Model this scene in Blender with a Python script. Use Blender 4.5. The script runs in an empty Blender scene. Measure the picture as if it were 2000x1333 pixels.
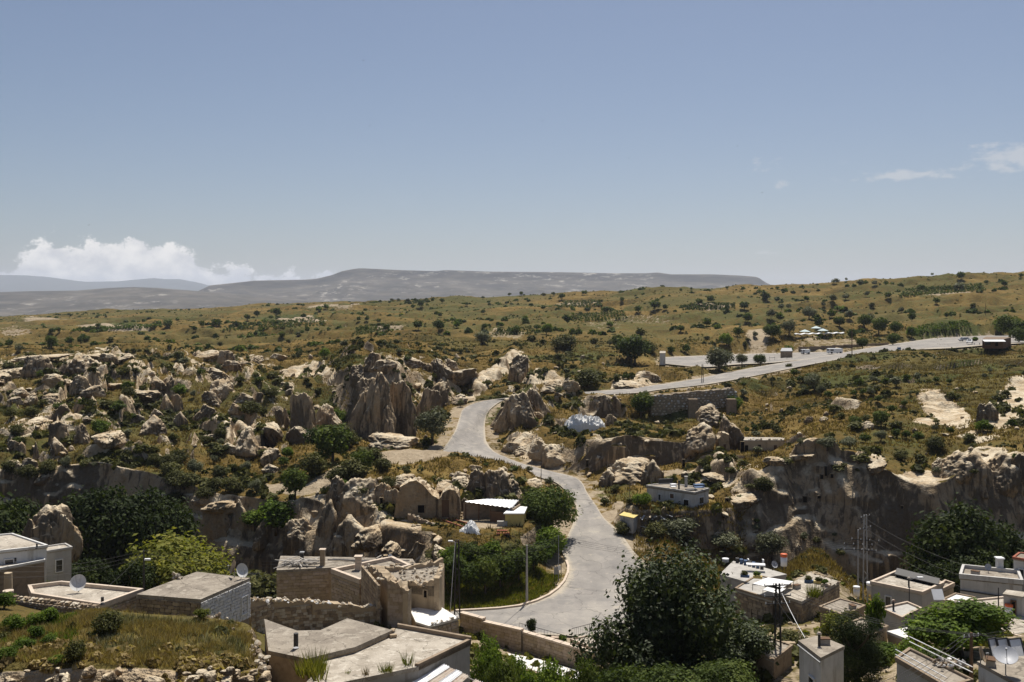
import bpy, bmesh, math, random
import numpy as np
from mathutils import Vector, Matrix, kdtree
S = bpy.context.scene
COL = S.collection
R = math.radians
# ------------------------------------------------------------------ camera, sky, sun, exposure
FPX, CZ, HY = 1944.0, 60.0, 590.0          # focal length in photo pixels, camera height, horizon row
cam = bpy.data.objects.new('camera', bpy.data.cameras.new('camera')); COL.objects.link(cam)
cam.data.sensor_width = 36
cam.data.lens = FPX/2000*36
cam.data.shift_y = -(666.5-HY)/2000
cam.location = (0, 0, CZ); cam.rotation_euler = (R(90), 0, 0)
cam.data.clip_start = 0.5; cam.data.clip_end = 60000
S.camera = cam
SUN_AZ, SUN_EL = 14.0, 63.0                # degrees right of the view direction, above the horizon
w = bpy.data.worlds.new('World'); S.world = w; w.use_nodes = True
w.cycles.sampling_method = 'MANUAL'; w.cycles.sample_map_resolution = 512
nt = w.node_tree; nt.nodes.clear()
class NB:
    """small node-building helper"""
    def __init__(s, tree): s.t = tree
    def n(s, typ, **kw):
        nd = s.t.nodes.new(typ)
        ins = kw.pop('ins', {})
        for k, v in kw.items(): setattr(nd, k, v)
        for k, v in ins.items():
            if isinstance(v, bpy.types.NodeSocket): s.t.links.new(v, nd.inputs[k])
            else: nd.inputs[k].default_value = v
        return nd
    def m(s, op, a, b=None, c=None, clamp=False):
        nd = s.n('ShaderNodeMath', operation=op, use_clamp=clamp)
        for i, v in enumerate((a, b, c)):
            if v is None: continue
            if isinstance(v, bpy.types.NodeSocket): s.t.links.new(v, nd.inputs[i])
            else: nd.inputs[i].default_value = v
        return nd.outputs[0]
    def mix(s, f, a, b, blend='MIX'):
        nd = s.n('ShaderNodeMix', data_type='RGBA', blend_type=blend)
        for k, v in ((0, f), (6, a), (7, b)):
            if isinstance(v, bpy.types.NodeSocket): s.t.links.new(v, nd.inputs[k])
            else: nd.inputs[k].default_value = v if k == 0 else (tuple(v)+(1,))[:4]
        return nd.outputs[2]
    def ss(s, v, a, b):
        nd = s.n('ShaderNodeMapRange', interpolation_type='SMOOTHSTEP', ins={0: v, 1: a, 2: b})
        return nd.outputs[0]
    def noise(s, vec, scale, detail=3, rough=.55, dist=0, dims='3D'):
        nd = s.n('ShaderNodeTexNoise', noise_dimensions=dims, ins={'Scale': scale, 'Detail': detail, 'Roughness': rough, 'Distortion': dist})
        if vec is not None: s.t.links.new(vec, nd.inputs['Vector'])
        return nd.outputs[0]
    def scl(s, vec, k):
        nd = s.n('ShaderNodeVectorMath', operation='MULTIPLY', ins={0: vec, 1: k})
        return nd.outputs[0]
    def ramp(s, f, stops):
        nd = s.n('ShaderNodeValToRGB'); e = nd.color_ramp.elements
        while len(e) < len(stops): e.new(0.5)
        for el, (p, c) in zip(e, stops): el.position = p; el.color = (tuple(c)+(1,))[:4]
        s.t.links.new(f, nd.inputs[0]); return nd.outputs[0]
b = NB(nt)
sky = b.n('ShaderNodeTexSky', sky_type='NISHITA', sun_disc=False, sun_elevation=R(SUN_EL), sun_rotation=R(SUN_AZ),
          altitude=1200, air_density=1.0, dust_density=3.2, ozone_density=1.0)
tc = b.n('ShaderNodeTexCoord')
sx = b.n('ShaderNodeSeparateXYZ', ins={0: tc.outputs['Generated']})
az = b.m('ARCTAN2', sx.outputs[0], sx.outputs[1]); el = b.m('ARCSINE', sx.outputs[2])
pv = b.n('ShaderNodeCombineXYZ', ins={0: az, 1: el, 2: 0.0}).outputs[0]
PXA = lambda px: math.atan((px-1000)/FPX)
PYE = lambda py, px: math.atan((HY-py)/math.hypot(FPX, px-1000))
# cumulus bank low over the horizon: top height as a function of azimuth, broken by billowing noise
tnorm = b.n('ShaderNodeMapRange', ins={0: az, 1: -.62, 2: .62}).outputs[0]
def tp(px): return (PXA(px)+.62)/1.24
hts = [(-300,.03),(-60,.018),(20,.036),(60,.055),(175,.066),(240,.060),(340,.058),(375,.054),(410,.036),(455,.032),(490,.036),(530,.030),(620,.029),(760,.020),(900,.0),(1500,0)]
hr = b.n('ShaderNodeValToRGB'); ee = hr.color_ramp.elements
while len(ee) < len(hts): ee.new(.5)
for e_, (px, h) in zip(ee, hts): e_.position = max(0, min(1, tp(px))); e_.color = (h*10,)*3+(1,)
nt.links.new(tnorm, hr.inputs[0])
hgt = b.m('MULTIPLY', hr.outputs[0], .091)
side = b.m('MULTIPLY', b.m('MULTIPLY', b.ss(b.m('ABSOLUTE', az), .62, .9), b.ss(b.noise(b.scl(tc.outputs['Generated'], (3, 3, 0)), 1.0, 2), .5, .7)), .06)
hgt = b.m('ADD', hgt, side)
f1 = b.noise(b.scl(pv, (1, 1.25, 1)), 38, 5, .56)
f2 = b.noise(b.scl(pv, (1, 1.3, 1)), 120, 3, .6)
dens = b.m('ADD', b.m('MULTIPLY', b.m('SUBTRACT', hgt, el), 34.0), b.m('MULTIPLY', b.m('SUBTRACT', f1, .5), 2.3))
dens = b.m('ADD', dens, b.m('MULTIPLY', b.m('SUBTRACT', f2, .5), .7))
cmask = b.m('MULTIPLY', b.ss(dens, -.04, .22), b.ss(hgt, .002, .015))
cmask = b.m('MULTIPLY', cmask, b.ss(el, .002, .024))
# thin fair-weather wisps
wn = b.noise(b.scl(pv, (1, 2.2, 1)), 55, 3, .6)
wsum = None
for (px, py, rx, ry, amp) in [(1490,322,34,22,.42),(1522,360,26,8,.6),(1660,315,24,8,.45),(1790,342,75,11,.95),(1690,350,60,7,.35),(1985,306,62,26,1.15),(1895,288,34,8,.45),(1497,493,28,7,.5),(1785,503,20,6,.3)]:
    dx = b.m('MULTIPLY', b.m('SUBTRACT', az, PXA(px)), FPX/rx*.9)
    dy = b.m('MULTIPLY', b.m('SUBTRACT', el, PYE(py, px)), FPX/ry)
    g = b.m('MULTIPLY', b.m('EXPONENT', b.m('MULTIPLY', b.m('ADD', b.m('MULTIPLY', dx, dx), b.m('MULTIPLY', dy, dy)), -1.0)), amp)
    wsum = g if wsum is None else b.m('ADD', wsum, g)
wis = b.m('MULTIPLY', b.ss(b.m('ADD', wsum, b.m('MULTIPLY', b.m('SUBTRACT', wn, .5), 2.6)), .35, 1.1), b.ss(wsum, .04, .3))
wis = b.m('MULTIPLY', wis, .5)
shade = b.ss(b.m('ADD', b.noise(b.scl(pv, (1, 1.25, 1)), 50, 4, .55), b.m('MULTIPLY', b.m('SUBTRACT', el, .03), 6.0)), .28, .75)
ccol = b.mix(shade, (8.2, 8.3, 8.6), (13.0, 12.6, 12.0))
skyd = b.mix(1.0, sky.outputs[0], (.945, .95, .985), 'MULTIPLY')
c1 = b.mix(b.m('MULTIPLY', cmask, .97), skyd, ccol)
c2 = b.mix(wis, c1, (9.0, 8.9, 8.8))
bg = b.n('ShaderNodeBackground', ins={'Color': c2, 'Strength': .062})
nt.links.new(bg.outputs[0], b.n('ShaderNodeOutputWorld').inputs[0])
sl = bpy.data.lights.new('sun', 'SUN'); sl.energy = 5.0; sl.angle = R(.53); sl.color = (1, .945, .86)
so = bpy.data.objects.new('sun', sl); COL.objects.link(so); so.location = (20, 60, 300)
sd = Vector((math.sin(R(SUN_AZ))*math.cos(R(SUN_EL)), math.cos(R(SUN_AZ))*math.cos(R(SUN_EL)), math.sin(R(SUN_EL))))
so.rotation_euler = sd.to_track_quat('Z', 'Y').to_euler()
S.view_settings.view_transform = 'Standard'; S.view_settings.look = 'None'
S.view_settings.exposure = 0.28; S.view_settings.gamma = 1.0; S.view_settings.use_curve_mapping = False
S.cycles.max_bounces = 6; S.cycles.diffuse_bounces = 3; S.cycles.glossy_bounces = 2; S.cycles.transmission_bounces = 3
S.cycles.transparent_max_bounces = 6; S.cycles.volume_bounces = 1; S.cycles.use_denoising = True
S.cycles.sample_clamp_indirect = 4; S.cycles.caustics_reflective = False; S.cycles.caustics_refractive = False
# ------------------------------------------------------------------ basic helpers
def hsh(ix, iy, iz, seed):
    with np.errstate(over='ignore'):
        h = (ix.astype(np.int64)*374761393 + iy.astype(np.int64)*668265263 + iz.astype(np.int64)*2147483647 + seed*974711) & 0xFFFFFFFF
        h = ((h ^ (h >> 13))*1274126177) & 0xFFFFFFFF
        h = ((h ^ (h >> 16))*2246822519) & 0xFFFFFFFF
        return ((h ^ (h >> 15)) & 0xFFFFFF)/16777216.0
def vn(x, y, z=None, seed=0):
    if z is None:
        z = np.zeros_like(x); two = True
    else: two = False
    ix, iy, iz = np.floor(x), np.floor(y), np.floor(z)
    fx, fy, fz = x-ix, y-iy, z-iz
    fx, fy, fz = [f*f*f*(f*(f*6-15)+10) for f in (fx, fy, fz)]
    def L(k):
        a = hsh(ix, iy, iz+k, seed); c = hsh(ix+1, iy, iz+k, seed); d = hsh(ix, iy+1, iz+k, seed); e = hsh(ix+1, iy+1, iz+k, seed)
        return (a*(1-fx)+c*fx)*(1-fy)+(d*(1-fx)+e*fx)*fy
    return L(0) if two else L(0)*(1-fz)+L(1)*fz
def fbm(x, y, z=None, o=4, seed=0, g=.5):
    t = 0; a = 1; s = 0
    for i in range(o):
        k = 2.03**i
        t = t+a*vn(x*k+i*17.3, y*k+i*9.1, None if z is None else z*k+i*5.7, seed+i); s += a; a *= g
    return t/s
def sstep(x, a, c):
    t = np.clip((x-a)/(c-a), 0, 1); return t*t*(3-2*t)
def PZ(px, py, z):
    Y = (CZ-z)*FPX/(py-HY); return Vector(((px-1000)/FPX*Y, Y, z))
def PY(px, py, Y): return Vector(((px-1000)/FPX*Y, Y, CZ-(py-HY)/FPX*Y))
def topix(v): return (1000+v[0]/v[1]*FPX, HY+(CZ-v[2])/v[1]*FPX)
MATS = {}
def mesh_obj(name, verts, faces, mat=None, parent=None, smooth=False, loc=None):
    me = bpy.data.meshes.new(name); me.from_pydata([tuple(v) for v in verts], [], faces)
    if mat: me.materials.append(MATS[mat] if isinstance(mat, str) else mat)
    if smooth: me.polygons.foreach_set('use_smooth', [True]*len(me.polygons))
    o = bpy.data.objects.new(name, me); COL.objects.link(o)
    if parent is not None: o.parent = parent
    if loc is not None: o.location = loc
    return o
def fast_mesh(name, V, Fq, mat=None, smooth=True, attr=None):
    """V (n,3) float, Fq (m,k) int, all faces with k corners"""
    me = bpy.data.meshes.new(name); n, k = Fq.shape
    me.vertices.add(len(V)); me.vertices.foreach_set('co', np.ascontiguousarray(V, dtype=np.float32).ravel())
    me.loops.add(n*k); me.loops.foreach_set('vertex_index', np.ascontiguousarray(Fq, dtype=np.int32).ravel())
    me.polygons.add(n); me.polygons.foreach_set('loop_start', np.arange(0, n*k, k, dtype=np.int32))
    me.polygons.foreach_set('loop_total', np.full(n, k, dtype=np.int32))
    me.polygons.foreach_set('use_smooth', np.full(n, smooth, dtype=bool))
    if attr:
        for an, av in attr.items():
            a = me.color_attributes.new(an, 'FLOAT_COLOR', 'POINT')
            c = np.ones((len(V), 4), np.float32); c[:, :av.shape[1]] = av; a.data.foreach_set('color', c.ravel())
    me.update(calc_edges=True); me.validate()
    if mat: me.materials.append(MATS[mat] if isinstance(mat, str) else mat)
    return me
def link(name, me, parent=None, loc=None):
    o = bpy.data.objects.new(name, me); COL.objects.link(o)
    if parent is not None: o.parent = parent
    if loc is not None: o.location = loc
    return o
def tag(o, label=None, cat=None, group=None, kind=None):
    if label: o['label'] = label
    if cat: o['category'] = cat
    if group: o['group'] = group
    if kind: o['kind'] = kind
    return o
def empty(name, loc, label, cat, group=None):
    o = bpy.data.objects.new(name, None); COL.objects.link(o); o.location = loc; o.empty_display_size = .5
    return tag(o, label, cat, group)
def newmat(name, rough=.9, spec=.15):
    m = bpy.data.materials.new(name); m.use_nodes = True; MATS[name] = m
    t = m.node_tree; t.nodes.clear(); nb = NB(t)
    bs = nb.n('ShaderNodeBsdfPrincipled', ins={'Roughness': rough, 'Specular IOR Level': spec})
    out = nb.n('ShaderNodeOutputMaterial'); t.links.new(bs.outputs[0], out.inputs[0])
    return m, nb, bs
def simple(name, col, rough=.85, spec=.2, var=.25, scale=1.5, bump=0.0, dirt=None, metal=0.0, streak=False):
    """plain surface with noise wear in object space"""
    m, nb, bs = newmat(name, rough, spec)
    pos = nb.n('ShaderNodeNewGeometry').outputs['Position']
    n1 = nb.noise(pos, scale, 5, .65); n2 = nb.noise(pos, scale*.23, 3)
    k = nb.m('ADD', nb.m('MULTIPLY', nb.m('SUBTRACT', n1, .5), var*2.4), nb.m('MULTIPLY', nb.m('SUBTRACT', n2, .5), var*1.6))
    k = nb.m('ADD', k, 1.0)
    c = nb.mix(1.0, col, nb.n('ShaderNodeCombineColor', ins={0: k, 1: k, 2: k}).outputs[0], 'MULTIPLY')
    if dirt:
        dn = nb.noise(nb.scl(pos, (1, 1, .15)) if streak else pos, scale*.8, 5, .7)
        c = nb.mix(nb.m('MULTIPLY', nb.ss(dn, .5, .68), .75), c, dirt)
    t = m.node_tree; t.links.new(c, bs.inputs['Base Color']); bs.inputs['Metallic'].default_value = metal
    if bump:
        bp = nb.n('ShaderNodeBump', ins={'Strength': .6, 'Distance': bump, 'Height': n1}); t.links.new(bp.outputs[0], bs.inputs['Normal'])
    return m
# ------------------------------------------------------------------ materials of the land
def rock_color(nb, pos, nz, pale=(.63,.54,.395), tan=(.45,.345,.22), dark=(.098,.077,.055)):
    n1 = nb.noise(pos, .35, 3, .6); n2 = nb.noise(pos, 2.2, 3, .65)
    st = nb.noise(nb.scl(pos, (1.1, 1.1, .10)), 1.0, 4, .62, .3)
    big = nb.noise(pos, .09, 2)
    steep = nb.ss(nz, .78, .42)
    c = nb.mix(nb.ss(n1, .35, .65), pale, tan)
    c = nb.mix(nb.m('MULTIPLY', steep, .72), c, (.275, .19, .108))  # steep faces painted darker and browner, deepening their shade in the base colour
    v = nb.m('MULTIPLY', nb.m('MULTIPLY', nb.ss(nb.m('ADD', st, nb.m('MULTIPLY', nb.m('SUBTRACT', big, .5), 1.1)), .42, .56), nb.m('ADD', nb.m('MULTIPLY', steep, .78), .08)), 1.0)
    c = nb.mix(v, c, dark)  # streaky rock varnish, strengthened on steep faces as painted shade
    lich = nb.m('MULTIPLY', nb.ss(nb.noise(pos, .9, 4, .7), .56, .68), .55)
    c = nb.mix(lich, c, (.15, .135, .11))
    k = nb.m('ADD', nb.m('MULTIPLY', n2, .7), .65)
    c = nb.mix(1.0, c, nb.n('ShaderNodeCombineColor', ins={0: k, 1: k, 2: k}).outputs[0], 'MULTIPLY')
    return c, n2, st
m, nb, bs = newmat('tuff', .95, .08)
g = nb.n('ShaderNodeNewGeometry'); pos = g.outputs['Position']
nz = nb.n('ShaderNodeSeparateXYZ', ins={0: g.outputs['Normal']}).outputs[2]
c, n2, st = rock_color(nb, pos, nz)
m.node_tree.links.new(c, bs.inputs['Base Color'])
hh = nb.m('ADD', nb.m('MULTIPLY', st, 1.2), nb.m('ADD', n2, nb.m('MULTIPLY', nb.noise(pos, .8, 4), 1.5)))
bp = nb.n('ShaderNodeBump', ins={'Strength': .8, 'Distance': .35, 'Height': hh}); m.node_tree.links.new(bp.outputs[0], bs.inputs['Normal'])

m, nb, bs = newmat('terrain', .95, .05)
g = nb.n('ShaderNodeNewGeometry'); pos = g.outputs['Position']
nz = nb.n('ShaderNodeSeparateXYZ', ins={0: g.outputs['Normal']}).outputs[2]
za = nb.n('ShaderNodeSeparateColor', ins={0: nb.n('ShaderNodeVertexColor', layer_name='zone').outputs[0]})
zr, zg, zb = za.outputs
n0 = nb.noise(pos, .012, 3); n1 = nb.noise(pos, .05, 3, .6); n2 = nb.noise(pos, .33, 4, .65); n3 = nb.noise(pos, 1.8, 3, .7)
gr = nb.ramp(nb.m('ADD', nb.m('MULTIPLY', n1, .45), nb.m('ADD', nb.m('MULTIPLY', n2, .4), nb.m('MULTIPLY', n3, .15))),
             [(.33, (.052,.045,.015)), (.44, (.098,.070,.022)), (.52, (.155,.102,.031)), (.60, (.215,.150,.05)), (.70, (.285,.215,.085))])
gr = nb.mix(nb.m('MULTIPLY', nb.ss(nb.m('ADD', n0, nb.m('MULTIPLY', nb.m('SUBTRACT', n2, .5), .5)), .48, .62), .7), gr, (.092,.083,.028))
gr = nb.mix(nb.m('MULTIPLY', nb.ss(nb.noise(pos, .6, 3, .7), .56, .66), .65), gr, (.050,.047,.020))
gre = nb.ramp(nb.m('ADD', nb.m('MULTIPLY', n2, .6), nb.m('MULTIPLY', n3, .4)), [(.35, (.030,.036,.012)), (.5, (.060,.067,.02)), (.65, (.110,.108,.036))])
gr = nb.mix(nb.ss(nb.m('ADD', zg, nb.m('MULTIPLY', nb.m('SUBTRACT', n2, .5), .9)), .3, .7), gr, gre)
soil = nb.ramp(nb.m('ADD', nb.m('MULTIPLY', n2, .5), nb.m('MULTIPLY', n3, .5)), [(.3, (.21,.16,.105)), (.55, (.34,.275,.19)), (.7, (.44,.37,.27))])
gr = nb.mix(nb.ss(nb.m('ADD', zb, nb.m('MULTIPLY', nb.m('SUBTRACT', nb.noise(pos, .5, 3, .7), .5), 1.3)), .38, .62), gr, soil)
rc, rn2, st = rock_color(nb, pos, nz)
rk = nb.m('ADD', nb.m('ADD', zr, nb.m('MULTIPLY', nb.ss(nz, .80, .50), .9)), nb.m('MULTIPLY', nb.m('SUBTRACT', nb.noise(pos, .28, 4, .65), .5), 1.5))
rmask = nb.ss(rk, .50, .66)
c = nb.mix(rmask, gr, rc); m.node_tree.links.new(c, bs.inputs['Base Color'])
hh = nb.m('ADD', nb.m('MULTIPLY', n2, 1.3), nb.m('ADD', nb.m('MULTIPLY', n3, .8), nb.m('MULTIPLY', nb.m('MULTIPLY', st, rmask), 1.2)))
bp = nb.n('ShaderNodeBump', ins={'Strength': .9, 'Distance': .45, 'Height': hh}); m.node_tree.links.new(bp.outputs[0], bs.inputs['Normal'])
# far land: bluish comes from the haze, the hills are grey-brown with pale tuff bands
m, nb, bs = newmat('far_land', .95, .03)
g = nb.n('ShaderNodeNewGeometry'); pos = g.outputs['Position']
nz = nb.n('ShaderNodeSeparateXYZ', ins={0: g.outputs['Normal']}).outputs[2]
n1 = nb.noise(nb.scl(pos, (.004, .004, .03)), 1.0, 6, .68); n2 = nb.noise(nb.scl(pos, (.011, .006, .045)), 1.0, 5, .72); n3 = nb.noise(nb.scl(pos, (.0012, .0012, .006)), 1.0, 3)
c = nb.ramp(n1, [(.3, (.034,.032,.027)), (.5, (.075,.067,.053)), (.7, (.14,.122,.096))])
pb = nb.m('MULTIPLY', nb.m('MULTIPLY', nb.ss(n2, .52, .66), .75), nb.m('MULTIPLY', nb.ss(n3, .48, .60), nb.ss(nz, .999, .97)))
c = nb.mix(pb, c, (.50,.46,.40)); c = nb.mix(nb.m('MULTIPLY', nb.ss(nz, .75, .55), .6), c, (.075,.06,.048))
m.node_tree.links.new(c, bs.inputs['Base Color'])
simple('far_mountain', (.06,.065,.055), .95, .03, .2, .0008)
# worn asphalt
m, nb, bs = newmat('road', .9, .15)
pos = nb.n('ShaderNodeNewGeometry').outputs['Position']
n1 = nb.noise(pos, .12, 5, .6); n2 = nb.noise(pos, 1.2, 6, .7); n3 = nb.noise(nb.scl(pos, (.55, .18, 1)), 1.0, 4)
c = nb.ramp(nb.m('ADD', nb.m('MULTIPLY', n1, .5), nb.m('ADD', nb.m('MULTIPLY', n2, .25), nb.m('MULTIPLY', n3, .25))), [(.34, (.19,.178,.163)), (.5, (.27,.25,.225)), (.64, (.355,.325,.28))])
zc = nb.n('ShaderNodeSeparateColor', ins={0: nb.n('ShaderNodeVertexColor', layer_name='zone').outputs[0]})
c = nb.mix(nb.ss(nb.m('ADD', zc.outputs[0], nb.m('MULTIPLY', nb.m('SUBTRACT', n2, .5), .8)), .35, .75), c, (.40,.35,.275))
vo = nb.n('ShaderNodeTexVoronoi', feature='DISTANCE_TO_EDGE', ins={'Vector': nb.n('ShaderNodeVectorMath', operation='ADD', ins={0: pos, 1: nb.scl(nb.n('ShaderNodeTexNoise', ins={'Vector': pos, 'Scale': .4}).outputs[1], (4, 4, 0))}).outputs[0], 'Scale': .16}).outputs[0]
c = nb.mix(nb.m('MULTIPLY', zc.outputs[1], .30), c, (.15,.142,.132)); c = nb.mix(nb.m('MULTIPLY', nb.ss(vo, .012, .004), .5), c, (.10,.092,.083))
c = nb.mix(nb.m('MULTIPLY', nb.ss(nb.noise(pos, .22, 2), .56, .6), .35), c, (.17,.163,.155)); c = nb.mix(nb.m('MULTIPLY', nb.ss(nb.noise(pos, .5, 4, .7), .60, .68), .5), c, (.42,.375,.30))
m.node_tree.links.new(c, bs.inputs['Base Color'])
bp = nb.n('ShaderNodeBump', ins={'Strength': .4, 'Distance': .03, 'Height': n2}); m.node_tree.links.new(bp.outputs[0], bs.inputs['Normal'])
simple('dirt_track', (.40,.335,.25), .95, .05, .3, .8, .05)
# ------------------------------------------------------------------ terrain: profiles (near to far) under key columns of the view
P_ = lambda py, Y: CZ-(py-HY)/FPX*Y
def prof(s):
    """'z38@35 p1300@57 ...' -> lists of distance and height"""
    Y, Z = [], []
    for t in s.split():
        v, y = t[1:].split('@'); y = float(y)
        Y.append(y); Z.append(float(v) if t[0] == 'z' else P_(float(v), y))
    return Y, Z
#        A       B        C        D       E       F        G       H       I       J       K       L       M       N       O       P       Q       R       S
PROF = {
-320: 'z41@35 p1305@57 p1191@68 z36@80 z31@98 z24@115 z15@132 z15@172 p905@180 p850@205 p790@240 p752@275 p715@330 p690@395 p668@500 p655@650 p645@850 p636@1000 p630@1150',
0:    'z34@53 p1292@57 p1220@68 z36@80 z31@98 z24@115 z15@132 z15@172 p915@180 p860@205 p800@240 p760@275 p715@330 p690@400 p668@500 p655@650 p640@850 p630@1000 p620@1150',
200:  'z34@53 p1300@57 p1188@68 z34@80 z30@98 z23@115 z15@130 z15@172 p893@178 p845@205 p790@240 p750@275 p712@330 p692@390 p668@500 p650@650 p634@850 p620@1000 p607@1150',
400:  'z34@54 p1308@58 p1204@68 z34@78 z29@98 z22@115 z15@130 z15@160 p962@168 p900@190 p830@220 p775@255 p722@320 p698@370 p672@500 p646@650 p624@850 p610@1000 p602@1150',
500:  'z33@56 p1315@59 p1215@68 z33@78 z28.5@98 z22@114 z15@128 z15@157 p978@165 p915@187 p850@215 p790@250 p730@315 p700@370 p672@490 p644@650 p620@850 p605@1000 p597@1120',
535:  'z31@45 z31.5@58 z31.5@70 z31@82 z28@98 z22@113 z16@128 z16@155 p985@163 p928@180 p868@207 p800@245 p735@310 p702@370 p672@480 p642@650 p617@850 p603@1000 p595@1100',
620:  'z32@40 z31@58 z31@70 z31@82 z28.5@98 z24@112 z18@128 z18@150 p960@160 p915@175 p865@205 p800@245 p728@302 p692@370 p668@460 p640@620 p613@820 p600@970 p592@1080',
690:  'z32@40 z31@58 z31@70 z31@82 z28.5@98 z25@110 z18@128 z18.5@146 p955@158 p915@172 p865@206 p838@232 p712@243 p690@290 p666@440 p640@600 p611@800 p598@950 p590@1060',
770:  'z32@40 z31@58 z31@70 z31@82 z28.5@98 z25@110 z19@128 z19.5@143 p1018@149 p937@163 p885@195 p838@232 p712@243 p688@280 p665@420 p638@600 p609@800 p596@950 p588@1050',
840:  'z32@40 z31@58 z30@70 z29.5@82 z27@98 z23.5@110 z21@126 z22.5@139 p1028@145 p950@160 p900@182 p862@215 p790@240 p705@262 p672@380 p640@580 p608@790 p594@930 p585@1030',
900:  'z32@40 z31@58 z29@70 z28@82 z25@98 z22@116 p1150@130 p1085@138 p1040@142 p1002@155 p905@170 p893@198 p850@222 p775@258 p695@340 p655@480 p620@700 p600@860 p581@1000',
1000: 'z32@40 z29@58 z27@70 z25@82 z22.5@98 z21.7@119 p1160@129 p1090@137 p1035@145 p1000@155 p928@170 p905@191 p870@213 p800@250 p705@320 p660@430 p615@700 p598@860 p578@1000',
1080: 'z32@40 z29@58 z26.5@70 z24.5@82 z22.3@98 z21.7@120 p1130@134 p1065@145 p1005@160 p965@173 p938@182 p918@191 p868@193.2 p830@214 p745@268 p698@340 p628@600 p602@820 p574@1000',
1150: 'z32@40 z29@58 z26.5@70 z24@82 z22@98 z21.8@122 p1110@141 p1040@157 p990@170 p960@177 p935@185 p916@191 p860@193.2 p815@234 p765@238 p705@330 p634@560 p605@780 p571@975',
1220: 'z32@40 z30@58 z27@70 z24@82 z22@98 z22@124 p1080@146 p1015@163 p985@171 p960@178 p930@186 p914@191 p845@193.6 p806@238 p768@243 p712@325 p640@520 p605@740 p569@950',
1300: 'z40@35 z33@58 z30@70 z27.5@82 z25.5@95 z23.5@118 z24.5@138 z25@152 p988@163 p945@178 p915@188 p908@192 p856@194.3 p818@236 p764@245 p752@262 p705@320 p630@560 p563@900',
1370: 'z40@35 z33@58 z30@70 z28@82 z26.5@95 z24.5@116 z23@136 z20.5@152 p985@164 p942@176 p912@186 p905@192 p862@194.3 p814@236 p760@246 p745@275 p702@328 p627@560 p561@900',
1430: 'z40@35 z33@58 z31@70 z29@82 z28@95 z26@113 z22@134 z19@152 p935@166 p915@176 p900@186 p888@192 p862@201 p808@237 p757@252 p734@290 p698@334 p624@560 p559@900',
1500: 'z40@35 z31@58 z30.5@70 z31@80 z29@95 z27@112 z23@132 z18@155 p905@166 p896@175 p884@184 p870@194 p842@210 p800@240 p765@262 p722@305 p692@345 p620@560 p556@880',
1600: 'z40@35 z32@55 z31@68 z31@80 z30@92 z27.5@112 p1068@136 z17@156 p878@167 p862@178 p840@192 p815@208 p790@228 p755@262 p725@295 p702@330 p685@352 p612@560 p553@860',
1660: 'z41@35 z33@55 z32@68 z31.5@80 z30@91 z26.5@110 z23@131 z16.5@155 p882@165 p860@179 p836@194 p808@212 p780@234 p744@269 p714@306 p690@340 p675@364 p608@560 p547@850',
1700: 'z42@35 z34@55 z33@68 z32@78 z30@90 z26@108 z19@128 z16@154 p898@162 p860@179 p830@196 p800@215 p770@240 p735@275 p705@315 p683@348 p668@375 p605@560 p543@840',
1800: 'z43@35 z36@55 z34@68 z33@78 z31@88 z26@105 z18@126 z16@152 p948@156 p888@172 p845@192 p800@215 p765@240 p725@280 p696@322 p676@360 p655@388 p600@560 p540@820',
1850: 'z43@35 z36.5@55 z34.5@68 z33@78 z31.5@86 z26.5@104 z19@125 z16@151 p940@156 p885@172 p842@192 p796@215 p755@245 p718@285 p690@328 p671@367 p653@393 p598@560 p538@810',
1900: 'z43@35 z37@55 z35@68 z33.5@78 z32@85 z27@102 z20@124 z16@150 p905@158 p870@173 p830@192 p790@215 p745@250 p710@290 p687@335 p669@372 p650@400 p595@560 p535@800',
2000: 'z43@35 z37@55 z35@68 z34@78 z32.5@85 z27@102 z20@124 z16@150 p880@160 p850@174 p812@195 p768@225 p730@258 p702@300 p682@340 p668@375 p650@405 p590@560 p533@800',
2320: 'z43@35 z37@55 z35@68 z34@78 z33@85 z27@102 z20@124 z16@150 p870@160 p840@174 p802@195 p758@225 p722@258 p698@300 p680@340 p666@375 p648@405 p585@560 p528@800',
}
SEG = [16, 34, 20, 18, 18, 26, 26, 60, 46, 58, 60, 56, 54, 62, 58, 44, 44, 70, 50]
NC = 850
kp = sorted(PROF); KY = np.array([prof(PROF[k])[0] for k in kp]); KZ = np.array([prof(PROF[k])[1] for k in kp])
pxs = np.linspace(-320, 2320, NC)
def smooth1(A, n):
    for _ in range(n): A = np.concatenate([A[:1], (A[:-2]+2*A[1:-1]+A[2:])/4, A[-1:]])
    return A
CY = np.stack([smooth1(np.interp(pxs, kp, KY[:, j]), 30) for j in range(KY.shape[1])], 1)
CH = np.stack([smooth1(np.interp(pxs, kp, KZ[:, j]), 30) for j in range(KY.shape[1])], 1)
# near apron and fall-off behind the skyline
CY = np.concatenate([np.full((NC, 1), 12.0), CY], 1); CH = np.concatenate([np.full((NC, 1), 52.0), CH], 1)
SEG = [6]+SEG[:18]
CY = np.concatenate([CY, np.full((NC, 1), 1700.0), np.full((NC, 1), 3200.0), np.full((NC, 1), 6000.0), np.full((NC, 1), 24000.0)], 1)
CH = np.concatenate([CH, np.full((NC, 1), 0.0), np.full((NC, 1), -50.0), np.full((NC, 1), -60.0), np.full((NC, 1), -60.0)], 1)
SEG = SEG+[14, 8, 4, 4]
TY, TZ, SI = [], [], []
for j, n in enumerate(SEG):
    for t in np.arange(n)/n:
        TY.append(CY[:, j]*(1-t)+CY[:, j+1]*t); TZ.append(CH[:, j]*(1-t)+CH[:, j+1]*t); SI.append(j+t)
TY.append(CY[:, -1]); TZ.append(CH[:, -1]); SI.append(len(SEG))
TY = np.array(TY).T; TZ = np.array(TZ).T; SI = np.array(SI)          # (columns, rows)
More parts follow.
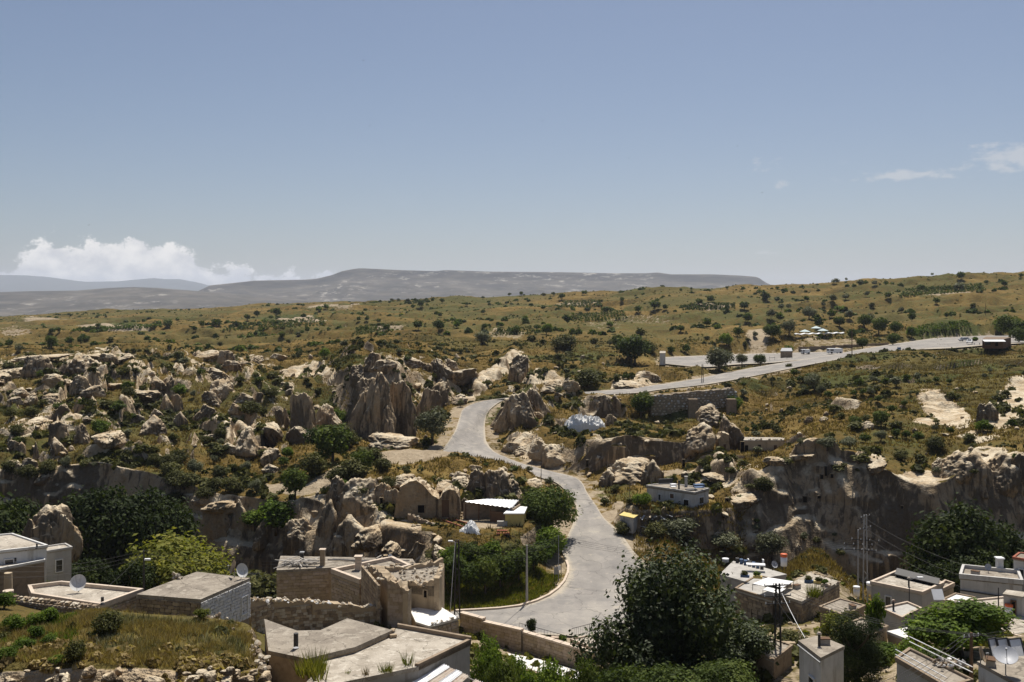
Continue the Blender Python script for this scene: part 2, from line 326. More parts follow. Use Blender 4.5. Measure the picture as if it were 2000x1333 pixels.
NR = TY.shape[1]
for _ in range(3):                                                     # soften the creases of the profiles
    TZ[:, 1:-1] = (TZ[:, :-2]+2*TZ[:, 1:-1]+TZ[:, 2:])/4
PXG = np.repeat(pxs[:, None], NR, 1)
PYG = HY+(CZ-TZ)*FPX/TY
TX = (PXG-1000)/FPX*TY
SIG = np.repeat(SI[None, :], NC, 0)
ZR = np.zeros_like(TY); ZG = np.zeros_like(TY); ZB = np.zeros_like(TY)
def blob(Zm, px, py, rx, ry, s=1.0, y0=0, y1=1e9, rot=0):
    c_, s_ = math.cos(R(rot)), math.sin(R(rot)); dx = PXG-px; dy = PYG-py
    d = np.hypot((dx*c_+dy*s_)/rx, (-dx*s_+dy*c_)/ry)
    np.maximum(Zm, s*(1-sstep(d, .55, 1.25))*((TY > y0) & (TY < y1)), out=Zm)
# bare tuff
for a in [(40,720,60,28,.6),(180,705,110,18,.6),(90,770,110,40,.3),(130,850,130,40,.34),(290,790,120,70,.32),(440,710,120,22,.55),(470,760,80,40,.35),(430,800,60,40,.35),(600,722,60,14,1),
          (660,735,35,16,.8),(560,800,45,60,.45),(470,860,45,35,.85),(590,850,40,30,.6),(260,870,140,30,.3),(60,930,70,70,.4),(760,730,110,40,.5),(860,745,60,30,.6),(955,745,80,13,1,0,1e9,-32),(1010,705,28,26,.9),(1060,745,70,14,.9),
          (770,855,60,16,.8),(740,990,130,70,.45),(1010,800,60,50,.6),(1030,870,60,20,.8),(1010,890,50,10,.7),(1230,905,60,25,.8),(1230,855,90,10,.7),(1390,930,60,20,.8),(1440,905,60,14,.7),(1470,950,50,30,.8),(1580,885,45,10,.8),
          (1845,805,66,36,1.15,0,1e9,35),(1800,930,70,14,.9),(1992,780,48,50,1.2),(1660,795,36,14,.9),(1810,835,40,10,.8),(1910,860,60,14,.6),(1930,900,100,30,.8),(1950,820,40,40,.8),(1240,745,60,14,.7),(1160,790,60,22,.75),
          (420,985,80,18,.9),(460,1010,30,30,.9),(500,1060,160,60,.5)]: blob(ZR, *a)
for a in [(1790,950,60,26,.95),(250,1325,320,24,.75,50,60),(1700,895,40,10,.7),(1620,885,30,8,.6)]: blob(ZR, *a)
# fresher green
for a in [(1000,640,330,22,.42),(1450,600,300,30,.4),(1800,600,250,30,.35),(1850,640,80,14,.8),(700,620,200,18,.35),(560,870,90,20,.6),(600,1010,90,40,.5),(880,1120,130,60,.62),(1000,1110,90,70,.6),(700,915,60,20,.5),(1200,960,50,30,.5),
          (1750,860,120,40,.45),(60,1240,70,40,.2,50,75),(230,640,90,5,.9),(560,628,80,6,.8),(1300,985,60,20,.5),(330,940,110,40,.45),(1620,650,80,12,.4),(120,820,140,60,.5),(330,840,160,50,.45),(480,800,90,60,.4),(40,880,80,50,.5),(1570,1050,60,30,.45)]: blob(ZG, *a)
# dirt and bare soil
for a in [(560,955,70,16,.75),(640,935,70,14,.8,0,1e9,-25),(600,1000,40,26,.7),(790,900,80,12,.95),(850,895,40,9,.9),(1250,630,80,5,.4),(1390,598,45,7,.8),(1480,660,30,14,.7),(220,645,90,5,.75),(590,632,60,6,.9),(760,648,40,8,.6),(990,650,60,8,.5),
          (1620,665,90,14,.5),(1730,670,60,12,.55),(1130,592,50,6,.7),(1850,570,60,7,.6),(650,600,60,5,.8),(95,625,60,4,.7),(960,1015,70,22,.9),(1300,925,60,8,.7),(1350,710,24,14,.8),(30,655,40,8,.5),(1180,640,50,8,.4),(60,1225,40,25,.5,50,75),(1260,1045,30,30,.4),(1188,1008,26,12,1.0,0,1e9,-25),(1208,988,14,14,.9)]: blob(ZB, *a)
vil = ((TY > 60) & (TY < 124) & (PXG > 1330)) | ((TY > 70) & (TY < 112) & (PXG > 520) & (PXG < 1330)); ZB = np.where(vil, np.maximum(ZB, .52), ZB)
ZG = np.maximum(ZG, sstep(TY, 380, 520)*np.clip((fbm(TX/60, TY/50, None, 4, 121)-.34)*2.2, 0, .52)); ZG = np.maximum(ZG, sstep(TY, 190, 230)*(1-sstep(TY, 360, 430))*np.clip((fbm(TX/22, TY/22, None, 4, 123)-.46)*3.0, 0, .62))
cliff = (SIG >= 8) & (SIG <= 9)                                        # between profile points H and I
slopeY = np.gradient(TZ, axis=1)/np.maximum(np.gradient(TY, axis=1), 1e-3)
stp = sstep(slopeY, .55, 1.6)
# displacement: hummocks, gullies, tuff ribs
far = sstep(TY, 500, 900)
base_amp = np.where(TY < 128, .35, 1.0)*sstep(TY, 40, 60)
hum = (fbm(TX/26, TY/26, None, 4, 3)-.5)*4.2*base_amp*(1-.35*far)*sstep(TY, 120, 200)+(fbm(TX/5, TY/5, None, 4, 11)-.5)*1.1*base_amp
plateau = (fbm(TX/90, TY/70, None, 3, 21)-.5)*10*sstep(TY, 420, 620)*(1-sstep(TY, 900, 1150)*.6)
rib = 1-np.abs(2*fbm((TX+TY*.35)/13, (TY-.35*TX)/20, None, 4, 31)-1)
BL = np.zeros_like(TY)
for a in [(250,795,330,120,1.0),(120,880,170,60,.9),(740,765,190,80,.75),(480,870,90,50,.7),(1040,800,90,60,.5),(720,1000,140,80,.6)]: blob(BL, *a)
BL *= (.08+.92*sstep(fbm(TX/24, TY/30, None, 3, 111), .40, .60))*sstep(TY, 135, 160)*(1-sstep(TY, 380, 430))
wx = (fbm(TX/30, TY/30, None, 3, 101)-.5)*26
rb = 1-np.abs(2*fbm((TX+wx)/12+TY*.03, (TY+wx)/40, None, 4, 103)-1); rb2 = 1-np.abs(2*fbm((TX+wx)/4.6+TY*.04, (TY-wx)/12, None, 3, 107)-1)
crest = sstep(rb, .74, .97); ribs = BL*(crest*5.0*(.55+.6*rb2)-.8)
ZR = np.maximum(ZR, BL*np.clip(sstep(rb, .80, .93)*.75*sstep(rb2, .35, .75), 0, 1))
tuffz = np.clip(ZR, 0, 1)*(1-.6*BL)*(1-.85*sstep(PXG, 1620, 1740))*sstep(TY, 120, 150)*(1-sstep(TY, 420, 500))
ribd = tuffz*(sstep(rib, .72, .97)*3.4-.6)
TZ = TZ+(hum+plateau)*(1-stp*.8)+(ribd+ribs)*(1-.6*stp)
# scarps and ledges on the open hillside
led = fbm(TX/40, TY/30, None, 3, 51); TZ += (sstep(led, .50, .525)-.5)*2.0*sstep(TY, 200, 260)*(1-sstep(TY, 700, 900))*(1-stp)
q_ = TY/52+fbm(TX/120, TY/90, None, 3, 61)*3.2+TX*.0025; fr = q_-np.floor(q_)
ter = np.where(fr < .16, fr/.16, 1-(fr-.16)/.84)-.5
TZ += ter*3.4*sstep(TY, 330, 420)*(1-sstep(TY, 900, 1100)*.5)*sstep(fbm(TX/70, TY/60, None, 2, 67), .40, .55)*(1-stp)
q_ = TY/17+fbm(TX/40, TY/30, None, 3, 63)*2.6+TX*.012; fr = q_-np.floor(q_); ter = np.where(fr < .22, fr/.22, 1-(fr-.22)/.78)-.5
TZ += ter*1.3*sstep(TY, 190, 215)*(1-sstep(TY, 330, 420))*sstep(fbm(TX/30, TY/25, None, 2, 69), .42, .56)*(1-stp)
ZR[cliff & (stp > .3)] = 1.0
# cliff faces: buttresses and flutes push the face in and out
fl = (fbm(TX/7, TZ/22, None, 4, 41)-.5)*3.8+(fbm(TX/1.6, TZ/9, None, 3, 43)-.5)*1.6+(sstep(fbm(TX/9, TZ/3.2, None, 3, 47), .55, .6))*.9
TY = TY-fl*stp*((TY > 126) & (TY < 300))*np.minimum(1, np.abs(SIG-np.round(SIG))*6+.35)
TY = np.maximum.accumulate(TY+np.arange(NR)[None, :]*1e-5, axis=1)
TX = (PXG-1000)/FPX*TY
# ------------------------------------------------------------------ roads: paired edge points (photo columns/rows at the road's own height)
ROADS = {
'road': dict(pairs=[((880,1195),(870,1203),21.7),((905,1193),(905,1207),21.7),((960,1190),(960,1222),21.7),((1010,1185),(1030,1236),21.7),((1050,1174),(1110,1242),21.7),((1085,1155),(1250,1248),21.7),((1103,1135),(1345,1185),21.8),
  ((1110,1115),(1300,1122),22.0),((1104,1092),(1262,1098),22.5),((1097,1072),(1240,1080),22.9),((1108,1048),(1222,1055),23.5),((1118,1025),(1205,1034),24.0),((1126,1002),(1180,1012),24.6),((1122,982),(1166,990),25.1),
  ((1106,960),(1148,964),25.8),((1084,942),(1128,935),26.7),((1052,932),(1070,919),27.3),((1017,920),(1022,906),27.8),((970,905),(988,893),28.4),((920,901),(964,881),29.0),((874,895),(950,862),29.5),((866,878),(948,846),30.2),
  ((876,862),(947,832),31.0),((889,841),(949,817),32.0),((897,817),(953,806),33.0),((905,799),(963,795),34.0),((930,787),(982,783),34.8),((975,779),(1010,778),35.3),((1060,771),(1075,775),35.8),((1140,766),(1150,772),36.6),
  ((1225,759),(1240,768),37.4),((1290,751),(1300,760),38.0),((1360,740),(1380,751),38.1),((1430,726),(1450,739),38.6),((1500,713),(1520,725),39.6),((1560,704),(1580,713),40.5),((1620,694),(1640,702),41.4),((1690,681),(1703,691),42.8),
  ((1760,670),(1775,684),43.8),((1830,660),(1860,680),44.8),((1875,655),(1935,674),45.4),((1925,655),(1990,671),45.8),((2060,650),(2120,664),46.3)]),
'parking_lot': dict(pairs=[((1292,698),(1300,711),39.6),((1340,696),(1375,717),39.4),((1400,693.5),(1440,712),39.5),((1470,691),(1505,709),39.75),((1545,689),(1562,703.5),40.5),((1640,687),(1650,694),41.6)]),
}
def road_grid(pairs, ns=16, na=12):
    L = np.array([PZ(*a, z) for a, c_, z in pairs]); Q = np.array([PZ(*c_, z) for a, c_, z in pairs]); n = len(L)
    t = np.linspace(0, n-1, (n-1)*ns+1); out = []
    for A in (L, Q):
        i = np.clip(np.floor(t).astype(int), 0, n-2); f = (t-i)[:, None]
        p0, p1, p2, p3 = A[np.maximum(i-1, 0)], A[i], A[i+1], A[np.minimum(i+2, n-1)]
        m1, m2 = (p2-p0)/2, (p3-p1)/2
        h = p1*(2*f**3-3*f**2+1)+m1*(f**3-2*f**2+f)+p2*(-2*f**3+3*f**2)+m2*(f**3-f**2); out.append(h)
    k = np.linspace(0, 1, na+1)[None, :, None]
    return out[0][:, None, :]*(1-k)+out[1][:, None, :]*k
RG = {}
kdp = []
for nm, d in ROADS.items():
    G = road_grid(d['pairs']); RG[nm] = G; kdp += [tuple(p) for p in G.reshape(-1, 3)]
kd = kdtree.KDTree(len(kdp))
for i, p in enumerate(kdp): kd.insert((p[0], p[1], 0), i)
kd.balance()
near = np.argwhere((TY > 100) & (TY < 420) & (PXG > 800) & (PXG < 2200))
RDIST = np.full(TY.shape, 99.0)
for i, j in near:
    co, idx, dist = kd.find((TX[i, j], TY[i, j], 0))
    RDIST[i, j] = dist
    if dist < 9:
        z = kdp[idx][2]; wgt = 1-min(1, max(0, (dist-1.6)/6.0)); wgt = wgt*wgt*(3-2*wgt)
        TZ[i, j] = TZ[i, j]*(1-wgt)+(z-(.22 if TY[i, j] < 300 else .55))*wgt
        if dist < 3.0 and ZR[i, j] > .3: ZR[i, j] *= .4
sh = (RDIST < 3.2)*(.30+.5*fbm(TX/4, TY/4, None, 3, 91)); ZB = np.maximum(ZB, sh); ZR = np.where(RDIST < 2.0, ZR*.3, ZR)
# flat shelves under buildings and yards: (photo column, row of the ground, z, radius metres)
def flatten(px, py, z, rx, ry=None, soft=3.0):
    c0 = PZ(px, py, z); ry = ry or rx
    d = np.hypot((TX-c0.x)/rx, (TY-c0.y)/ry); wg = 1-sstep(d, 1, 1+soft/max(rx, ry)); TZ[:] = TZ*(1-wg)+z*wg
flatten(955,1018,27.0,6.5,6); flatten(820,1018,27.2,5,4)
flatten(1140,846,31.4,6,4); flatten(1465,884,31.0,9,2.5); flatten(1322,984,27.5,8,4.5)
def ground(x, Y):
    u = 1000+x/max(Y, 1e-3)*FPX; i = int(np.clip(np.searchsorted(pxs, u)-1, 0, NC-2)); f = np.clip((u-pxs[i])/(pxs[1]-pxs[0]), 0, 1)
    return float(np.interp(Y, TY[i], TZ[i])*(1-f)+np.interp(Y, TY[i+1], TZ[i+1])*f)
def hit(px, py, ymin=50, ymax=3000):
    """point of the ground seen at a place of the view"""
    i = int(np.clip(np.searchsorted(pxs, px), 0, NC-1)); yy, zz = TY[i], TZ[i]
    pp = HY+(CZ-zz)*FPX/yy
    ok = np.nonzero((pp <= py) & (yy > ymin) & (yy < ymax))[0]
    if len(ok) == 0:
        k = np.nonzero((yy > ymin) & (yy < ymax))[0]; j = k[np.argmin(pp[k])]; Y = yy[j]
    else:
        j = ok[0]; Y = yy[j]
        if j > 0 and pp[j-1] > py: Y = yy[j-1]+(yy[j]-yy[j-1])*(pp[j-1]-py)/(pp[j-1]-pp[j])
    x = (px-1000)/FPX*Y
    return Vector((x, Y, float(np.interp(Y, yy, zz))))
V = np.stack([TX, TY, TZ], -1).reshape(-1, 3)
ii, jj = np.meshgrid(np.arange(NC-1), np.arange(NR-1), indexing='ij'); a0 = (ii*NR+jj)
Fq = np.stack([a0, a0+NR, a0+NR+1, a0+1], -1)
zone = np.stack([ZR, ZG, ZB], -1).reshape(-1, 3)
near_hill = SI[:-1] >= 0
tag(link('terrain', fast_mesh('terrain', V, Fq.reshape(-1, 4), 'terrain', True, {'zone': zone})), 'dry grassy hillside, gorge and tuff cliffs of the valley', 'hillside', kind='structure')
for nm, G in RG.items():
    n, k = G.shape[:2]; GV = G.copy()
    ex = np.linspace(-1, 1, k)
    GV[:, :, 2] += (.03-.05*ex**2)[None, :]+(.012 if nm != 'road' else .02)
    a0 = (np.arange(n-1)[:, None]*k+np.arange(k-1)[None, :]); Fr = np.stack([a0, a0+1, a0+k+1, a0+k], -1).reshape(-1, 4)
    zc = np.zeros((n, k, 3)); zc[:, :, 0] = np.abs(ex)[None, :]**5*.8
    zc[:, :, 0] += np.clip(fbm(GV[:, :, 0]/6, GV[:, :, 1]/6, None, 3, 5)-.5, 0, 1)*.8
    zc[:, :, 1] = (np.exp(-((np.abs(ex)-.42)/.17)**2))[None, :]*(.5+.7*fbm(GV[:, :, 0]/9, GV[:, :, 1]/9, None, 3, 8))
    me = fast_mesh(nm, GV.reshape(-1, 3), Fr, 'road', True, {'zone': zc.reshape(-1, 3)})
    tag(link(nm, me), kind='structure')
# ------------------------------------------------------------------ far land: mesa, lower hills, blue mountains
def ridge(name, tops, Y0, Yt, base, mat, rim=0.0, seed=1, thick=3000, rows=60, mid=None, px0=-700, px1=2300, cols=520, amp=30):
    pp = np.linspace(px0, px1, cols); top = np.interp(pp, [t[0] for t in tops], [t[1] for t in tops])
    zt = CZ+(HY-top)/FPX*Yt; V = []; nr = rows
    t = np.linspace(0, 1, nr)
    prof_t = np.interp(t, [0, .25, .5, .72, .80, .815, .93, 1], [0, .12, .34, .62, .80, .965, .985, 1]) if rim else np.interp(t, [0, .25, .55, .80, .90, 1], [0, .12, .42, .80, .92, 1])
    Y = Y0+(Yt-Y0)*t
    YY = np.repeat(Y[None], cols, 0); XX = (pp[:, None]-1000)/FPX*YY
    ZZ = base+(zt[:, None]-base)*prof_t[None]
    gull = (1-np.abs(2*fbm(XX/700, YY/1500, None, 5, seed)-1)); env = (np.sin(np.pi*np.clip(t, 0, 1))*(1-sstep(t, .66, .79) if rim else 1))[None]
    ZZ += (gull-.6)*amp*2.2*env + (fbm(XX/160, YY/300, None, 4, seed+9)-.5)*amp*.9*env
    # back side
    YB = np.stack([np.full(cols, Yt+thick*.5), np.full(cols, Yt+thick)], 1); ZB_ = np.stack([zt*.98+base*.02, np.full(cols, base-60)], 1)
    YY = np.concatenate([YY, YB], 1); ZZ = np.concatenate([ZZ, ZB_], 1); XX = (pp[:, None]-1000)/FPX*YY
    nr += 2; a0 = np.arange(cols-1)[:, None]*nr+np.arange(nr-1)[None]
    Fr = np.stack([a0, a0+nr, a0+nr+1, a0+1], -1).reshape(-1, 4)
    return tag(link(name, fast_mesh(name, np.stack([XX, YY, ZZ], -1).reshape(-1, 3), Fr, mat, True)), kind='structure')
ridge('mesa', [(-700,600),(300,600),(380,572),(410,558),(440,555),(497,549),(600,547),(620,545),(650,538),(668,531),(690,527),(705,525.5),(780,529),(850,531),(870,529),(960,532),(1100,533),(1200,535),(1260,535),(1285,533.5),(1310,537),(1390,537),(1440,539),(1480,542),(1490,549),(1502,556),(1600,575),(1750,600),(2300,610)], 5200, 8200, -58, 'far_land', 1, 7, rows=90, cols=420, amp=60)
ridge('low_hills', [(-700,572),(0,571),(60,569),(150,568),(210,563),(260,561),(310,563),(360,567),(430,572),(520,580),(650,590),(900,600),(2300,610)], 4200, 6500, -58, 'far_land', 0, 17, rows=60, px1=1500, cols=420, amp=30)
ridge('mountains', [(-700,545),(-200,540),(0,537.5),(40,538),(90,541),(150,549),(170,551),(230,550),(260,547),(300,543.5),(325,546),(350,545.5),(385,552),(405,557),(500,575),(700,600),(2300,610)], 14000, 19000, -58, 'far_mountain', 0, 27, rows=40, px1=1500, cols=320, amp=60)
# haze: one closed box of pale air round everything
hz = bpy.data.materials.new('haze_air'); hz.use_nodes = True; hz.node_tree.nodes.clear(); hb = NB(hz.node_tree)
pv_ = hb.n('ShaderNodeVolumePrincipled', ins={'Color': (.76, .84, 1, 1), 'Density': 4.6e-5, 'Anisotropy': .25})
hz.node_tree.links.new(pv_.outputs[0], hb.n('ShaderNodeOutputMaterial').inputs['Volume'])
X0, Y0_, Z0_, X1, Y1_, Z1_ = -24000, -1500, -130, 24000, 24800, 660
ho = mesh_obj('haze', [(X0,Y0_,Z0_),(X1,Y0_,Z0_),(X1,Y1_,Z0_),(X0,Y1_,Z0_),(X0,Y0_,Z1_),(X1,Y0_,Z1_),(X1,Y1_,Z1_),(X0,Y1_,Z1_)],
     [(0,3,2,1),(4,5,6,7),(0,1,5,4),(1,2,6,5),(2,3,7,6),(3,0,4,7)], hz)
tag(ho, 'pale blue summer haze over the whole valley', 'haze', kind='stuff')
# ------------------------------------------------------------------ plants: leaf materials and crowns
def leafmat(name, dark, mid, light, transl=.3, spec=.08):
    m = bpy.data.materials.new(name); m.use_nodes = True; MATS[name] = m; t = m.node_tree; t.nodes.clear(); nb = NB(t)
    a = nb.n('ShaderNodeSeparateColor', ins={0: nb.n('ShaderNodeVertexColor', layer_name='tint').outputs[0]})
    oi = nb.n('ShaderNodeObjectInfo').outputs['Random']
    f = nb.m('ADD', a.outputs[0], nb.m('MULTIPLY', nb.m('SUBTRACT', oi, .5), .3))
    c = nb.ramp(f, [(.1, dark), (.5, mid), (.95, light)])
    bs = nb.n('ShaderNodeBsdfPrincipled', ins={'Base Color': c, 'Roughness': .65, 'Specular IOR Level': spec})
    tr = nb.n('ShaderNodeBsdfTranslucent', ins={'Color': nb.mix(1.0, c, (1.25, 1.3, .6), 'MULTIPLY')})
    mx = nb.n('ShaderNodeMixShader', ins={0: transl, 1: bs.outputs[0], 2: tr.outputs[0]})
    t.links.new(mx.outputs[0], nb.n('ShaderNodeOutputMaterial').inputs[0])
leafmat('leaf_round', (0.024,0.038,0.008), (0.066,0.094,0.019), (0.142,0.168,0.038), .28)
leafmat('leaf_deep', (.012,.019,.005), (.030,.044,.010), (.066,.082,.020), .2)
leafmat('leaf_walnut', (.012,.020,.005), (.031,.047,.010), (.090,.108,.024), .18, .3)
leafmat('leaf_olive', (0.050,0.056,0.030), (0.124,0.130,0.074), (0.251,0.256,0.158), .15)
leafmat('leaf_bush', (0.034,0.037,0.012), (0.080,0.082,0.025), (0.150,0.142,0.050), .22)
leafmat('leaf_green', (0.033,0.056,0.008), (0.092,0.143,0.018), (0.193,0.248,0.040), .35)
leafmat('leaf_conifer', (0.013,0.022,0.008), (0.033,0.046,0.014), (0.077,0.090,0.026), .12)
leafmat('leaf_yellow', (0.059,0.070,0.011), (0.142,0.155,0.026), (0.268,0.248,0.053), .35)
leafmat('leaf_dry', (0.085,0.060,0.019), (0.185,0.130,0.045), (0.33,0.25,0.10), .25)
leafmat('leaf_gold', (.105,.075,.028), (.235,.17,.068), (.42,.33,.16), .3)
leafmat('leaf_flower', (0.054,0.060,0.021), (0.151,0.140,0.060), (0.540,0.500,0.357), .2)
simple('bark', (.085,.066,.048), .95, .05, .3, 4)
def leaf_quads(C, Nn, size, rng, aspect=.6):
    """rhombic leaves at C with normals Nn"""
    n = len(C); r = rng.normal(size=(n, 3)); u = np.cross(Nn, r); u /= np.linalg.norm(u, axis=1)[:, None]+1e-9
    v = np.cross(Nn, u); s = (size*rng.uniform(.6, 1.3, n))[:, None]
    V = np.stack([C-u*s, C-v*s*aspect+Nn*s*.12, C+u*s, C+v*s*aspect+Nn*s*.12], 1).reshape(-1, 3)
    return V, np.arange(n*4).reshape(-1, 4)
def crown(name, seed, n, size, mat, lobes=13, shape=(.5, .5, .40), cz=.58, lr=(.15, .27), droop=0, taper=0, aspect=.6, ell=1.0):
    rng = np.random.default_rng(seed)
    d = rng.normal(size=(lobes, 3)); d /= np.linalg.norm(d, axis=1)[:, None]; rr = rng.uniform(.25, 1, lobes)**.6
    R_ = rng.uniform(*lr, lobes)
    C = d*rr[:, None]*(np.array(shape)-R_[:, None]*.75)
    if taper: C[:, :2] *= (1-taper*np.clip((C[:, 2:]+shape[2])/(2*shape[2]), 0, 1))
    k = rng.choice(lobes, n, p=R_**2/np.sum(R_**2)); dd = rng.normal(size=(n, 3)); dd /= np.linalg.norm(dd, axis=1)[:, None]
    rad = R_[k]*np.clip(rng.normal(.88, .2, n), .15, 1.35)
    # bumpy lobe surface
    rad *= 1+.35*(vn(dd[:, 0]*2.6+k*7, dd[:, 1]*2.6, dd[:, 2]*2.6, seed)-.5)*2*ell
    P = C[k]+dd*rad[:, None]*np.array([1, 1, .85])
    if droop: P[:, 2] -= droop*np.clip(np.hypot(P[:, 0], P[:, 1])/.5, 0, 1)**2*rng.uniform(.2, 1, n)
    P[:, 2] += cz
    P[:, 2] = np.maximum(P[:, 2], .02)
    Nn = dd*.8+rng.normal(size=(n, 3))*.55+np.array([0, 0, .45]); Nn /= np.linalg.norm(Nn, axis=1)[:, None]
    V, F = leaf_quads(P, Nn, np.full(n, size), rng, aspect)
    tl = rng.uniform(.3, .7, lobes)[k]+rng.normal(0, .16, n); T = np.repeat(np.clip(tl, 0, 1)[:, None], 4, 0).repeat(3, 1)
    return fast_mesh(name, V, F, mat, False, {'tint': T})
def tube(P, rad, sides=6):
    V, F = [], []
    for i, (p, r) in enumerate(zip(P, rad)):
        p = Vector(p); d = (Vector(P[min(i+1, len(P)-1)])-Vector(P[max(i-1, 0)])).normalized()
        a = d.orthogonal().normalized(); c = d.cross(a)
        for k in range(sides):
            t = 2*math.pi*k/sides; V.append(p+(a*math.cos(t)+c*math.sin(t))*r)
    for i in range(len(P)-1):
        for k in range(sides): F.append((i*sides+k, i*sides+(k+1) % sides, (i+1)*sides+(k+1) % sides, (i+1)*sides+k))
    F.append(tuple(range(sides))[::-1]); F.append(tuple((len(P)-1)*sides+k for k in range(sides)))
    return V, F
def trunk_mesh(name, seed, r=.03, h=.5, limbs=6, spread=.3, low=.25):
    rng = random.Random(seed); V, F = [], []
    def add(P, rd, s=7):
        v, f = tube(P, rd, s); o = len(V); V.extend(v); F.extend([tuple(i+o for i in q) for q in f])
    add([(0, 0, -.06), (.005, 0, .08), (.01*rng.uniform(-1, 1), .01, h*.5), (.03*rng.uniform(-1, 1), .02, h)], [r*1.35, r, r*.8, r*.5])
    for i in range(limbs):
        a = i*2.4+rng.uniform(0, .7); z0 = low+(h-low)*rng.random(); s = spread*rng.uniform(.6, 1)
        add([(0, 0, z0), (math.cos(a)*s*.45, math.sin(a)*s*.45, z0+.11), (math.cos(a)*s, math.sin(a)*s, z0+.28)], [r*.55, r*.36, r*.14], 5)
    me = bpy.data.meshes.new(name); me.from_pydata([tuple(v) for v in V], [], F); me.materials.append(MATS['bark'])
    me.polygons.foreach_set('use_smooth', [True]*len(me.polygons)); return me
KINDS = {   # material, variants near/mid/far handled by leaf count
 'round': dict(mat='leaf_round', lobes=14), 'olive': dict(mat='leaf_olive', lobes=12, aspect=.4), 'bush': dict(mat='leaf_bush', lobes=10, shape=(.5,.5,.42), cz=.44, lr=(.2,.32)),
 'green': dict(mat='leaf_green', lobes=12, shape=(.5,.5,.42), cz=.52), 'yellow': dict(mat='leaf_yellow', lobes=13, shape=(.5,.5,.42), cz=.52),
 'dark': dict(mat='leaf_deep', lobes=18, shape=(.5,.5,.48), cz=.52, lr=(.13,.22), taper=.25),
}
CROWN = {}
def get_crown(kind, tier, var):
    key = (kind, tier, var)
    if key not in CROWN:
        n, s = {'far': (380, .105), 'mid': (2300, .046), 'near': (9000, .024)}[tier]
        d = dict(KINDS[kind]); m_ = d.pop('mat')
        CROWN[key] = (crown('crown', sum(map(ord, kind))*7+var*31, n, s, m_, **d),
                      trunk_mesh('trunk', var+5, .035 if tier != 'far' else .03, .5 if kind != 'bush' else .3, 6 if tier != 'far' else 3, .3, .2 if kind != 'bush' else .05))
    return CROWN[key]
KN = {'round': ('broadleaf_tree', 'dark green round-crowned tree', 'tree'), 'olive': ('oleaster_tree', 'silvery grey-green oleaster tree', 'tree'), 'bush': ('shrub', 'dark green low shrub', 'shrub'),
      'green': ('leafy_tree', 'fresh green leafy tree', 'tree'), 'yellow': ('leafy_tree', 'yellow-green leafy tree', 'tree'), 'dark': ('tall_tree', 'tall dark green tree', 'tree')}
AUTO = []          # things that get their label from the landmark nearest to them
rngT = random.Random(5)
def plant(px, py, h, kind='round', wf=1.0, Y=None, tier=None, label=None, group=None, zb=None):
    """a plant whose foot is seen at (px, py), h photo pixels tall"""
    p = hit(px, py) if Y is None else Vector(((px-1000)/FPX*Y, Y, 0))
    if Y is not None: p.z = ground(p.x, p.y) if zb is None else zb
    hm = h*p.y/FPX; wm = hm*wf*(1.05 if kind != 'bush' else 1.35)
    if tier is None: tier = 'far' if h < 24 else ('mid' if h < 95 else 'near')
    cm, tm = get_crown(kind, tier, rngT.randrange(3 if tier != 'near' else 2))
    nm, txt, cat = KN[kind]
    if hm < 3.0 and kind in ('olive', 'round', 'green'): nm = {'olive': 'oleaster_shrub', 'round': 'shrub', 'green': 'leafy_shrub'}[kind]; txt = txt.replace('tree', 'shrub'); cat = 'shrub'
    rz = rngT.uniform(0, 6.3)
    if h < 13:
        o = link(nm, cm); o.location = p; tag(o, None, cat, group)
    else:
        o = empty(nm, p, None, cat, group)
        link('crown', cm, o); link('trunk', tm, o)
    o.rotation_euler = (0, 0, rz); o.scale = (wm, wm, hm)
    if label: o['label'] = label
    else: AUTO.append((o, txt, topix(p+Vector((0, 0, hm*.5))), h))
    return o
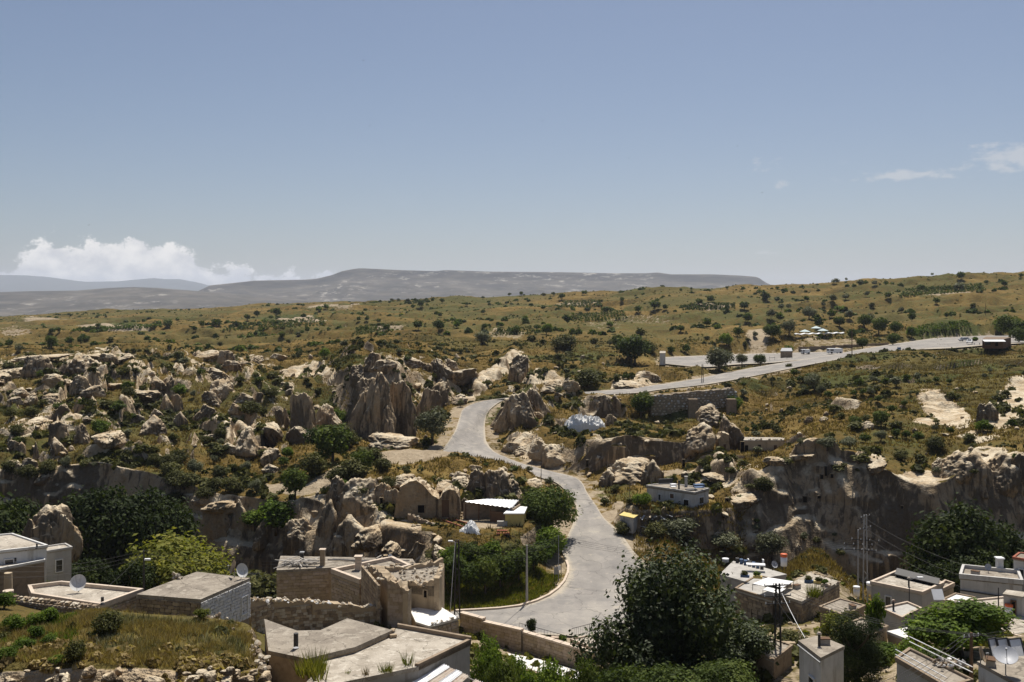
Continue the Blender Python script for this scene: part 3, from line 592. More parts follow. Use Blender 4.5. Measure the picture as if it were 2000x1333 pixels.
# plateau and skyline trees
for t in [(100,680,26),(135,675,18),(157,671,14),(17,678,16),(35,690,17,'olive'),(101,654,14),(114,650,12),(327,643,20),(192,641,10),(395,640,14),(423,640,18,'round',1.4),(380,648,12),(462,638,12),(483,627,14),(503,620,14),(540,620,20),
  (551,661,14),(563,670,10,'bush'),(623,610,14,'green'),(637,605,12,'green'),(672,680,18,'olive'),(633,701,24,'green'),(574,700,10,'bush'),(766,589,7,'bush'),(779,589,7,'bush'),(797,590,8,'bush'),(811,590,8),(830,590,7,'bush'),(845,590,8),(822,601,16),(864,593,11),(911,598,8),
  (943,614,10),(995,578,7),(1018,578,9),(1062,578,7,'bush'),(1081,578,8),(1141,577,10,'round',1.3),(1097,586,14),(1148,612,14),(1181,612,14,'round',1.6),(1108,633,20),(1246,612,16),(1279,606,20,'round',1.3),(857,647,24),(817,645,20),(754,648,16),(892,641,14,'green'),
  (946,645,14),(1008,654,18),(1067,654,26,'green'),(1025,631,12),(701,628,10),(717,628,10),(940,675,28,'olive',1.5),(1100,684,40,'bush',1.1),(1240,714,64,'round',1.1),(1205,678,26),(1160,672,14,'bush'),(1270,690,26,'bush'),(1366,598,16),(1389,591,14,'round',1.4),
  (1496,589,20),(1454,605,16,'round',1.4),(1506,624,20,'olive'),(1461,631,20),(1380,638,18,'round',1.2),(1575,589,12,'green'),(1608,600,12,'olive'),(1627,591,16,'olive',1.2),(1652,586,14,'olive',1.4),(1541,605,12,'olive'),(1526,607,14,'olive'),(1580,624,28,'olive',1.2),
  (1625,622,16),(1641,608,12,'green',1.8),(1702,601,12,'bush'),(1734,584,14),(1692,580,10,'olive'),(1632,556,12,'olive',1.4),(1653,549,7,'olive'),(1681,556,10,'olive',1.6),(1709,558,10,'olive',1.5),(1877,547,17),(1821,538,6),(1797,569,14,'round',1.3),(1995,543,10),
  (1926,556,9),(1874,567,15,'olive',1.8),(1961,560,14,'green'),(1781,628,18),(1510,664,34,'round',1.1),(1541,657,34,'olive',1.1),(1688,642,30),(1716,654,36),(1748,654,28),(1781,661,26,'green'),(1744,677,28),(1664,663,22),(1685,682,24),(1972,662,50,'round',1.1),(2003,668,48),(1990,672,34),(1955,652,30),(1905,669,12,'green',1.4),
  (1419,677,30,'green'),(1405,727,54,'olive',1.35,None,'mid'),(1449,716,26,'olive'),(1485,716,26),(1340,690,18),(1312,692,16),(1440,658,20),(1600,640,22),(1640,640,24),(1660,625,20,'olive'),(1540,690,18,'green'),(1475,660,14,'olive'),(1300,606,12),(1215,590,10),(1330,570,7),(1350,567,6),(1420,566,7),
  (1250,655,18,'bush'),(1330,650,16),(1040,668,18,'bush'),(980,640,12,'green'),(740,632,10),(860,620,10),(600,650,12),(430,676,10,'bush'),(260,688,10,'bush'),(215,668,12,'bush'),(1130,655,14),(1190,640,14,'green'),(1760,612,14,'olive'),(1830,595,14),(1900,600,10,'bush'),(1850,622,12),(1700,628,16,'olive')]: plant(*t)
# mid slopes
for t in [(845,868,74,'olive',1.0,None,'mid'),(650,905,80,'round',1.0,None,'mid'),(612,930,58,'bush',.8,None,'mid'),(690,935,50,'bush'),(728,905,34,'bush'),(628,890,62,'round',1.0,None,'mid'),(672,875,54,'bush',.9,None,'mid'),(705,925,48,'round',1.0,None,'mid'),(660,945,40,'bush',1.0,None,'mid'),(577,975,64,'round',.85,None,'mid'),(540,1042,72,'green',1.3,None,'mid'),(498,1036,46,'green',1.2,None,'mid'),(350,776,28,'green',1.3),(196,850,34,'green',1.1),
  (560,896,26,'green'),(1150,757,46,'bush'),(1090,772,18,'olive'),(1252,815,52,'round',1.0,None,'mid'),(1172,742,20,'bush'),(1072,952,20,'olive'),(1434,806,36,'green'),(1551,737,18),(1590,763,36,'olive',1.1),(1604,773,24,'olive'),(1618,779,16),(1549,755,12,'bush'),(1452,777,18,'olive'),
  (1670,836,24,'round',1.0),(1685,773,14),(1563,870,16,'olive'),(1616,880,28,'olive',1.5),(1660,878,26,'olive',1.5),(1690,885,16,'bush'),(1644,818,14,'bush'),(1707,749,16,'olive',1.3),(1730,755,18),(1750,757,22,'olive',1.2),(1772,747,17),(1792,745,18,'olive'),(1829,749,14),(1853,751,12),
  (1701,773,18,'olive'),(1715,787,16),(1667,775,14),(1721,834,34,'round',1.1),(1742,808,18),(1825,844,15,'olive'),(1721,864,24,'olive',1.2),(1750,856,20),(1792,864,22),(1829,880,32,'bush'),(1857,848,14),(1920,844,26,'green',1.2),(1894,864,22,'bush'),(1934,729,12,'olive'),(1922,741,12,'olive'),
  (1760,900,24,'bush'),(1800,905,22,'bush'),(1850,915,26,'bush'),(1830,930,18,'olive'),(1985,905,20),(1540,720,12,'bush'),(30,850,26,'bush'),(60,815,26,'bush'),(20,815,24,'bush'),(85,795,18,'bush'),(240,735,22,'bush'),(250,775,24,'bush'),(215,760,16,'bush'),(490,810,34,'bush'),(470,785,22,'bush'),
  (470,748,18,'bush'),(530,775,24,'bush'),(500,740,14,'bush'),(430,855,24,'bush'),(400,870,24,'bush'),(345,905,34,'bush'),(380,930,36,'olive'),(345,945,34,'bush'),(430,935,30,'bush'),(480,925,26,'olive'),(420,955,26,'bush'),(330,930,30,'bush'),(300,885,18,'bush'),(620,770,16,'bush'),
  (660,830,34,'green',1.0),(720,790,22,'green'),(745,920,32,'bush'),(760,955,30,'bush',1.0),(705,975,30,'bush'),(670,960,24,'green'),(890,965,16,'olive'),(925,905,10,'bush'),(1185,790,16,'bush'),(1045,830,16,'green'),(900,795,16,'olive'),(1385,805,14,'bush'),(1005,920,12,'bush'),
  (1250,988,26,'green',1.3),(1282,975,24,'green',1.3),(1218,1045,30,'bush'),(1283,1052,40,'bush',.9),(1332,1062,52,'olive',1.5,None,'mid'),(1415,1078,38,'olive',1.6,None,'mid'),(1508,1098,60,'olive',1.05,None,'mid'),(1571,1057,18,'olive'),(1230,985,16,'bush'),(1180,985,18,'bush'),(1200,960,16,'bush'),
  (1595,1060,14,'bush'),(1640,1085,16,'bush'),(1370,960,20,'bush'),(1425,985,18,'bush'),(1490,960,34,'bush'),(1630,1050,12,'olive'),(560,760,14,'olive'),(850,700,10,'bush'),(900,690,10,'bush'),(1010,760,10,'bush')]: plant(*t)
for t in [(20,925,30,'bush'),(55,935,34,'bush'),(95,925,30,'bush'),(128,915,26,'olive'),(330,915,34,'bush'),(300,905,24,'bush'),(160,905,20,'bush'),(240,900,18,'bush'),(360,955,40,'bush',1.2),(400,975,30,'bush'),(455,960,34,'bush'),(500,965,30,'olive'),(345,985,30,'bush')]: plant(*t)
# orchard and road-side trees
for t in [(921,1163,70,'round',.85),(948,1162,78,'round',.8),(976,1150,72,'round',.8),(1013,1136,68,'round',.85),(894,1158,80,'round',.8),(880,1115,56,'green',1.0),(925,1110,50,'round',1.0),(960,1100,48,'green',1.0),(1042,1118,58,'round',1.0),(1062,1095,44,'green',1.1),(905,1090,40,'bush',.9),(870,1150,52,'green',.9),(1000,1095,40,'bush',.9)]: plant(*t, None, 'mid')
plant(1078,1055,114,'round',1.02,None,'near','big soft green round tree beside the narrow road',None); plant(1076,1086,66,'green',1.0,None,'mid','fresh green fruit tree below the big round roadside tree')
# gorge trees: dark, tall
for (px, Y, top, wf, k) in [(150,150,948,.8,'dark'),(186,146,938,.75,'dark'),(222,150,932,.75,'dark'),(258,146,930,.75,'dark'),(292,150,938,.75,'dark'),(322,146,950,.75,'dark'),(8,142,938,.8,'dark'),(38,150,955,.7,'dark'),(-40,146,940,.8,'dark'),(375,138,1050,.9,'dark'),(412,128,1075,.9,'dark'),(470,140,1100,.9,'bush'),(515,132,1098,.8,'bush')]:
    zb = ground((px-1000)/FPX*Y, Y); zt = CZ-(top-HY)/FPX*Y; plant(px, 0, (zt-zb)*FPX/Y, k, wf, Y, 'near' if k == 'dark' and px > 0 else 'mid', zb=zb)
for (px, Y, top, wf, k, lab) in [(330,118,1036,1.15,'yellow','broad yellow-green tree growing in the gorge below the cliff edge'),(120,112,1075,1.0,'dark',None),(175,110,1080,.9,'dark',None),(225,112,1090,.9,'dark',None),(75,104,1118,.8,'green',None),(265,112,1085,.8,'dark',None),
     (1835,130,985,.75,'dark',None),(1882,128,962,.85,'dark','tallest dark green tree in front of the right-hand cliff'),(1928,132,985,.75,'dark',None),(1975,130,1070,.9,'dark',None),(2020,128,1040,.9,'dark',None),(1860,122,1060,.9,'dark',None),(1920,122,1060,.9,'dark',None)]:
    zb = ground((px-1000)/FPX*Y, Y); zt = CZ-(top-HY)/FPX*Y; plant(px, 0, (zt-zb)*FPX/Y, k, wf, Y, 'near', lab, zb=zb)
# foreground trees, each with its own crown
def big_tree(name, label, px, Y, top, w, cm, seed, tr=.03, cat='tree', zb=None, h=.55):
    p = Vector(((px-1000)/FPX*Y, Y, 0)); p.z = ground(p.x, p.y) if zb is None else zb
    H = CZ-(top-HY)/FPX*Y-p.z; W_ = w*Y/FPX; o = empty(name, p, label, cat); o.scale = (W_, W_, H)
    link('crown', cm, o); link('trunk', trunk_mesh('trunk', seed, tr, h, 9, .34, .18), o); return o
big_tree('walnut_tree', 'huge dark glossy-leaved tree filling the foreground beside the road junction', 1328, 84, 1066, 425, crown('crown', 77, 64000, .0112, 'leaf_walnut', 60, (.54,.54,.60), .40, (.10,.17), taper=.12), 3, zb=18.5)
big_tree('walnut_tree', 'dark glossy-leaved tree at the right foot of the huge one, beside the stone steps', 1462, 78, 1225, 130, crown('crown', 78, 9000, .026, 'leaf_walnut', 14, (.5,.5,.46), .53, (.15,.25)), 4)
big_tree('willow_tree', 'light green drooping willow between the road and the huge dark tree', 1250, 108, 1084, 82, crown('crown', 79, 8000, .024, 'leaf_green', 14, (.46,.46,.38), .6, (.12,.22), droop=.35, aspect=.3), 5)
big_tree('pine_tree', 'dense dark pine in the foreground before the small white gabled house', 1672, 72, 1186, 165, crown('crown', 80, 14000, .018, 'leaf_conifer', 26, (.5,.5,.5), .5, (.09,.17), taper=.45, aspect=.3), 6)
big_tree('vine_tree', 'wide bright green leafy tree spreading over the flat roofs', 1873, 73, 1168, 262, crown('crown', 81, 12000, .021, 'leaf_green', 24, (.5,.34,.42), .55, (.10,.17)), 7)
big_tree('vine_tree', 'small bright green tree beside the grey flat roof behind the dark pine', 1712, 82, 1148, 42, crown('crown', 82, 2500, .045, 'leaf_green', 10, (.5,.5,.45), .55, (.15,.25)), 8)
for (px, Y, top, w, k, lab) in [(955,82,1236,90,'green','white-flowering leafy shrub against the grey house wall below the stone wall'),(1020,80,1262,100,'green','leafy green shrub in the middle of the courtyard planting'),(1090,79,1268,110,'green','leafy green shrub near the huge tree in the courtyard planting'),(1150,78,1278,90,'round','dark green shrub under the left edge of the huge foreground tree'),
      (985,76,1275,90,'round','dark green shrub in front of the courtyard planting')]:
    p = Vector(((px-1000)/FPX*Y, Y, 0)); p.z = min(ground(p.x, Y), CZ-(1345-HY)/FPX*Y); H = CZ-(top-HY)/FPX*Y-p.z
    o = empty('leafy_shrub', p, lab, 'shrub'); o.scale = (w*Y/FPX, w*Y/FPX, H); cm, tm = get_crown(k, 'near', px % 2); link('crown', cm, o); link('trunk', tm, o)
for (px, py, h, k, wf, lab) in [(207,1242,62,'bush',.8,'dark bushy sapling standing in the dry grass before the flat roof pipe'),(150,1292,52,'bush',.7,'dark green bush at the front edge of the grassy terrace'),(68,1225,34,'green',1.2,'vine plant in the terrace garden'),(30,1235,40,'green',1.2,'vine plant in the terrace garden'),(95,1215,34,'green',1.1,'vine plant in the terrace garden'),
      (8,1190,36,'green',1.2,'vine plant in the terrace garden'),(45,1275,32,'green',1.4,'vine plant in the terrace garden'),(95,1262,26,'green',1.4,'vine plant in the terrace garden'),(15,1290,30,'green',1.4,'vine plant in the terrace garden'),(70,1250,30,'green',1.3,'vine plant in the terrace garden'),(50,1150,34,'bush',.8,'dark shrub beside the white round chimney at the left edge'),(395,1210,22,'yellow',1.5,'yellow-green weed clump against the dark stone house wall'),(108,1298,20,'green',1.5,'vine plant in the terrace garden')]:
    plant(px, py, h, k, wf, None, 'mid', lab, 'vines in the terrace garden' if 'vine plant' in lab else None)
for (px, Y, top, w_, k, lab) in [(1545,86,1225,60,'bush','dark shrub at the foot of the brown stone house'),(1505,84,1258,60,'bush','dark shrub between the double pole and the huge tree'),(1632,88,1196,60,'yellow','yellow-green shrub on the bank right of the brown stone house'),(1660,90,1178,50,'bush','low brown-green shrub on the bank below the pylon'),(1700,76,1250,80,'round','dark shrub at the right foot of the pine'),
      (1735,78,1262,60,'green','green shrub below the small pale roof strip'),(1575,70,1322,40,'yellow','yellow-green weeds at the foot of the small light grey house'),(1830,66,1262,80,'round','dark shrub under the wide bright green tree'),(1790,70,1240,60,'green','leafy shrub left under the wide bright green tree'),(1425,74,1290,120,'round','dark leafy shrub under the right side of the huge tree'),(1225,76,1290,130,'round','dark leafy shrub under the left side of the huge tree'),(1320,72,1300,150,'round','dark leafy shrub right under the huge tree')]:
    p = Vector(((px-1000)/FPX*Y, Y, 0)); p.z = ground(p.x, Y)-.2; H = max(1.2, CZ-(top-HY)/FPX*Y-p.z)
    o = empty('leafy_shrub', p, lab, 'shrub'); o.scale = (w_*Y/FPX*1.15, w_*Y/FPX*1.15, H); cm, tm = get_crown(k, 'mid' if w_ < 90 else 'near', px % 2); link('crown', cm, o); link('trunk', tm, o)
# ------------------------------------------------------------------ rocks of the tuff country
bmI = bmesh.new(); bmesh.ops.create_icosphere(bmI, subdivisions=5, radius=1)
ICO = np.array([v.co[:] for v in bmI.verts]); ICF = np.array([[v.index for v in f.verts] for f in bmI.faces]); bmI.free()
bmI = bmesh.new(); bmesh.ops.create_icosphere(bmI, subdivisions=3, radius=1)
ICO3 = np.array([v.co[:] for v in bmI.verts]); ICF3 = np.array([[v.index for v in f.verts] for f in bmI.faces]); bmI.free()
def rock_mesh(seed, kind, lo=False, mat='tuff'):
    rng = np.random.default_rng(seed); D, F = (ICO3, ICF3) if lo else (ICO, ICF)
    npl = {'boulder': 16, 'fin': 22, 'cone': 20, 'slab': 14}[kind]
    n = rng.normal(size=(npl, 3))
    if kind in ('fin', 'cone'): n[:, 2] = n[:, 2]*.25+({'fin': .22, 'cone': .55}[kind])
    n /= np.linalg.norm(n, axis=1)[:, None]; d = rng.uniform(.55, 1, npl)
    n = np.concatenate([n, [[0, 0, -1]]]); d = np.append(d, .5)
    q = d[None]/np.maximum(D@n.T, 1e-3); k = 14.0
    r = -np.log(np.sum(np.exp(-k*np.clip(q, 0, 3)), 1))/k
    r = np.clip(r, .25, 1.5)
    P = D*r[:, None]
    if kind == 'fin':
        th = np.arctan2(D[:, 1], D[:, 0]); P[:, :2] *= (1+.22*(1-np.abs(2*fbm(th*2.2+5, D[:, 2]*.5, None, 3, seed)-1))-.12)[:, None]
    disp = (fbm(P[:, 0]*2.2+seed, P[:, 1]*2.2, P[:, 2]*(1.1 if kind == 'fin' else 2.2), 4, seed)-.5)*.5
    crack = sstep(np.abs(fbm(P[:, 0]*1.6, P[:, 1]*1.6+seed, P[:, 2]*.6, 3, seed+3)-.5), .0, .035)
    fine = (1-np.abs(2*fbm(P[:, 0]*5+3, P[:, 1]*5, P[:, 2]*(2.2 if kind in ('fin', 'cone') else 5), 3, seed+7)-1))
    P = P*(1+disp-.15*(1-crack)+.17*(fine-.6))[:, None]
    mn, mx = P.min(0), P.max(0); P = (P-(mn+mx)/2)/(mx-mn)           # unit box
    P[:, 2] += .5-.2                                                 # foot sunk into the ground
    if kind == 'slab': P[:, 2] = np.where(P[:, 2] > .5, .5+(P[:, 2]-.5)*.5, P[:, 2])
    return fast_mesh('rock_outcrop', P, F, mat, True)
ROCK = {(k, i): rock_mesh(100+i*13+ord(k[0]), k, False) for k in ('boulder', 'fin', 'cone', 'slab') for i in range(3)}
ROCKLO = {(k, i): rock_mesh(300+i*13+ord(k[0]), k, True) for k in ('boulder', 'fin', 'cone', 'slab') for i in range(5)}
rngR = random.Random(11)
KT = {'boulder': ('boulder', 'pale rounded tuff boulder', 'rock'), 'fin': ('rock_pinnacle', 'fluted upright tuff pinnacle', 'rock'), 'cone': ('rock_cone', 'pale pointed tuff cone', 'rock'), 'slab': ('slab_rock', 'bare pale sloping tuff slab', 'rock')}
def rock(px, py, w, h, kind='boulder', lean=0, Y=None, depth=None, label=None, lo=False, group=None, z=None):
    p = hit(px, py) if Y is None else Vector(((px-1000)/FPX*Y, Y, 0))
    if Y is not None: p.z = (CZ-(py-HY)/FPX*Y) if z is None else z
    W_, H_ = w*p.y/FPX*1.05, h*p.y/FPX*(1.12 if h > 50 else 1.02)
    D_ = (depth or (W_*rngR.uniform(.7, 1.05) if kind != 'slab' else max(W_*.7, H_*3)))
    p = p+Vector((0, D_*.3, 0)) if Y is None and kind != 'slab' else p
    me = (ROCKLO if lo else ROCK)[(kind, rngR.randrange(5 if lo else 3))]
    nm, txt, cat = KT[kind]; o = link(nm, me); o.location = p; o.scale = (W_, D_, H_)
    o.rotation_euler = (rngR.uniform(-.08, .08), R(lean)+rngR.uniform(-.1, .1), rngR.choice([0, math.pi])+rngR.uniform(-.5, .5))
    tag(o, label, cat, group, 'thing')
    if not label: AUTO.append((o, ('pale tuff stone' if lo else txt), (px, py-h*.5), w))
    return o
for t in [(68,730,60,44,'fin'),(85,702,110,13,'slab'),(150,724,84,42,'cone'),(212,708,42,22),(238,707,38,20),(180,698,70,9,'slab'),(22,738,66,28,'slab'),(-6,750,50,30,'slab'),(150,764,48,38,'fin'),(108,754,54,28),(192,756,16,20,'fin'),(228,760,26,18,'slab'),
  (30,777,36,24),(55,792,26,30),(28,789,28,16),(92,792,42,27),(137,776,19,13),(180,774,40,24),(118,817,28,34,'cone'),(70,830,38,20,'slab'),(205,790,20,9),(163,825,22,14),(112,870,42,52,'fin'),(158,864,36,44,'fin'),(105,886,34,38,'fin'),(20,882,28,26),(38,887,18,28,'cone'),
  (70,897,14,42,'fin'),(55,917,32,28),(15,937,36,44,'fin'),(40,927,28,26),(80,947,48,34),(213,867,60,34,'slab'),(292,848,52,44,'fin'),(306,822,28,28),(270,827,26,22),(322,808,30,46,'fin'),(322,773,36,48,'fin',-14),(280,778,62,26,'slab'),(300,757,40,26,'fin'),(345,802,24,40,'fin'),(350,834,32,36,'fin'),
  (420,743,52,30),(450,722,42,22),(402,702,54,22),(440,707,36,28,'fin'),(500,707,26,15),(540,702,32,14),(470,717,32,15),(430,779,68,46,'fin',-18),(408,794,42,38,'fin',-20),(478,793,42,32),(505,783,17,20),(462,808,28,26),(395,824,42,40,'fin',-24),(440,763,24,28,'fin'),
  (475,884,62,54,'cone'),(448,882,32,20),(515,890,32,22),(412,857,28,14,'slab'),(535,866,40,62,'slab',28),(548,829,20,38,'fin',16),(562,833,14,46,'fin',8),(590,841,54,84,'fin'),(582,870,50,46,'cone'),(530,908,42,36),(530,924,34,20),(640,838,54,54,'fin'),
  (690,852,38,98,'fin',6),(738,846,72,132,'fin'),(714,806,50,76,'fin'),(786,842,58,112,'fin'),(700,748,32,44,'fin',-12),(722,722,32,42,'fin',-16),(752,727,62,32),(806,717,58,26),(836,724,26,18),(860,733,42,42,'fin',14),(880,722,32,26),(905,748,62,38,'slab',14),
  (832,816,52,66,'fin',-24),(852,794,52,56,'fin',-20),(895,793,36,28),(768,872,96,38,'slab'),(738,864,28,24,'cone'),(1012,741,42,54,'fin'),(1080,764,52,26),(1112,767,42,28),(992,838,52,66,'fin',-22),(1024,830,56,70,'fin',-20),(1052,812,44,62,'fin',-16),(976,832,30,44,'fin',-18),(1050,818,22,16),
  (1020,887,42,22),(1000,882,42,22),(1058,897,50,44),(1086,908,56,46,'fin'),(1050,872,28,20),(1240,942,96,50),(1192,948,42,36,'fin'),(1278,948,50,54,'fin'),(1215,935,50,40,'fin',-15),(1180,812,44,50,'fin'),(1205,806,30,44,'fin'),(1272,743,42,22),(1235,758,74,20,'slab'),(1195,832,26,28),
  (1388,828,54,42,'boulder',20),(1368,884,64,62),(1437,880,72,78,'cone'),(1580,825,22,13),(1610,822,18,9),(1695,840,28,20),(1920,824,22,44,'fin'),(1940,822,38,44,'fin'),
  (1876,942,66,64),(1918,958,78,84,'fin'),(1964,968,70,92),(2000,958,60,84,'fin'),(1840,932,34,44),(1685,905,26,26),(1712,915,40,18,'slab',25),(1565,896,52,14,'slab'),(1520,908,50,18),(1560,1085,20,26,'cone'),(1400,938,60,18,'slab'),(1445,985,60,26,'slab',20),
  (932,968,52,56,'fin'),(968,972,62,60,'fin'),(1000,975,52,46,'fin'),(902,936,34,18),(925,920,30,14),(872,960,36,24),(900,950,40,20),(1040,955,40,22),(655,985,50,60,'fin'),(700,1000,80,70,'fin'),(640,1050,50,80,'fin'),(745,985,50,50,'fin'),(735,1060,34,54,'slab',-28),(770,1085,40,50,'slab',-26),(810,1090,30,40,'fin',-24),(690,1090,90,90,'fin'),(855,1085,26,30,'slab',-24),
  (440,1000,50,34,'slab'),(470,1040,40,70,'fin'),(395,985,40,30),(520,1060,60,60,'fin'),(420,1050,60,70,'fin'),(580,1070,60,60,'fin')]: rock(*t)
for t in [(92,1088,96,112),(132,1086,50,92),(62,1090,50,86)]: rock(*t, 'boulder', 0, 122, None, None)
for t in [(772,1010,44,64,'fin',0,154),(842,1000,46,34,'boulder',0,156),(905,1008,26,44,'fin',0,155),(790,948,50,26,'boulder',0,160),(868,958,40,18,'boulder',0,158)]: rock(*t)
# small stones strewn over the slopes
ZONES = [((0,700,520,900),24,(6,14)),((540,700,900,860),40,(6,16)),((960,700,1300,930),40,(5,14)),((1330,760,1990,900),24,(5,12)),((880,900,1060,980),26,(5,14)),((600,930,860,1090),30,(6,18)),((1180,920,1500,1060),34,(6,18))]
for (x0, y0, x1, y1), n, (s0, s1) in ZONES:
    for _ in range(n):
        px, py = rngR.uniform(x0, x1), rngR.uniform(y0, y1); w = rngR.uniform(s0, s1)
        p = hit(px, py); dd = kd.find((p.x, p.y, 0))[2]
        if dd < 3: continue
        o = rock(px, py, w, w*rngR.uniform(.5, 1.1), rngR.choice(['boulder', 'fin', 'slab', 'fin', 'cone']), rngR.uniform(-15, 15), lo=True, group='loose stones on the slopes')
# dark scrub bushes one can tell apart, strewn over the slopes
for (x0, y0, x1, y1), n, (s0, s1), lab in [((0,700,560,930),62,(9,22),'low dark shrub growing among the rocks of the left-hand slope'),((560,680,960,900),20,(8,18),'low dark shrub on the slope around the big dark rock wall'),((960,660,1300,800),16,(8,16),'low dark shrub on the grassy knoll above the winding road'),((1450,730,1990,930),46,(8,22),'low dark shrub on the dry slope below the upper road'),((0,610,1990,690),8,(5,11),'small far shrub dotted on the grassy plateau'),((880,905,1060,985),8,(8,14),'low dark shrub on the bank above the metal-roofed shed'),((1380,900,1480,1050),8,(10,20),'low dark shrub clinging to the rocks right of the white house')]:
    for _ in range(n):
        px, py = rngR.uniform(x0, x1), rngR.uniform(y0, y1); p = hit(px, py)
        if kd.find((p.x, p.y, 0))[2] < 4: continue
        plant(px, py, rngR.uniform(s0, s1), rngR.choice(['bush', 'bush', 'bush', 'olive', 'round']), rngR.uniform(.9, 1.5), None, 'far', None, 'scattered scrub')
# ------------------------------------------------------------------ grass and scrub nobody could count
def tufts(name, pts, hts, mat, nb_, rng, label, spread=.5, width=.1, lean=.5):
    n = len(pts); P = np.repeat(pts, nb_, 0); H = np.repeat(hts, nb_)*rng.uniform(.5, 1.15, n*nb_)
    a = rng.uniform(0, 6.283, n*nb_); rr = np.repeat(hts, nb_)*spread*np.sqrt(rng.uniform(0, 1, n*nb_))
    B = P+np.stack([np.cos(a)*rr, np.sin(a)*rr, np.zeros_like(a)], 1)
    t2 = rng.uniform(0, 6.283, n*nb_); wv = np.stack([np.cos(t2), np.sin(t2), np.zeros_like(t2)], 1)*(np.repeat(hts, nb_)*width)[:, None]
    tip = B+np.stack([np.cos(a)*H*lean*rng.uniform(.2, 1, len(a)), np.sin(a)*H*lean*rng.uniform(.2, 1, len(a)), H], 1)
    V = np.stack([B-wv, B+wv, tip], 1).reshape(-1, 3); F = np.arange(len(V)).reshape(-1, 3)
    T = np.clip(np.repeat(rng.uniform(.1, .9, n), nb_)+rng.normal(0, .15, n*nb_), 0, 1); T = np.repeat(T[:, None], 3, 0).repeat(3, 1)
    return tag(link(name, fast_mesh(name, V, F, mat, False, {'tint': T})), label, 'grass', kind='stuff')
rg = np.random.default_rng(4)
def clumps(name, pts, hts, mat, k, label):
    n = len(pts); d_ = rg.normal(size=(n*k, 3)); d_ /= np.linalg.norm(d_, axis=1)[:, None]; d_[:, 2] = np.abs(d_[:, 2]); H = np.repeat(hts, k)[:, None]
    C_ = np.repeat(pts, k, 0)+d_*H*np.array([.8, .8, .75])*rg.uniform(.5, 1, (n*k, 1)); V_, F_ = leaf_quads(C_, d_+rg.normal(0, .4, d_.shape), H[:, 0]*.42, rg, .75)
    T_ = np.clip(np.repeat(np.repeat(rg.uniform(.15, .8, n), k)+rg.normal(0, .14, n*k), 4), 0, 1)[:, None].repeat(3, 1)
    return tag(link(name, fast_mesh(name, V_, F_, mat, False, {'tint': T_})), label, 'scrub', kind='stuff')
def scatter(n, cond, wpow=1.0):
    """random ground points with probability by visible area"""
    A = np.abs(np.gradient(TX, axis=0)*np.gradient(TY, axis=1))/TY**wpow; A = A*cond; A = A/A.sum()
    k = rg.choice(A.size, n, p=A.ravel()); i, j = np.unravel_index(k, A.shape)
    i2 = np.minimum(i+1, NC-1); j2 = np.minimum(j+1, NR-1); u = rg.uniform(0, 1, n); v = rg.uniform(0, 1, n)
    f = lambda M: (M[i, j]*(1-u)+M[i2, j]*u)*(1-v)+(M[i, j2]*(1-u)+M[i2, j2]*u)*v
    return np.stack([f(TX), f(TY), f(TZ)], 1)
clump = fbm(TX/9, TY/9, None, 3, 71)
soft = (slopeY < 1.0)*(ZB < .5)*(ZR < .75)*(RDIST > 1.2)
inview = (PXG > -60) & (PXG < 2060)
mid = soft*(TY > 126)*(TY < 430)*sstep(clump, .40, .62)*inview*((SIG > 9) | (PXG > 860))
pts = scatter(38000, mid, 1.0); tufts('dry_grass', pts, rg.uniform(.25, .7, len(pts)), 'leaf_dry', 5, rg, 'straw-coloured dry grass covering the hillsides', .8, .22, .8)
pts = scatter(9000, soft*(TY > 126)*(TY < 430)*sstep(clump, .52, .40)*inview, 1.0); clumps('low_scrub', pts, rg.uniform(.3, .85, len(pts)), 'leaf_bush', 9, 'dark green low scrub mixed into the dry grass')
pts = scatter(1800, (1-.65*sstep(PXG, 1380, 1500))*(slopeY < 1.2)*(RDIST > 3.0)*(ZB < .4)*(TY > 150)*(TY < 400)*(sstep(clump, .50, .38)*(1+2.2*BL))*inview*((SIG > 9) | (PXG > 860)), 1.0); clumps('scrub_bushes', pts, rg.uniform(.7, 1.6, len(pts)), 'leaf_bush', 34, 'dark rounded scrub growing in the hollows of the slopes')
pts = scatter(5500, soft*(TY > 380)*(TY < 1150)*sstep(clump, .5, .6)*inview, .6); clumps('plateau_scrub', pts, rg.uniform(.5, 1.3, len(pts)), 'leaf_bush', 7, 'sparse dark scrub dotted over the grassy plateau')
pts = scatter(8500, (.05+sstep(fbm(TX/1.7, TY/1.7, None, 3, 81), .47, .58))*(TY > 56)*(TY < 69)*(PXG < 512)*(SIG > 2)*(SIG < 3.02)*(PXG > -60)*(ZG < .35)*1.0, .3); tufts('mound_grass', pts, rg.uniform(.12, .55, len(pts))*(1-.45*sstep(pts[:, 1], 64.5, 67.5)), 'leaf_gold', 9, rg, 'long dry golden grass on the foreground terrace', .5, .045, .7)
pts = scatter(700, sstep(fbm(TX/2.2, TY/2.2, None, 3, 85), .44, .58)*(TY > 57)*(TY < 68)*(PXG < 150)*(SIG > 2)*(SIG < 3.02)*(PXG > -60)*1.0, .3); tufts('garden_weeds', pts, rg.uniform(.14, .4, len(pts)), 'leaf_green', 10, rg, 'green weeds in the terrace garden', .6, .08, .7)
pts = scatter(1500, (.1+sstep(fbm(TX/2.5, TY/2.5, None, 3, 83), .48, .6))*(TY > 59)*(TY < 66)*(PXG > 190)*(PXG < 470)*(SIG > 2)*(SIG < 3)*1.0, .3); tufts('white_flowers', pts, rg.uniform(.22, .48, len(pts)), 'leaf_flower', 9, rg, 'pale flowering weeds in the dry terrace grass', .8, .06, .5)
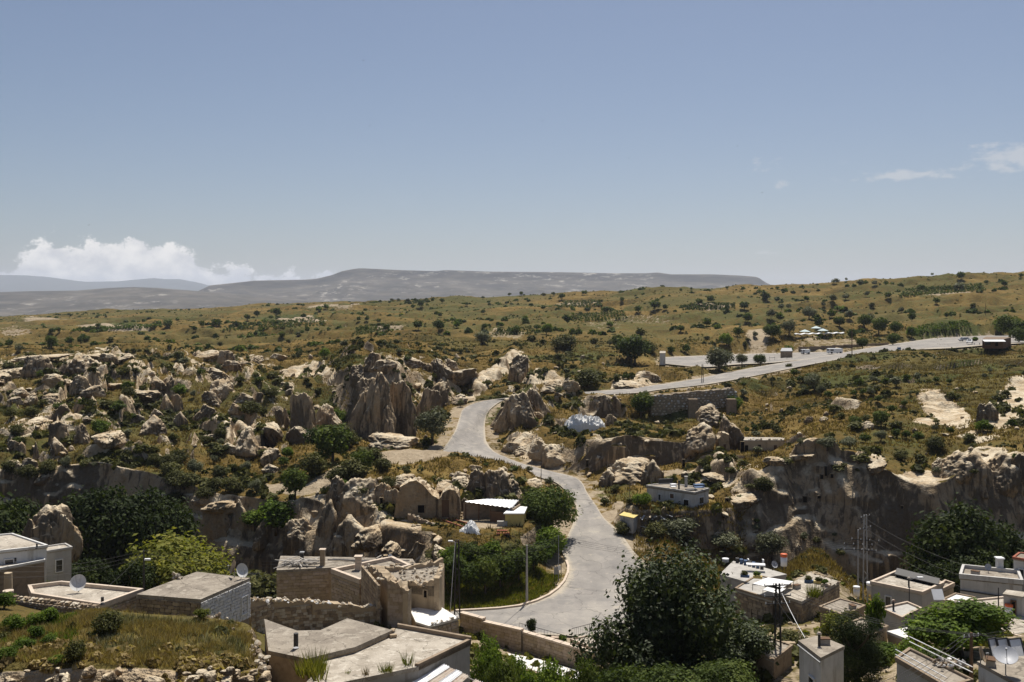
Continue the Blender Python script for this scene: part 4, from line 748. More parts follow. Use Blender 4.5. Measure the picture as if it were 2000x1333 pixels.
pts = scatter(5000, (TY > 122)*(TY < 139)*(PXG > 850)*(PXG < 1120)*(RDIST > 1.2)*1.0, .3); tufts('orchard_grass', pts, rg.uniform(.25, .6, len(pts)), 'leaf_yellow', 7, rg, 'yellow-green grass under the orchard trees', .7, .12, .7)
pts = scatter(7000, (TY > 122)*(TY < 160)*(PXG > 1240)*(PXG < 1680)*(slopeY < 1)*1.0, .3); tufts('bank_grass', pts, rg.uniform(.3, .7, len(pts)), 'leaf_dry', 7, rg, 'dry grass on the bank below the right-hand cliff', .7, .12, .7)
pts = scatter(330, (.15+sstep(fbm(TX/3, TY/3, None, 3, 87), .45, .6))*(TY > 56.6)*(TY < 61)*(PXG < 515)*(PXG > -60)*(SIG > 1.8)*(SIG < 3)*1.0, .3); clumps('dry_bushes', pts, rg.uniform(.2, .55, len(pts)), 'leaf_gold', 60, 'brown dried bushes along the front edge of the grassy terrace')
pts = scatter(60, sstep(fbm(TX/3, TY/3, None, 3, 88), .5, .6)*(TY > 59)*(TY < 67)*(PXG < 515)*(PXG > -60)*(SIG > 2)*(SIG < 3)*1.0, .3); clumps('terrace_weeds', pts, rg.uniform(.18, .45, len(pts)), 'leaf_bush', 50, 'dark green weeds dotted through the terrace grass')
pts = scatter(1000, sstep(fbm(TX/45, TY/32, None, 4, 131), .55, .64)*(TY > 400)*(TY < 1100)*inview*(slopeY < 1), .45); clumps('thickets', pts, rg.uniform(1.0, 2.8, len(pts)), 'leaf_round', 34, 'irregular green thickets and hedges scattered over the plateau')
vz = vil*inview*(RDIST > 1.0)*(slopeY < 1.5)
pts = scatter(900, vz*(.1+sstep(fbm(TX/4, TY/4, None, 3, 141), .48, .6)), .6); clumps('village_weeds', pts, rg.uniform(.2, .7, len(pts)), 'leaf_yellow', 26, 'yellow-green weeds growing between the village houses')
pts = scatter(500, vz*(.1+sstep(fbm(TX/4, TY/4, None, 3, 143), .50, .62)), .6); clumps('village_bushes', pts, rg.uniform(.4, 1.1, len(pts)), 'leaf_bush', 40, 'dark low bushes growing between the village houses')
pts = scatter(1600, vz*(.1+sstep(fbm(TX/5, TY/5, None, 3, 145), .46, .6)), .6); nn = len(pts); bmS = bmesh.new(); bmesh.ops.create_icosphere(bmS, subdivisions=1, radius=1); dS = np.array([v.co[:] for v in bmS.verts]); fS = np.array([[v.index for v in f.verts] for f in bmS.faces]); bmS.free()
VS = (pts[:, None, :]+dS[None]*rg.uniform(.06, .26, (nn, 1, 1))*rg.uniform(.6, 1.3, (nn, 1, 3))*rg.uniform(.85, 1.15, (nn, len(dS), 1))).reshape(-1, 3); FS = (np.arange(nn)[:, None, None]*len(dS)+fS[None]).reshape(-1, 3)
tag(link('scattered_rubble', fast_mesh('scattered_rubble', VS, FS, 'tuff', False)), 'loose pale rubble strewn on the earth between the houses', 'rubble', kind='stuff')
# vineyards: rows of low vines on pale soil
for (q, nr, nc, lab) in [([(140,648),(320,640),(318,634),(150,642)],5,34,'low green vine rows on pale soil on the left plateau'),([(430,648),(640,636),(636,622),(470,634)],7,30,'vine rows on pale soil below the dirt track at the plateau edge'),([(690,655),(760,650),(752,634),(700,640)],6,12,'small patch of vine rows on the plateau left of centre'),([(960,658),(1050,652),(1040,640),(970,648)],4,16,'vine rows on the pale terrace behind the knoll'),
      ([(1090,602),(1180,598),(1175,588),(1100,590)],6,16,'vine rows on white soil near the central skyline'),([(1335,606),(1440,604),(1438,594),(1350,594)],7,18,'vine rows on white soil on the right plateau'),([(1760,580),(1930,568),(1920,556),(1770,566)],8,26,'vine rows high on the right-hand hillside'),([(1790,655),(1900,640),(1890,628),(1790,640)],6,20,'green vine rows behind the upper road'),([(1110,630),(1230,622),(1220,608),(1120,616)],7,18,'vine rows on the grassy slope right of centre'),([(1590,665),(1650,662),(1640,650),(1600,652)],3,10,'planted rows beside the roadside restaurant')]:
    Pv = []
    for r_ in range(nr):
        for c_ in range(nc):
            if rngR.random() < .15: continue
            s_, t_ = (c_+rngR.uniform(-.2, .2))/nc, (r_+rngR.uniform(-.1, .1))/max(1, nr-1)
            a_ = Vector(q[0]).lerp(Vector(q[1]), s_); b_ = Vector(q[3]).lerp(Vector(q[2]), s_); e_ = a_.lerp(b_, t_); Pv.append(hit(e_.x, e_.y, 300)[:])
    Pv = np.array(Pv); n = len(Pv); k = 22; hs = rg.uniform(.7, 1.3, n)*(Pv[:, 1]/600).clip(.7, 1.6)
    d_ = rg.normal(size=(n*k, 3)); d_ /= np.linalg.norm(d_, axis=1)[:, None]; C_ = np.repeat(Pv, k, 0)+d_*np.repeat(hs, k)[:, None]*np.array([.75, .75, .5])+np.array([0, 0, .55])
    V_, F_ = leaf_quads(C_, d_, np.repeat(hs, k)*.38, rg, .8); T_ = np.repeat(rg.uniform(.1, .8, (n*k, 1)), 4, 0).repeat(3, 1)
    tag(link('vineyard', fast_mesh('vineyard', V_, F_, 'leaf_green' if 'green' in lab else 'leaf_round', False, {'tint': T_})), lab, 'vineyard', kind='stuff')
# ------------------------------------------------------------------ buildings: materials and builders
simple('plaster_white', (.62,.61,.585), .9, .1, .16, 1.2, .02, (.36,.33,.29), streak=True)
simple('plaster_dull', (.50,.485,.455), .9, .1, .28, 1.2, .03, (.27,.24,.20), streak=True)
simple('plaster_grey', (.42,.40,.37), .9, .1, .22, 1.2, .03, (.24,.215,.18), streak=True)
simple('plaster_tan', (.46,.37,.255), .92, .08, .2, 1.0, .03, (.27,.21,.14), streak=True)
simple('stone_tan', (.40,.315,.215), .92, .08, .3, 2.0, .06, (.22,.165,.11))
simple('stone_brown', (.27,.21,.15), .92, .08, .3, 2.0, .06, (.15,.115,.08))
simple('stone_white', (.60,.59,.575), .92, .08, .22, 2.5, .05, (.40,.37,.33))
simple('stone_pink', (.47,.375,.29), .92, .08, .2, 2.0, .04, (.33,.26,.195))
simple('rubble', (.49,.43,.34), .95, .05, .35, 3.0, .08, (.24,.2,.15))
simple('mortar', (.25,.205,.15), .95, .05, .3, 3.0, .08)
def roofmat(name, base, darkc, lightc):
    m, nb, bs = newmat(name, .95, .05); pos = nb.n('ShaderNodeNewGeometry').outputs['Position']
    n1 = nb.noise(pos, .45, 4, .65); n2 = nb.noise(pos, 1.3, 4, .7); n3 = nb.noise(pos, 7, 3, .7)
    c = nb.mix(nb.ss(n1, .42, .60), base, darkc); c = nb.mix(nb.m('MULTIPLY', nb.ss(n2, .54, .62), .8), c, lightc); c = nb.mix(nb.m('MULTIPLY', nb.ss(nb.noise(pos, .8, 5, .75), .56, .66), .7), c, tuple(v*.62 for v in darkc))
    vo = nb.n('ShaderNodeTexVoronoi', feature='DISTANCE_TO_EDGE', ins={'Vector': nb.n('ShaderNodeVectorMath', operation='ADD', ins={0: pos, 1: nb.scl(nb.n('ShaderNodeTexNoise', ins={'Vector': pos, 'Scale': 1.1}).outputs[1], (1.4, 1.4, 0))}).outputs[0], 'Scale': .33}).outputs[0]
    c = nb.mix(nb.m('MULTIPLY', nb.ss(vo, .016, .005), .5), c, (.08,.07,.055)); k = nb.m('ADD', nb.m('MULTIPLY', n3, .5), .75)
    c = nb.mix(1.0, c, nb.n('ShaderNodeCombineColor', ins={0: k, 1: k, 2: k}).outputs[0], 'MULTIPLY'); m.node_tree.links.new(c, bs.inputs['Base Color'])
    bp = nb.n('ShaderNodeBump', ins={'Strength': .7, 'Distance': .06, 'Height': nb.m('ADD', n2, n3)}); m.node_tree.links.new(bp.outputs[0], bs.inputs['Normal'])
roofmat('roof_earth', (.30,.262,.212), (.225,.195,.158), (.37,.33,.27)); roofmat('roof_pale', (.42,.375,.31), (.33,.29,.235), (.52,.475,.40))
simple('roof_white', (.72,.70,.66), .9, .08, .16, 1.0, .03, (.50,.46,.40))
simple('coping', (.56,.465,.37), .9, .08, .16, 2.0, .03, (.40,.33,.26))
simple('concrete', (.40,.38,.345), .9, .1, .22, 1.5, .03, (.26,.24,.21))
simple('dark_void', (.018,.015,.013), .95, .02, .2, 2)
simple('pane', (.03,.034,.04), .15, .5, .1, 2)
simple('frame_white', (.66,.65,.62), .6, .3, .1, 2)
simple('wood_brown', (.13,.08,.05), .85, .1, .3, 5)
simple('wood_grey', (.36,.335,.30), .9, .1, .35, 6, .02)
simple('metal_dark', (.045,.042,.04), .6, .3, .2, 4)
simple('metal_grey', (.30,.30,.30), .55, .4, .2, 4)
simple('galvanised', (.55,.56,.57), .45, .4, .18, 2, 0, (.36,.30,.24), .35, True)
simple('rusty_sheet', (.42,.36,.30), .7, .2, .3, 2, 0, (.26,.14,.075), .15, True)
simple('tarp_white', (.74,.73,.70), .5, .35, .12, 3, .03)
simple('white_paint', (.78,.78,.77), .5, .3, .06, 2)
simple('orange_plastic', (.62,.13,.04), .5, .35, .12, 3)
simple('yellow_sheet', (.60,.47,.17), .7, .2, .2, 2)
simple('red_brick', (.30,.115,.075), .9, .08, .3, 4, .03)
simple('blue_plastic', (.07,.12,.22), .5, .35, .2, 3)
simple('grey_plastic', (.36,.37,.39), .5, .35, .15, 3)
simple('pole_concrete', (.40,.385,.36), .9, .1, .15, 4)
simple('car_silver', (.42,.43,.45), .3, .5, .05, 3, 0, None, .4)
simple('car_white', (.74,.75,.76), .3, .5, .05, 3)
simple('rubber', (.02,.02,.02), .8, .2, .1, 4)
simple('umbrella_cloth', (.52,.60,.60), .85, .1, .1, 2)
simple('roof_tile_brown', (.20,.15,.11), .9, .1, .25, 2)
ORG = {}
def root(name, loc, label, cat, group=None):
    o = tag(empty(name, loc, label, cat, group), kind='thing'); ORG[o.name] = Vector(loc); return o
def part(name, V, F, mat, parent, smooth=False):
    r0 = parent
    while r0.parent: r0 = r0.parent
    og = ORG.get(r0.name, Vector((0, 0, 0)))
    return mesh_obj(name, [Vector(v)-og for v in V], F, mat, parent, smooth)
def prism_vf(pts, z0, z1):
    """pts: plan points, z1 may be a list of heights"""
    n = len(pts); zt = z1 if isinstance(z1, (list, tuple)) else [z1]*n; zb = z0 if isinstance(z0, (list, tuple)) else [z0]*n
    a = sum(pts[i][0]*pts[(i+1) % n][1]-pts[(i+1) % n][0]*pts[i][1] for i in range(n))
    if a < 0: pts = pts[::-1]; zt = zt[::-1]; zb = zb[::-1]
    V = [(p[0], p[1], z) for p, z in zip(pts, zb)]+[(p[0], p[1], z) for p, z in zip(pts, zt)]
    F = [tuple(range(n))[::-1], tuple(range(n, 2*n))]+[(i, (i+1) % n, n+(i+1) % n, n+i) for i in range(n)]
    return V, F
def prism(name, pts, z0, z1, mat, parent, smooth=False): return part(name, *prism_vf(pts, z0, z1), mat, parent, smooth)
def merge(*vfs):
    V, F = [], []
    for v, f in vfs: o = len(V); V += list(v); F += [tuple(i+o for i in q) for q in f]
    return V, F
def box_vf(c, sx, sy, sz, rz=0):
    """box standing on c"""
    ca, sa = math.cos(rz), math.sin(rz); pts = [(c[0]+x*ca-y*sa, c[1]+x*sa+y*ca) for x, y in ((-sx/2,-sy/2),(sx/2,-sy/2),(sx/2,sy/2),(-sx/2,sy/2))]
    return prism_vf(pts, c[2], c[2]+sz)
def cyl_vf(c, r, h, r2=None, s=14): return tube([c, (c[0], c[1], c[2]+h)], [r, r if r2 is None else r2], s)
def bar_vf(a, b_, r, s=5): return tube([a, b_], [r, r], s)
def inset(pts, d):
    n = len(pts); out = []
    a = sum(pts[i][0]*pts[(i+1) % n][1]-pts[(i+1) % n][0]*pts[i][1] for i in range(n)); sg = 1 if a > 0 else -1
    for i in range(n):
        p0, p1, p2 = Vector(pts[i-1][:2]), Vector(pts[i][:2]), Vector(pts[(i+1) % n][:2])
        e1 = (p1-p0).normalized(); e2 = (p2-p1).normalized(); n1 = Vector((-e1.y, e1.x))*sg; n2 = Vector((-e2.y, e2.x))*sg
        k = 1+n1.dot(n2); out.append(tuple(p1+(n1+n2)*(d/max(k, .25))))
    return out
def ring_vf(pts, w, z0, z1):
    inn = inset(pts, w); n = len(pts)
    a = sum(pts[i][0]*pts[(i+1) % n][1]-pts[(i+1) % n][0]*pts[i][1] for i in range(n))
    if a < 0: pts = pts[::-1]; inn = inn[::-1]
    V = [(p[0], p[1], z0) for p in pts]+[(p[0], p[1], z1) for p in pts]+[(p[0], p[1], z1) for p in inn]+[(p[0], p[1], z0) for p in inn]; F = []
    for i in range(n):
        j = (i+1) % n; F += [(i, j, n+j, n+i), (n+i, n+j, 2*n+j, 2*n+i), (2*n+i, 2*n+j, 3*n+j, 3*n+i), (3*n+i, 3*n+j, j, i)]
    return V, F
bmB = bmesh.new(); bmesh.ops.create_cube(bmB, size=1); bmesh.ops.bevel(bmB, geom=bmB.edges[:], offset=.09, segments=1, affect='EDGES')
BLOCK = {}
def block_mesh(mat, rough=0, seed=0):
    if (mat, rough, seed) not in BLOCK:
        me = bpy.data.meshes.new('stone'); rr = random.Random(seed*17+5)
        if rough >= .1:                                              # field stone: chipped rounded lump
            b2 = bmesh.new(); bmesh.ops.create_icosphere(b2, subdivisions=2, radius=.5); nn_ = [Vector([rr.gauss(0, 1) for _ in range(3)]).normalized() for _ in range(9)]
            for v in b2.verts:
                d_ = v.co.normalized(); r_ = min([.62]+[rr2/max(d_.dot(q_), 1e-3) for q_, rr2 in zip(nn_, (.24, .34, .42, .28, .46, .31, .5, .26, .38))]); v.co = d_*r_*rr.uniform(.96, 1.04)
        else:
            b2 = bmB.copy()
            for v in b2.verts: v.co += Vector([rr.uniform(-rough, rough) for _ in range(3)])
        b2.to_mesh(me); b2.free(); me.materials.append(MATS[mat]); BLOCK[(mat, rough, seed)] = me
    return BLOCK[(mat, rough, seed)]
rngB = random.Random(21)
def masonry(parent, a, b_, z0, z1, bl, bh, mats, proud=.05, dep=.3, rough=.03, top=None, name='stone'):
    """courses of single blocks on the wall face from a to b (plan points), outward = right-hand side of a->b"""
    r0 = parent
    while r0.parent: r0 = r0.parent
    og = ORG.get(r0.name, Vector((0, 0, 0))); a, b_ = Vector(a[:2]), Vector(b_[:2]); L = (b_-a).length; e = (b_-a)/L; nrm = Vector((e.y, -e.x)); ang = math.atan2(e.y, e.x)
    z = z0; row = 0
    while z < z1-.05:
        h = min(bh*rngB.uniform(.9, 1.1), z1-z); x = 0 if row % 2 == 0 else -bl*.5
        while x < L-.02:
            w_ = bl*rngB.uniform(.75, 1.25); x0, x1 = max(0, x), min(L, x+w_); x += w_
            if x1-x0 < .1: continue
            zt = z1 if top is None else top((x0+x1)/2/L)
            if z+h*.6 > zt: continue
            o = link(name, block_mesh(rngB.choice(mats), rough, rngB.randrange(4)), parent)
            c = a+e*((x0+x1)/2)+nrm*(proud-dep/2+rngB.uniform(-.015, .02)); o.location = Vector((c.x, c.y, z+h/2))-og
            o.rotation_euler = (0, 0, ang); o.scale = (x1-x0-.025, dep, h-.025)
        z += h; row += 1
def opening(parent, a, b_, t0, t1, z0, z1, name='window', frame='frame_white', fill='pane', proud=.03):
    a, b_ = Vector(a[:2]), Vector(b_[:2]); e = (b_-a).normalized(); nrm = Vector((e.y, -e.x)); p0 = a.lerp(b_, t0); p1 = a.lerp(b_, t1)
    def slab(q0, q1, za, zb, o0, o1):
        c = [q0+nrm*o0, q1+nrm*o0, q1+nrm*o1, q0+nrm*o1]; return prism_vf([tuple(v) for v in c], za, zb)
    w = .09; vf = [slab(p0-e*w, p0, z0-w, z1+w, -.1, proud+.04), slab(p1, p1+e*w, z0-w, z1+w, -.1, proud+.04), slab(p0, p1, z1, z1+w, -.1, proud+.04), slab(p0, p1, z0-w, z0, -.1, proud+.06)]
    f = part(name, *merge(*vf), frame, parent); part('pane' if fill == 'pane' else 'leaf', *slab(p0, p1, z0, z1, -.12, .012), fill, f); return f
def pxpts(px, z): return [tuple(PZ(x, y, z)[:2]) for x, y in px]
def house(name, label, cat, roofpx, z, zb, wall, roof, parapet=0, pmat=None, pw=.3, over=.0, group=None, thick=.22):
    pts = pxpts(roofpx, z); c = sum((Vector(p) for p in pts), Vector((0, 0)))/len(pts)
    o = root(name, (c.x, c.y, zb), label, cat, group)
    prism('wall', inset(pts, .06+over), zb-.6, z-thick, wall, o); prism('roof', pts, z-thick+.003, z, roof, o)
    if parapet: part('parapet', *ring_vf(inset(pts, -.04), pw, z-.1, z+parapet), pmat or wall, o)
    return o, pts
def chimney(parent, px, py, z, w, h, mat='plaster_tan', cap='coping', name='chimney'):
    p = PZ(px, py, z); c_ = part(name, *box_vf(p, w, w, h), mat, parent); part('cap', *box_vf(p+Vector((0, 0, h)), w*1.35, w*1.35, .12), cap, c_); return c_
def dish(p, r, az, label, h=1.0, el=35, mat='plaster_white', group='satellite dishes'):
    o = root('satellite_dish', p, label, 'satellite dish', group); c = Vector(p)+Vector((0, 0, h))
    part('mast', *bar_vf(Vector(p)-Vector((0, 0, .1)), c, .035), 'metal_grey', o)
    d = Vector((math.sin(R(az))*math.cos(R(el)), -math.cos(R(az))*math.cos(R(el)), math.sin(R(el)))); q = d.to_track_quat('Z', 'Y').to_matrix()
    V, F, s = [], [], 22
    for i in range(6):
        t = i/5; 
        for k in range(s): V.append(c+q@Vector((math.cos(6.2832*k/s)*r*t*.92, math.sin(6.2832*k/s)*r*t, .3*r*t*t)))
    for i in range(5):
        for k in range(s): F.append((i*s+k, i*s+(k+1) % s, (i+1)*s+(k+1) % s, (i+1)*s+k))
    n0 = len(V); V += [v-d*.03 for v in V]; F += [tuple(j+n0 for j in f[::-1]) for f in F]
    part('bowl', V, F, mat, o, True)
    tip = c+d*r*1.0; low = c+q@Vector((0, -r*.95, .28*r)); ar = part('feed_arm', *bar_vf(low, tip, .018), 'metal_grey', o); part('receiver', *bar_vf(tip, tip-d*.14, .05, 8), 'grey_plastic', ar)
    return o
def wire(a, b_, sag=.6, r=.022, label='overhead power line', mat='metal_dark', group='overhead wires'):
    a, b_ = Vector(a), Vector(b_); P = [a.lerp(b_, t/14)-Vector((0, 0, sag*4*(t/14)*(1-t/14))) for t in range(15)]
    V, F = tube(P, [r]*15, 5); return tag(mesh_obj('power_line', V, F, mat), label, 'wire', group)
# ------------------------------------------------------------------ left foreground
h, P = house('stone_house', 'tan flat-roofed stone house with whitewashed right-hand wall, left foreground', 'house', [(266,1161),(392,1171),(489,1129),(384,1117)], 36.0, 32.6, 'mortar', 'roof_earth', thick=.3)
masonry(h, P[0], P[1], 32.6, 35.72, .55, .3, ['stone_brown', 'stone_brown', 'stone_tan'], .06, .3, .05)
masonry(h, P[1], P[2], 32.6, 35.72, .5, .28, ['stone_white'], .06, .3, .07)
def door_at(h, a, b_, t0, t1, z0, z1, fill='wood_brown'): return opening(h, a, b_, t0, t1, z0, z1, 'door', 'frame_white', fill, .1)
opening(h, P[1], P[2], .80, .92, 33.2, 34.6, 'window', 'frame_white', 'pane', .1)
dish(PZ(458,1128,36), .62, -65, 'brown-backed tilted satellite dish on the tan stone house roof', .9, 18, 'stone_tan'); dish(PZ(471,1131,36), .62, 50, 'white satellite dish at the right corner of the tan stone house roof', .7, 20)
o = root('stone_pile', PZ(348,1131,36), 'small pile of stones on the tan stone house roof', 'stones')
for i in range(11):
    q = link('stone', block_mesh('rubble', .12, i % 4), o); q.location = (rngB.uniform(-.45, .45), rngB.uniform(-.3, .3), .12+(.22 if i > 6 else 0)+(.2 if i > 9 else 0)); q.scale = [rngB.uniform(.25, .42) for _ in range(3)]; q.rotation_euler = (rngB.random(), rngB.random(), rngB.random()*6)
h, P = house('courtyard_house', 'long low house with pale flat roof and stone parapet, left of the tan house', 'house', [(55,1150),(62,1166),(196,1187),(279,1157),(188,1148),(120,1142)], 35.3, 32.0, 'stone_tan', 'roof_pale', .32, 'coping', .28)
masonry(h, P[2], P[3], 33.2, 35.0, .5, .28, ['stone_tan', 'rubble', 'stone_pink'], .05, .3, .06)
dish(PZ(153,1157,35.3), .72, 12, 'large white satellite dish on the pale courtyard roof', .75, 32)
o = root('stove_pipe', PZ(200,1181,35.3), 'short dark stove pipe on the pale courtyard roof', 'pipe'); part('pipe', *cyl_vf(PZ(200,1181,35.3), .12, .6), 'metal_dark', o); part('hood', *cyl_vf(PZ(200,1181,35.9), .2, .14, .12), 'metal_dark', o)
o = root('stone_wall', PZ(60,1172,35.0), 'crumbling low stone wall between terrace garden and courtyard roof', 'wall')
a_, b_ = PZ(25,1163,35.9), PZ(190,1190,35.6); prism('core', [tuple((a_+Vector((0,.25,0)))[:2]), tuple(a_[:2]), tuple(b_[:2]), tuple((b_+Vector((0,.25,0)))[:2])], 34, 35.4, 'mortar', o)
masonry(o, a_, b_, 34.4, 35.9, .38, .26, ['rubble', 'stone_tan', 'stone_brown'], .1, .45, .1)
h, P = house('white_house', 'white flat-roofed house at the left edge, upper roof', 'house', [(-90,1092),(0,1078),(64,1071),(93,1067),(24,1044),(-60,1052)], 35.2, 31.5, 'plaster_white', 'roof_pale', .14, 'plaster_white', .2)
opening(h, P[1], P[2], .15, .4, 33.3, 34.3)
h, P = house('white_house', 'lower pale-roofed house with dark brown wall at the left edge', 'house', [(-120,1135),(0,1112),(88,1095),(78,1083),(-60,1097)], 33.9, 30.0, 'stone_brown', 'roof_pale', .12, 'plaster_white', .2)
h, P = house('flat_house', 'small pale-roofed house beside the rock at the far left', 'house', [(72,1080),(92,1078),(141,1070),(128,1063),(88,1069)], 33.6, 30.2, 'plaster_grey', 'roof_pale', .12, 'plaster_grey', .2)
opening(h, P[1], P[2], .35, .6, 31.3, 32.5)
o = root('chimney', PZ(16,1155,35.2), 'round white plastered chimney in front of the white houses', 'chimney'); part('shaft', *cyl_vf(PZ(16,1157,34.6), .36, 1.7, .33, 18), 'plaster_tan', o); part('cap', *cyl_vf(PZ(16,1157,36.3), .42, .14, .42, 18), 'coping', o)
for px, py, lab in [(30,1100,'small dark stove pipe on the lower white roof'),(72,1072,'small dark roof pipes at the corner of the upper white roof')]:
    z = 33.9 if px == 30 else 35.2; o = root('stove_pipe', PZ(px,py,z), lab, 'pipe'); part('pipe', *cyl_vf(PZ(px,py,z), .09, .5), 'metal_dark', o); part('hood', *cyl_vf(PZ(px,py,z+.5), .16, .1, .1), 'metal_dark', o)
# terrace edge wall of rubble, right end of the dry-grass mound
o = root('rubble_wall', PZ(500,1250,36.5), 'broken rubble wall along the right end of the grassy terrace', 'wall')
pl = [PY(392,1190,70), PY(452,1208,68), PY(500,1240,65), PY(520,1285,62), PY(530,1345,59.5)]
for i in range(4):
    a_, b_ = pl[i], pl[i+1]; d_ = (b_-a_).normalized(); nn = Vector((-d_.y, d_.x, 0)); zt = (a_.z+b_.z)/2
    prism('core', [tuple(a_[:2]), tuple(b_[:2]), tuple((b_+nn*-.6)[:2]), tuple((a_+nn*-.6)[:2])], zt-4.0, [a_.z-.35, b_.z-.35, b_.z-.35, a_.z-.35], 'mortar', o)
    for j in range(34):
        t = rngB.random(); q = a_.lerp(b_, t)+nn*rngB.uniform(-.75, .15); q.z -= rngB.choice([.1, .2, .35, .35, .8, 1.2, 1.7, 2.2]); s_ = link('stone', block_mesh(rngB.choice(['rubble', 'stone_tan', 'stone_brown']), .13, j % 4), o)
        s_.location = q-ORG[o.name]; s_.scale = [rngB.uniform(.26, .52) for _ in range(3)]; s_.rotation_euler = [rngB.uniform(-.5, .5), rngB.uniform(-.5, .5), rngB.random()*6]
o = root('rock_ledge', PY(200,1330,56.5), 'broken pale rock ledge under the grassy terrace', 'rock')
for i in range(60):
    px = rngB.uniform(-30, 525); q = PY(px, rngB.uniform(1312, 1356), rngB.uniform(55.6, 57.2)); s_ = link('stone', ROCKLO[(rngB.choice(['fin', 'slab', 'boulder']), i % 5)], o)
    s_.location = q-ORG[o.name]; k = rngB.uniform(.3, .95); s_.scale = (k*rngB.uniform(.8, 1.6), k*.8, k*rngB.uniform(.45, .9)); s_.rotation_euler = [rngB.uniform(-.25, .25), rngB.uniform(-.25, .25), rngB.random()*6]
# ------------------------------------------------------------------ centre foreground
h, P = house('old_house', 'long stone house with weathered roof and heap of planks', 'house', [(540,1114),(642,1109),(812,1101),(806,1092),(700,1089),(548,1086)], 31.2, 26.0, 'stone_tan', 'roof_earth', 0, thick=.3)
masonry(h, P[0], P[1], 26.5, 30.8, .62, .34, ['stone_tan', 'stone_pink', 'stone_tan'], .03, .2, .02)
chimney(h, 630,1105,31.2, .5, 1.7, 'stone_tan'); chimney(h, 590,1096,31.2, .35, .9, 'metal_dark', 'metal_grey', 'stove_pipe')
o = root('plank_pile', PZ(590,1104,31.2), 'heap of weathered grey planks on the long stone house roof', 'planks')
for i in range(46):
    q = Vector((rngB.uniform(-2.0, 1.6), rngB.uniform(-1.0, .9), .06+.012*i)); a_ = rngB.gauss(.2, .9); l_ = rngB.uniform(.8, 2.2); s_ = link('plank', block_mesh('wood_grey', .02, i % 4), o); s_.location = q; s_.scale = (l_, .14, .05); s_.rotation_euler = (0, rngB.uniform(-.12, .12), a_)
o = root('roof_poles', PZ(700,1095,31.2), 'long wooden poles lying along the back of the weathered roof', 'poles')
for (x0, y0, x1, y1) in [(640,1093,725,1096),(690,1097,800,1095),(735,1091,745,1085),(650,1092,770,1098)]:
    part('pole', *bar_vf(PZ(x0,y0,31.3), PZ(x1,y1,31.35), .07), 'wood_grey', o)
h, P = house('parapet_house', 'stone house with pinkish raised parapet round its flat roof', 'house', [(647,1118),(702,1139),(803,1110),(766,1093)], 31.6, 26.0, 'stone_tan', 'roof_earth', .38, 'coping', .38)
masonry(h, P[0], P[1], 26.6, 31.1, .6, .34, ['stone_pink', 'stone_tan', 'stone_tan'], .03, .2, .02); masonry(h, P[1], P[2], 26.6, 31.1, .6, .34, ['stone_tan', 'stone_brown'], .03, .2, .02)
chimney(h, 700,1113,31.6, .62, 1.35, 'coping')
dish(PZ(762,1096,31.2), .28, 40, 'small white dish on the back edge of the parapet house', .5, 30)
# ruin
def ruin_slab(name, parent, a, b_, z0, zt, th, mat, seed=0, n=16):
    """wall with a broken top edge, from a to b"""
    a, b_ = Vector(a[:2]), Vector(b_[:2]); e = (b_-a).normalized(); nn = Vector((-e.y, e.x))*th; rr = random.Random(seed); V, F = [], []
    for i in range(n+1):
        t = i/n; p = a.lerp(b_, t); z = np.interp(t, np.linspace(0, 1, len(zt)), zt)+rr.uniform(-.18, .18)
        V += [(p.x, p.y, z0), (p.x, p.y, z), (p.x+nn.x, p.y+nn.y, z+rr.uniform(-.15, .1)), (p.x+nn.x, p.y+nn.y, z0)]
    for i in range(n):
        for k in range(4): F.append((i*4+k, i*4+(k+1) % 4, i*4+4+(k+1) % 4, i*4+4+k))
    F += [(3, 2, 1, 0), (n*4, n*4+1, n*4+2, n*4+3)]
    return part(name, V, [f[::-1] for f in F], mat, parent)
def tops(parent, a, b_, zt, n, th=.6, s=(.22, .42), mats=('rubble', 'stone_tan'), drop=.15):
    og = ORG[parent.name]
    for i in range(n):
        t = rngB.random(); p = Vector(a[:2]).lerp(Vector(b_[:2]), t); e = (Vector(b_[:2])-Vector(a[:2])).normalized(); nn = Vector((-e.y, e.x)); p += nn*rngB.uniform(-.12, th)
        z = np.interp(t, np.linspace(0, 1, len(zt)), zt)+rngB.uniform(-drop, .12); s_ = link('stone', block_mesh(rngB.choice(mats), .14, i % 4), parent); s_.location = Vector((p.x, p.y, z))-og
        k = rngB.uniform(*s); s_.scale = (k*rngB.uniform(.8, 1.7), k*rngB.uniform(.7, 1.1), k*rngB.uniform(.5, 1.0)); s_.rotation_euler = [rngB.uniform(-.5, .5), rngB.uniform(-.5, .5), rngB.random()*6]
o = root('ruined_house', PY(770,1225,92), 'roofless ruined stone house with broken tan walls', 'ruin')
A, B_, C_, D_, E_ = PY(723,1112,100), PY(757,1140,93), PY(797,1150,92.5), PY(796,1140,98.5), PY(858,1128,97)
ruin_slab('wall', o, B_, A, 28.5, [34.0, 33.9, 33.6], -.9, 'stone_tan', 1); ruin_slab('wall', o, B_, C_, 28.5, [34.0, 33.7, 33.1], .9, 'stone_tan', 2)
ruin_slab('wall', o, C_, D_, 28.5, [33.0, 31.4, 30.6, 32.4], .5, 'plaster_tan', 3); ruin_slab('wall', o, D_, E_, 28.5, [32.5, 32.1, 32.6, 32.9], .5, 'plaster_tan', 4); ruin_slab('wall', o, E_, PY(868,1122,104), 28.0, [33, 32.6], .5, 'stone_tan', 5); ruin_slab('wall', o, A, PY(866,1118,105), 28.0, [33.4, 32.6, 32.8], .5, 'stone_tan', 6)
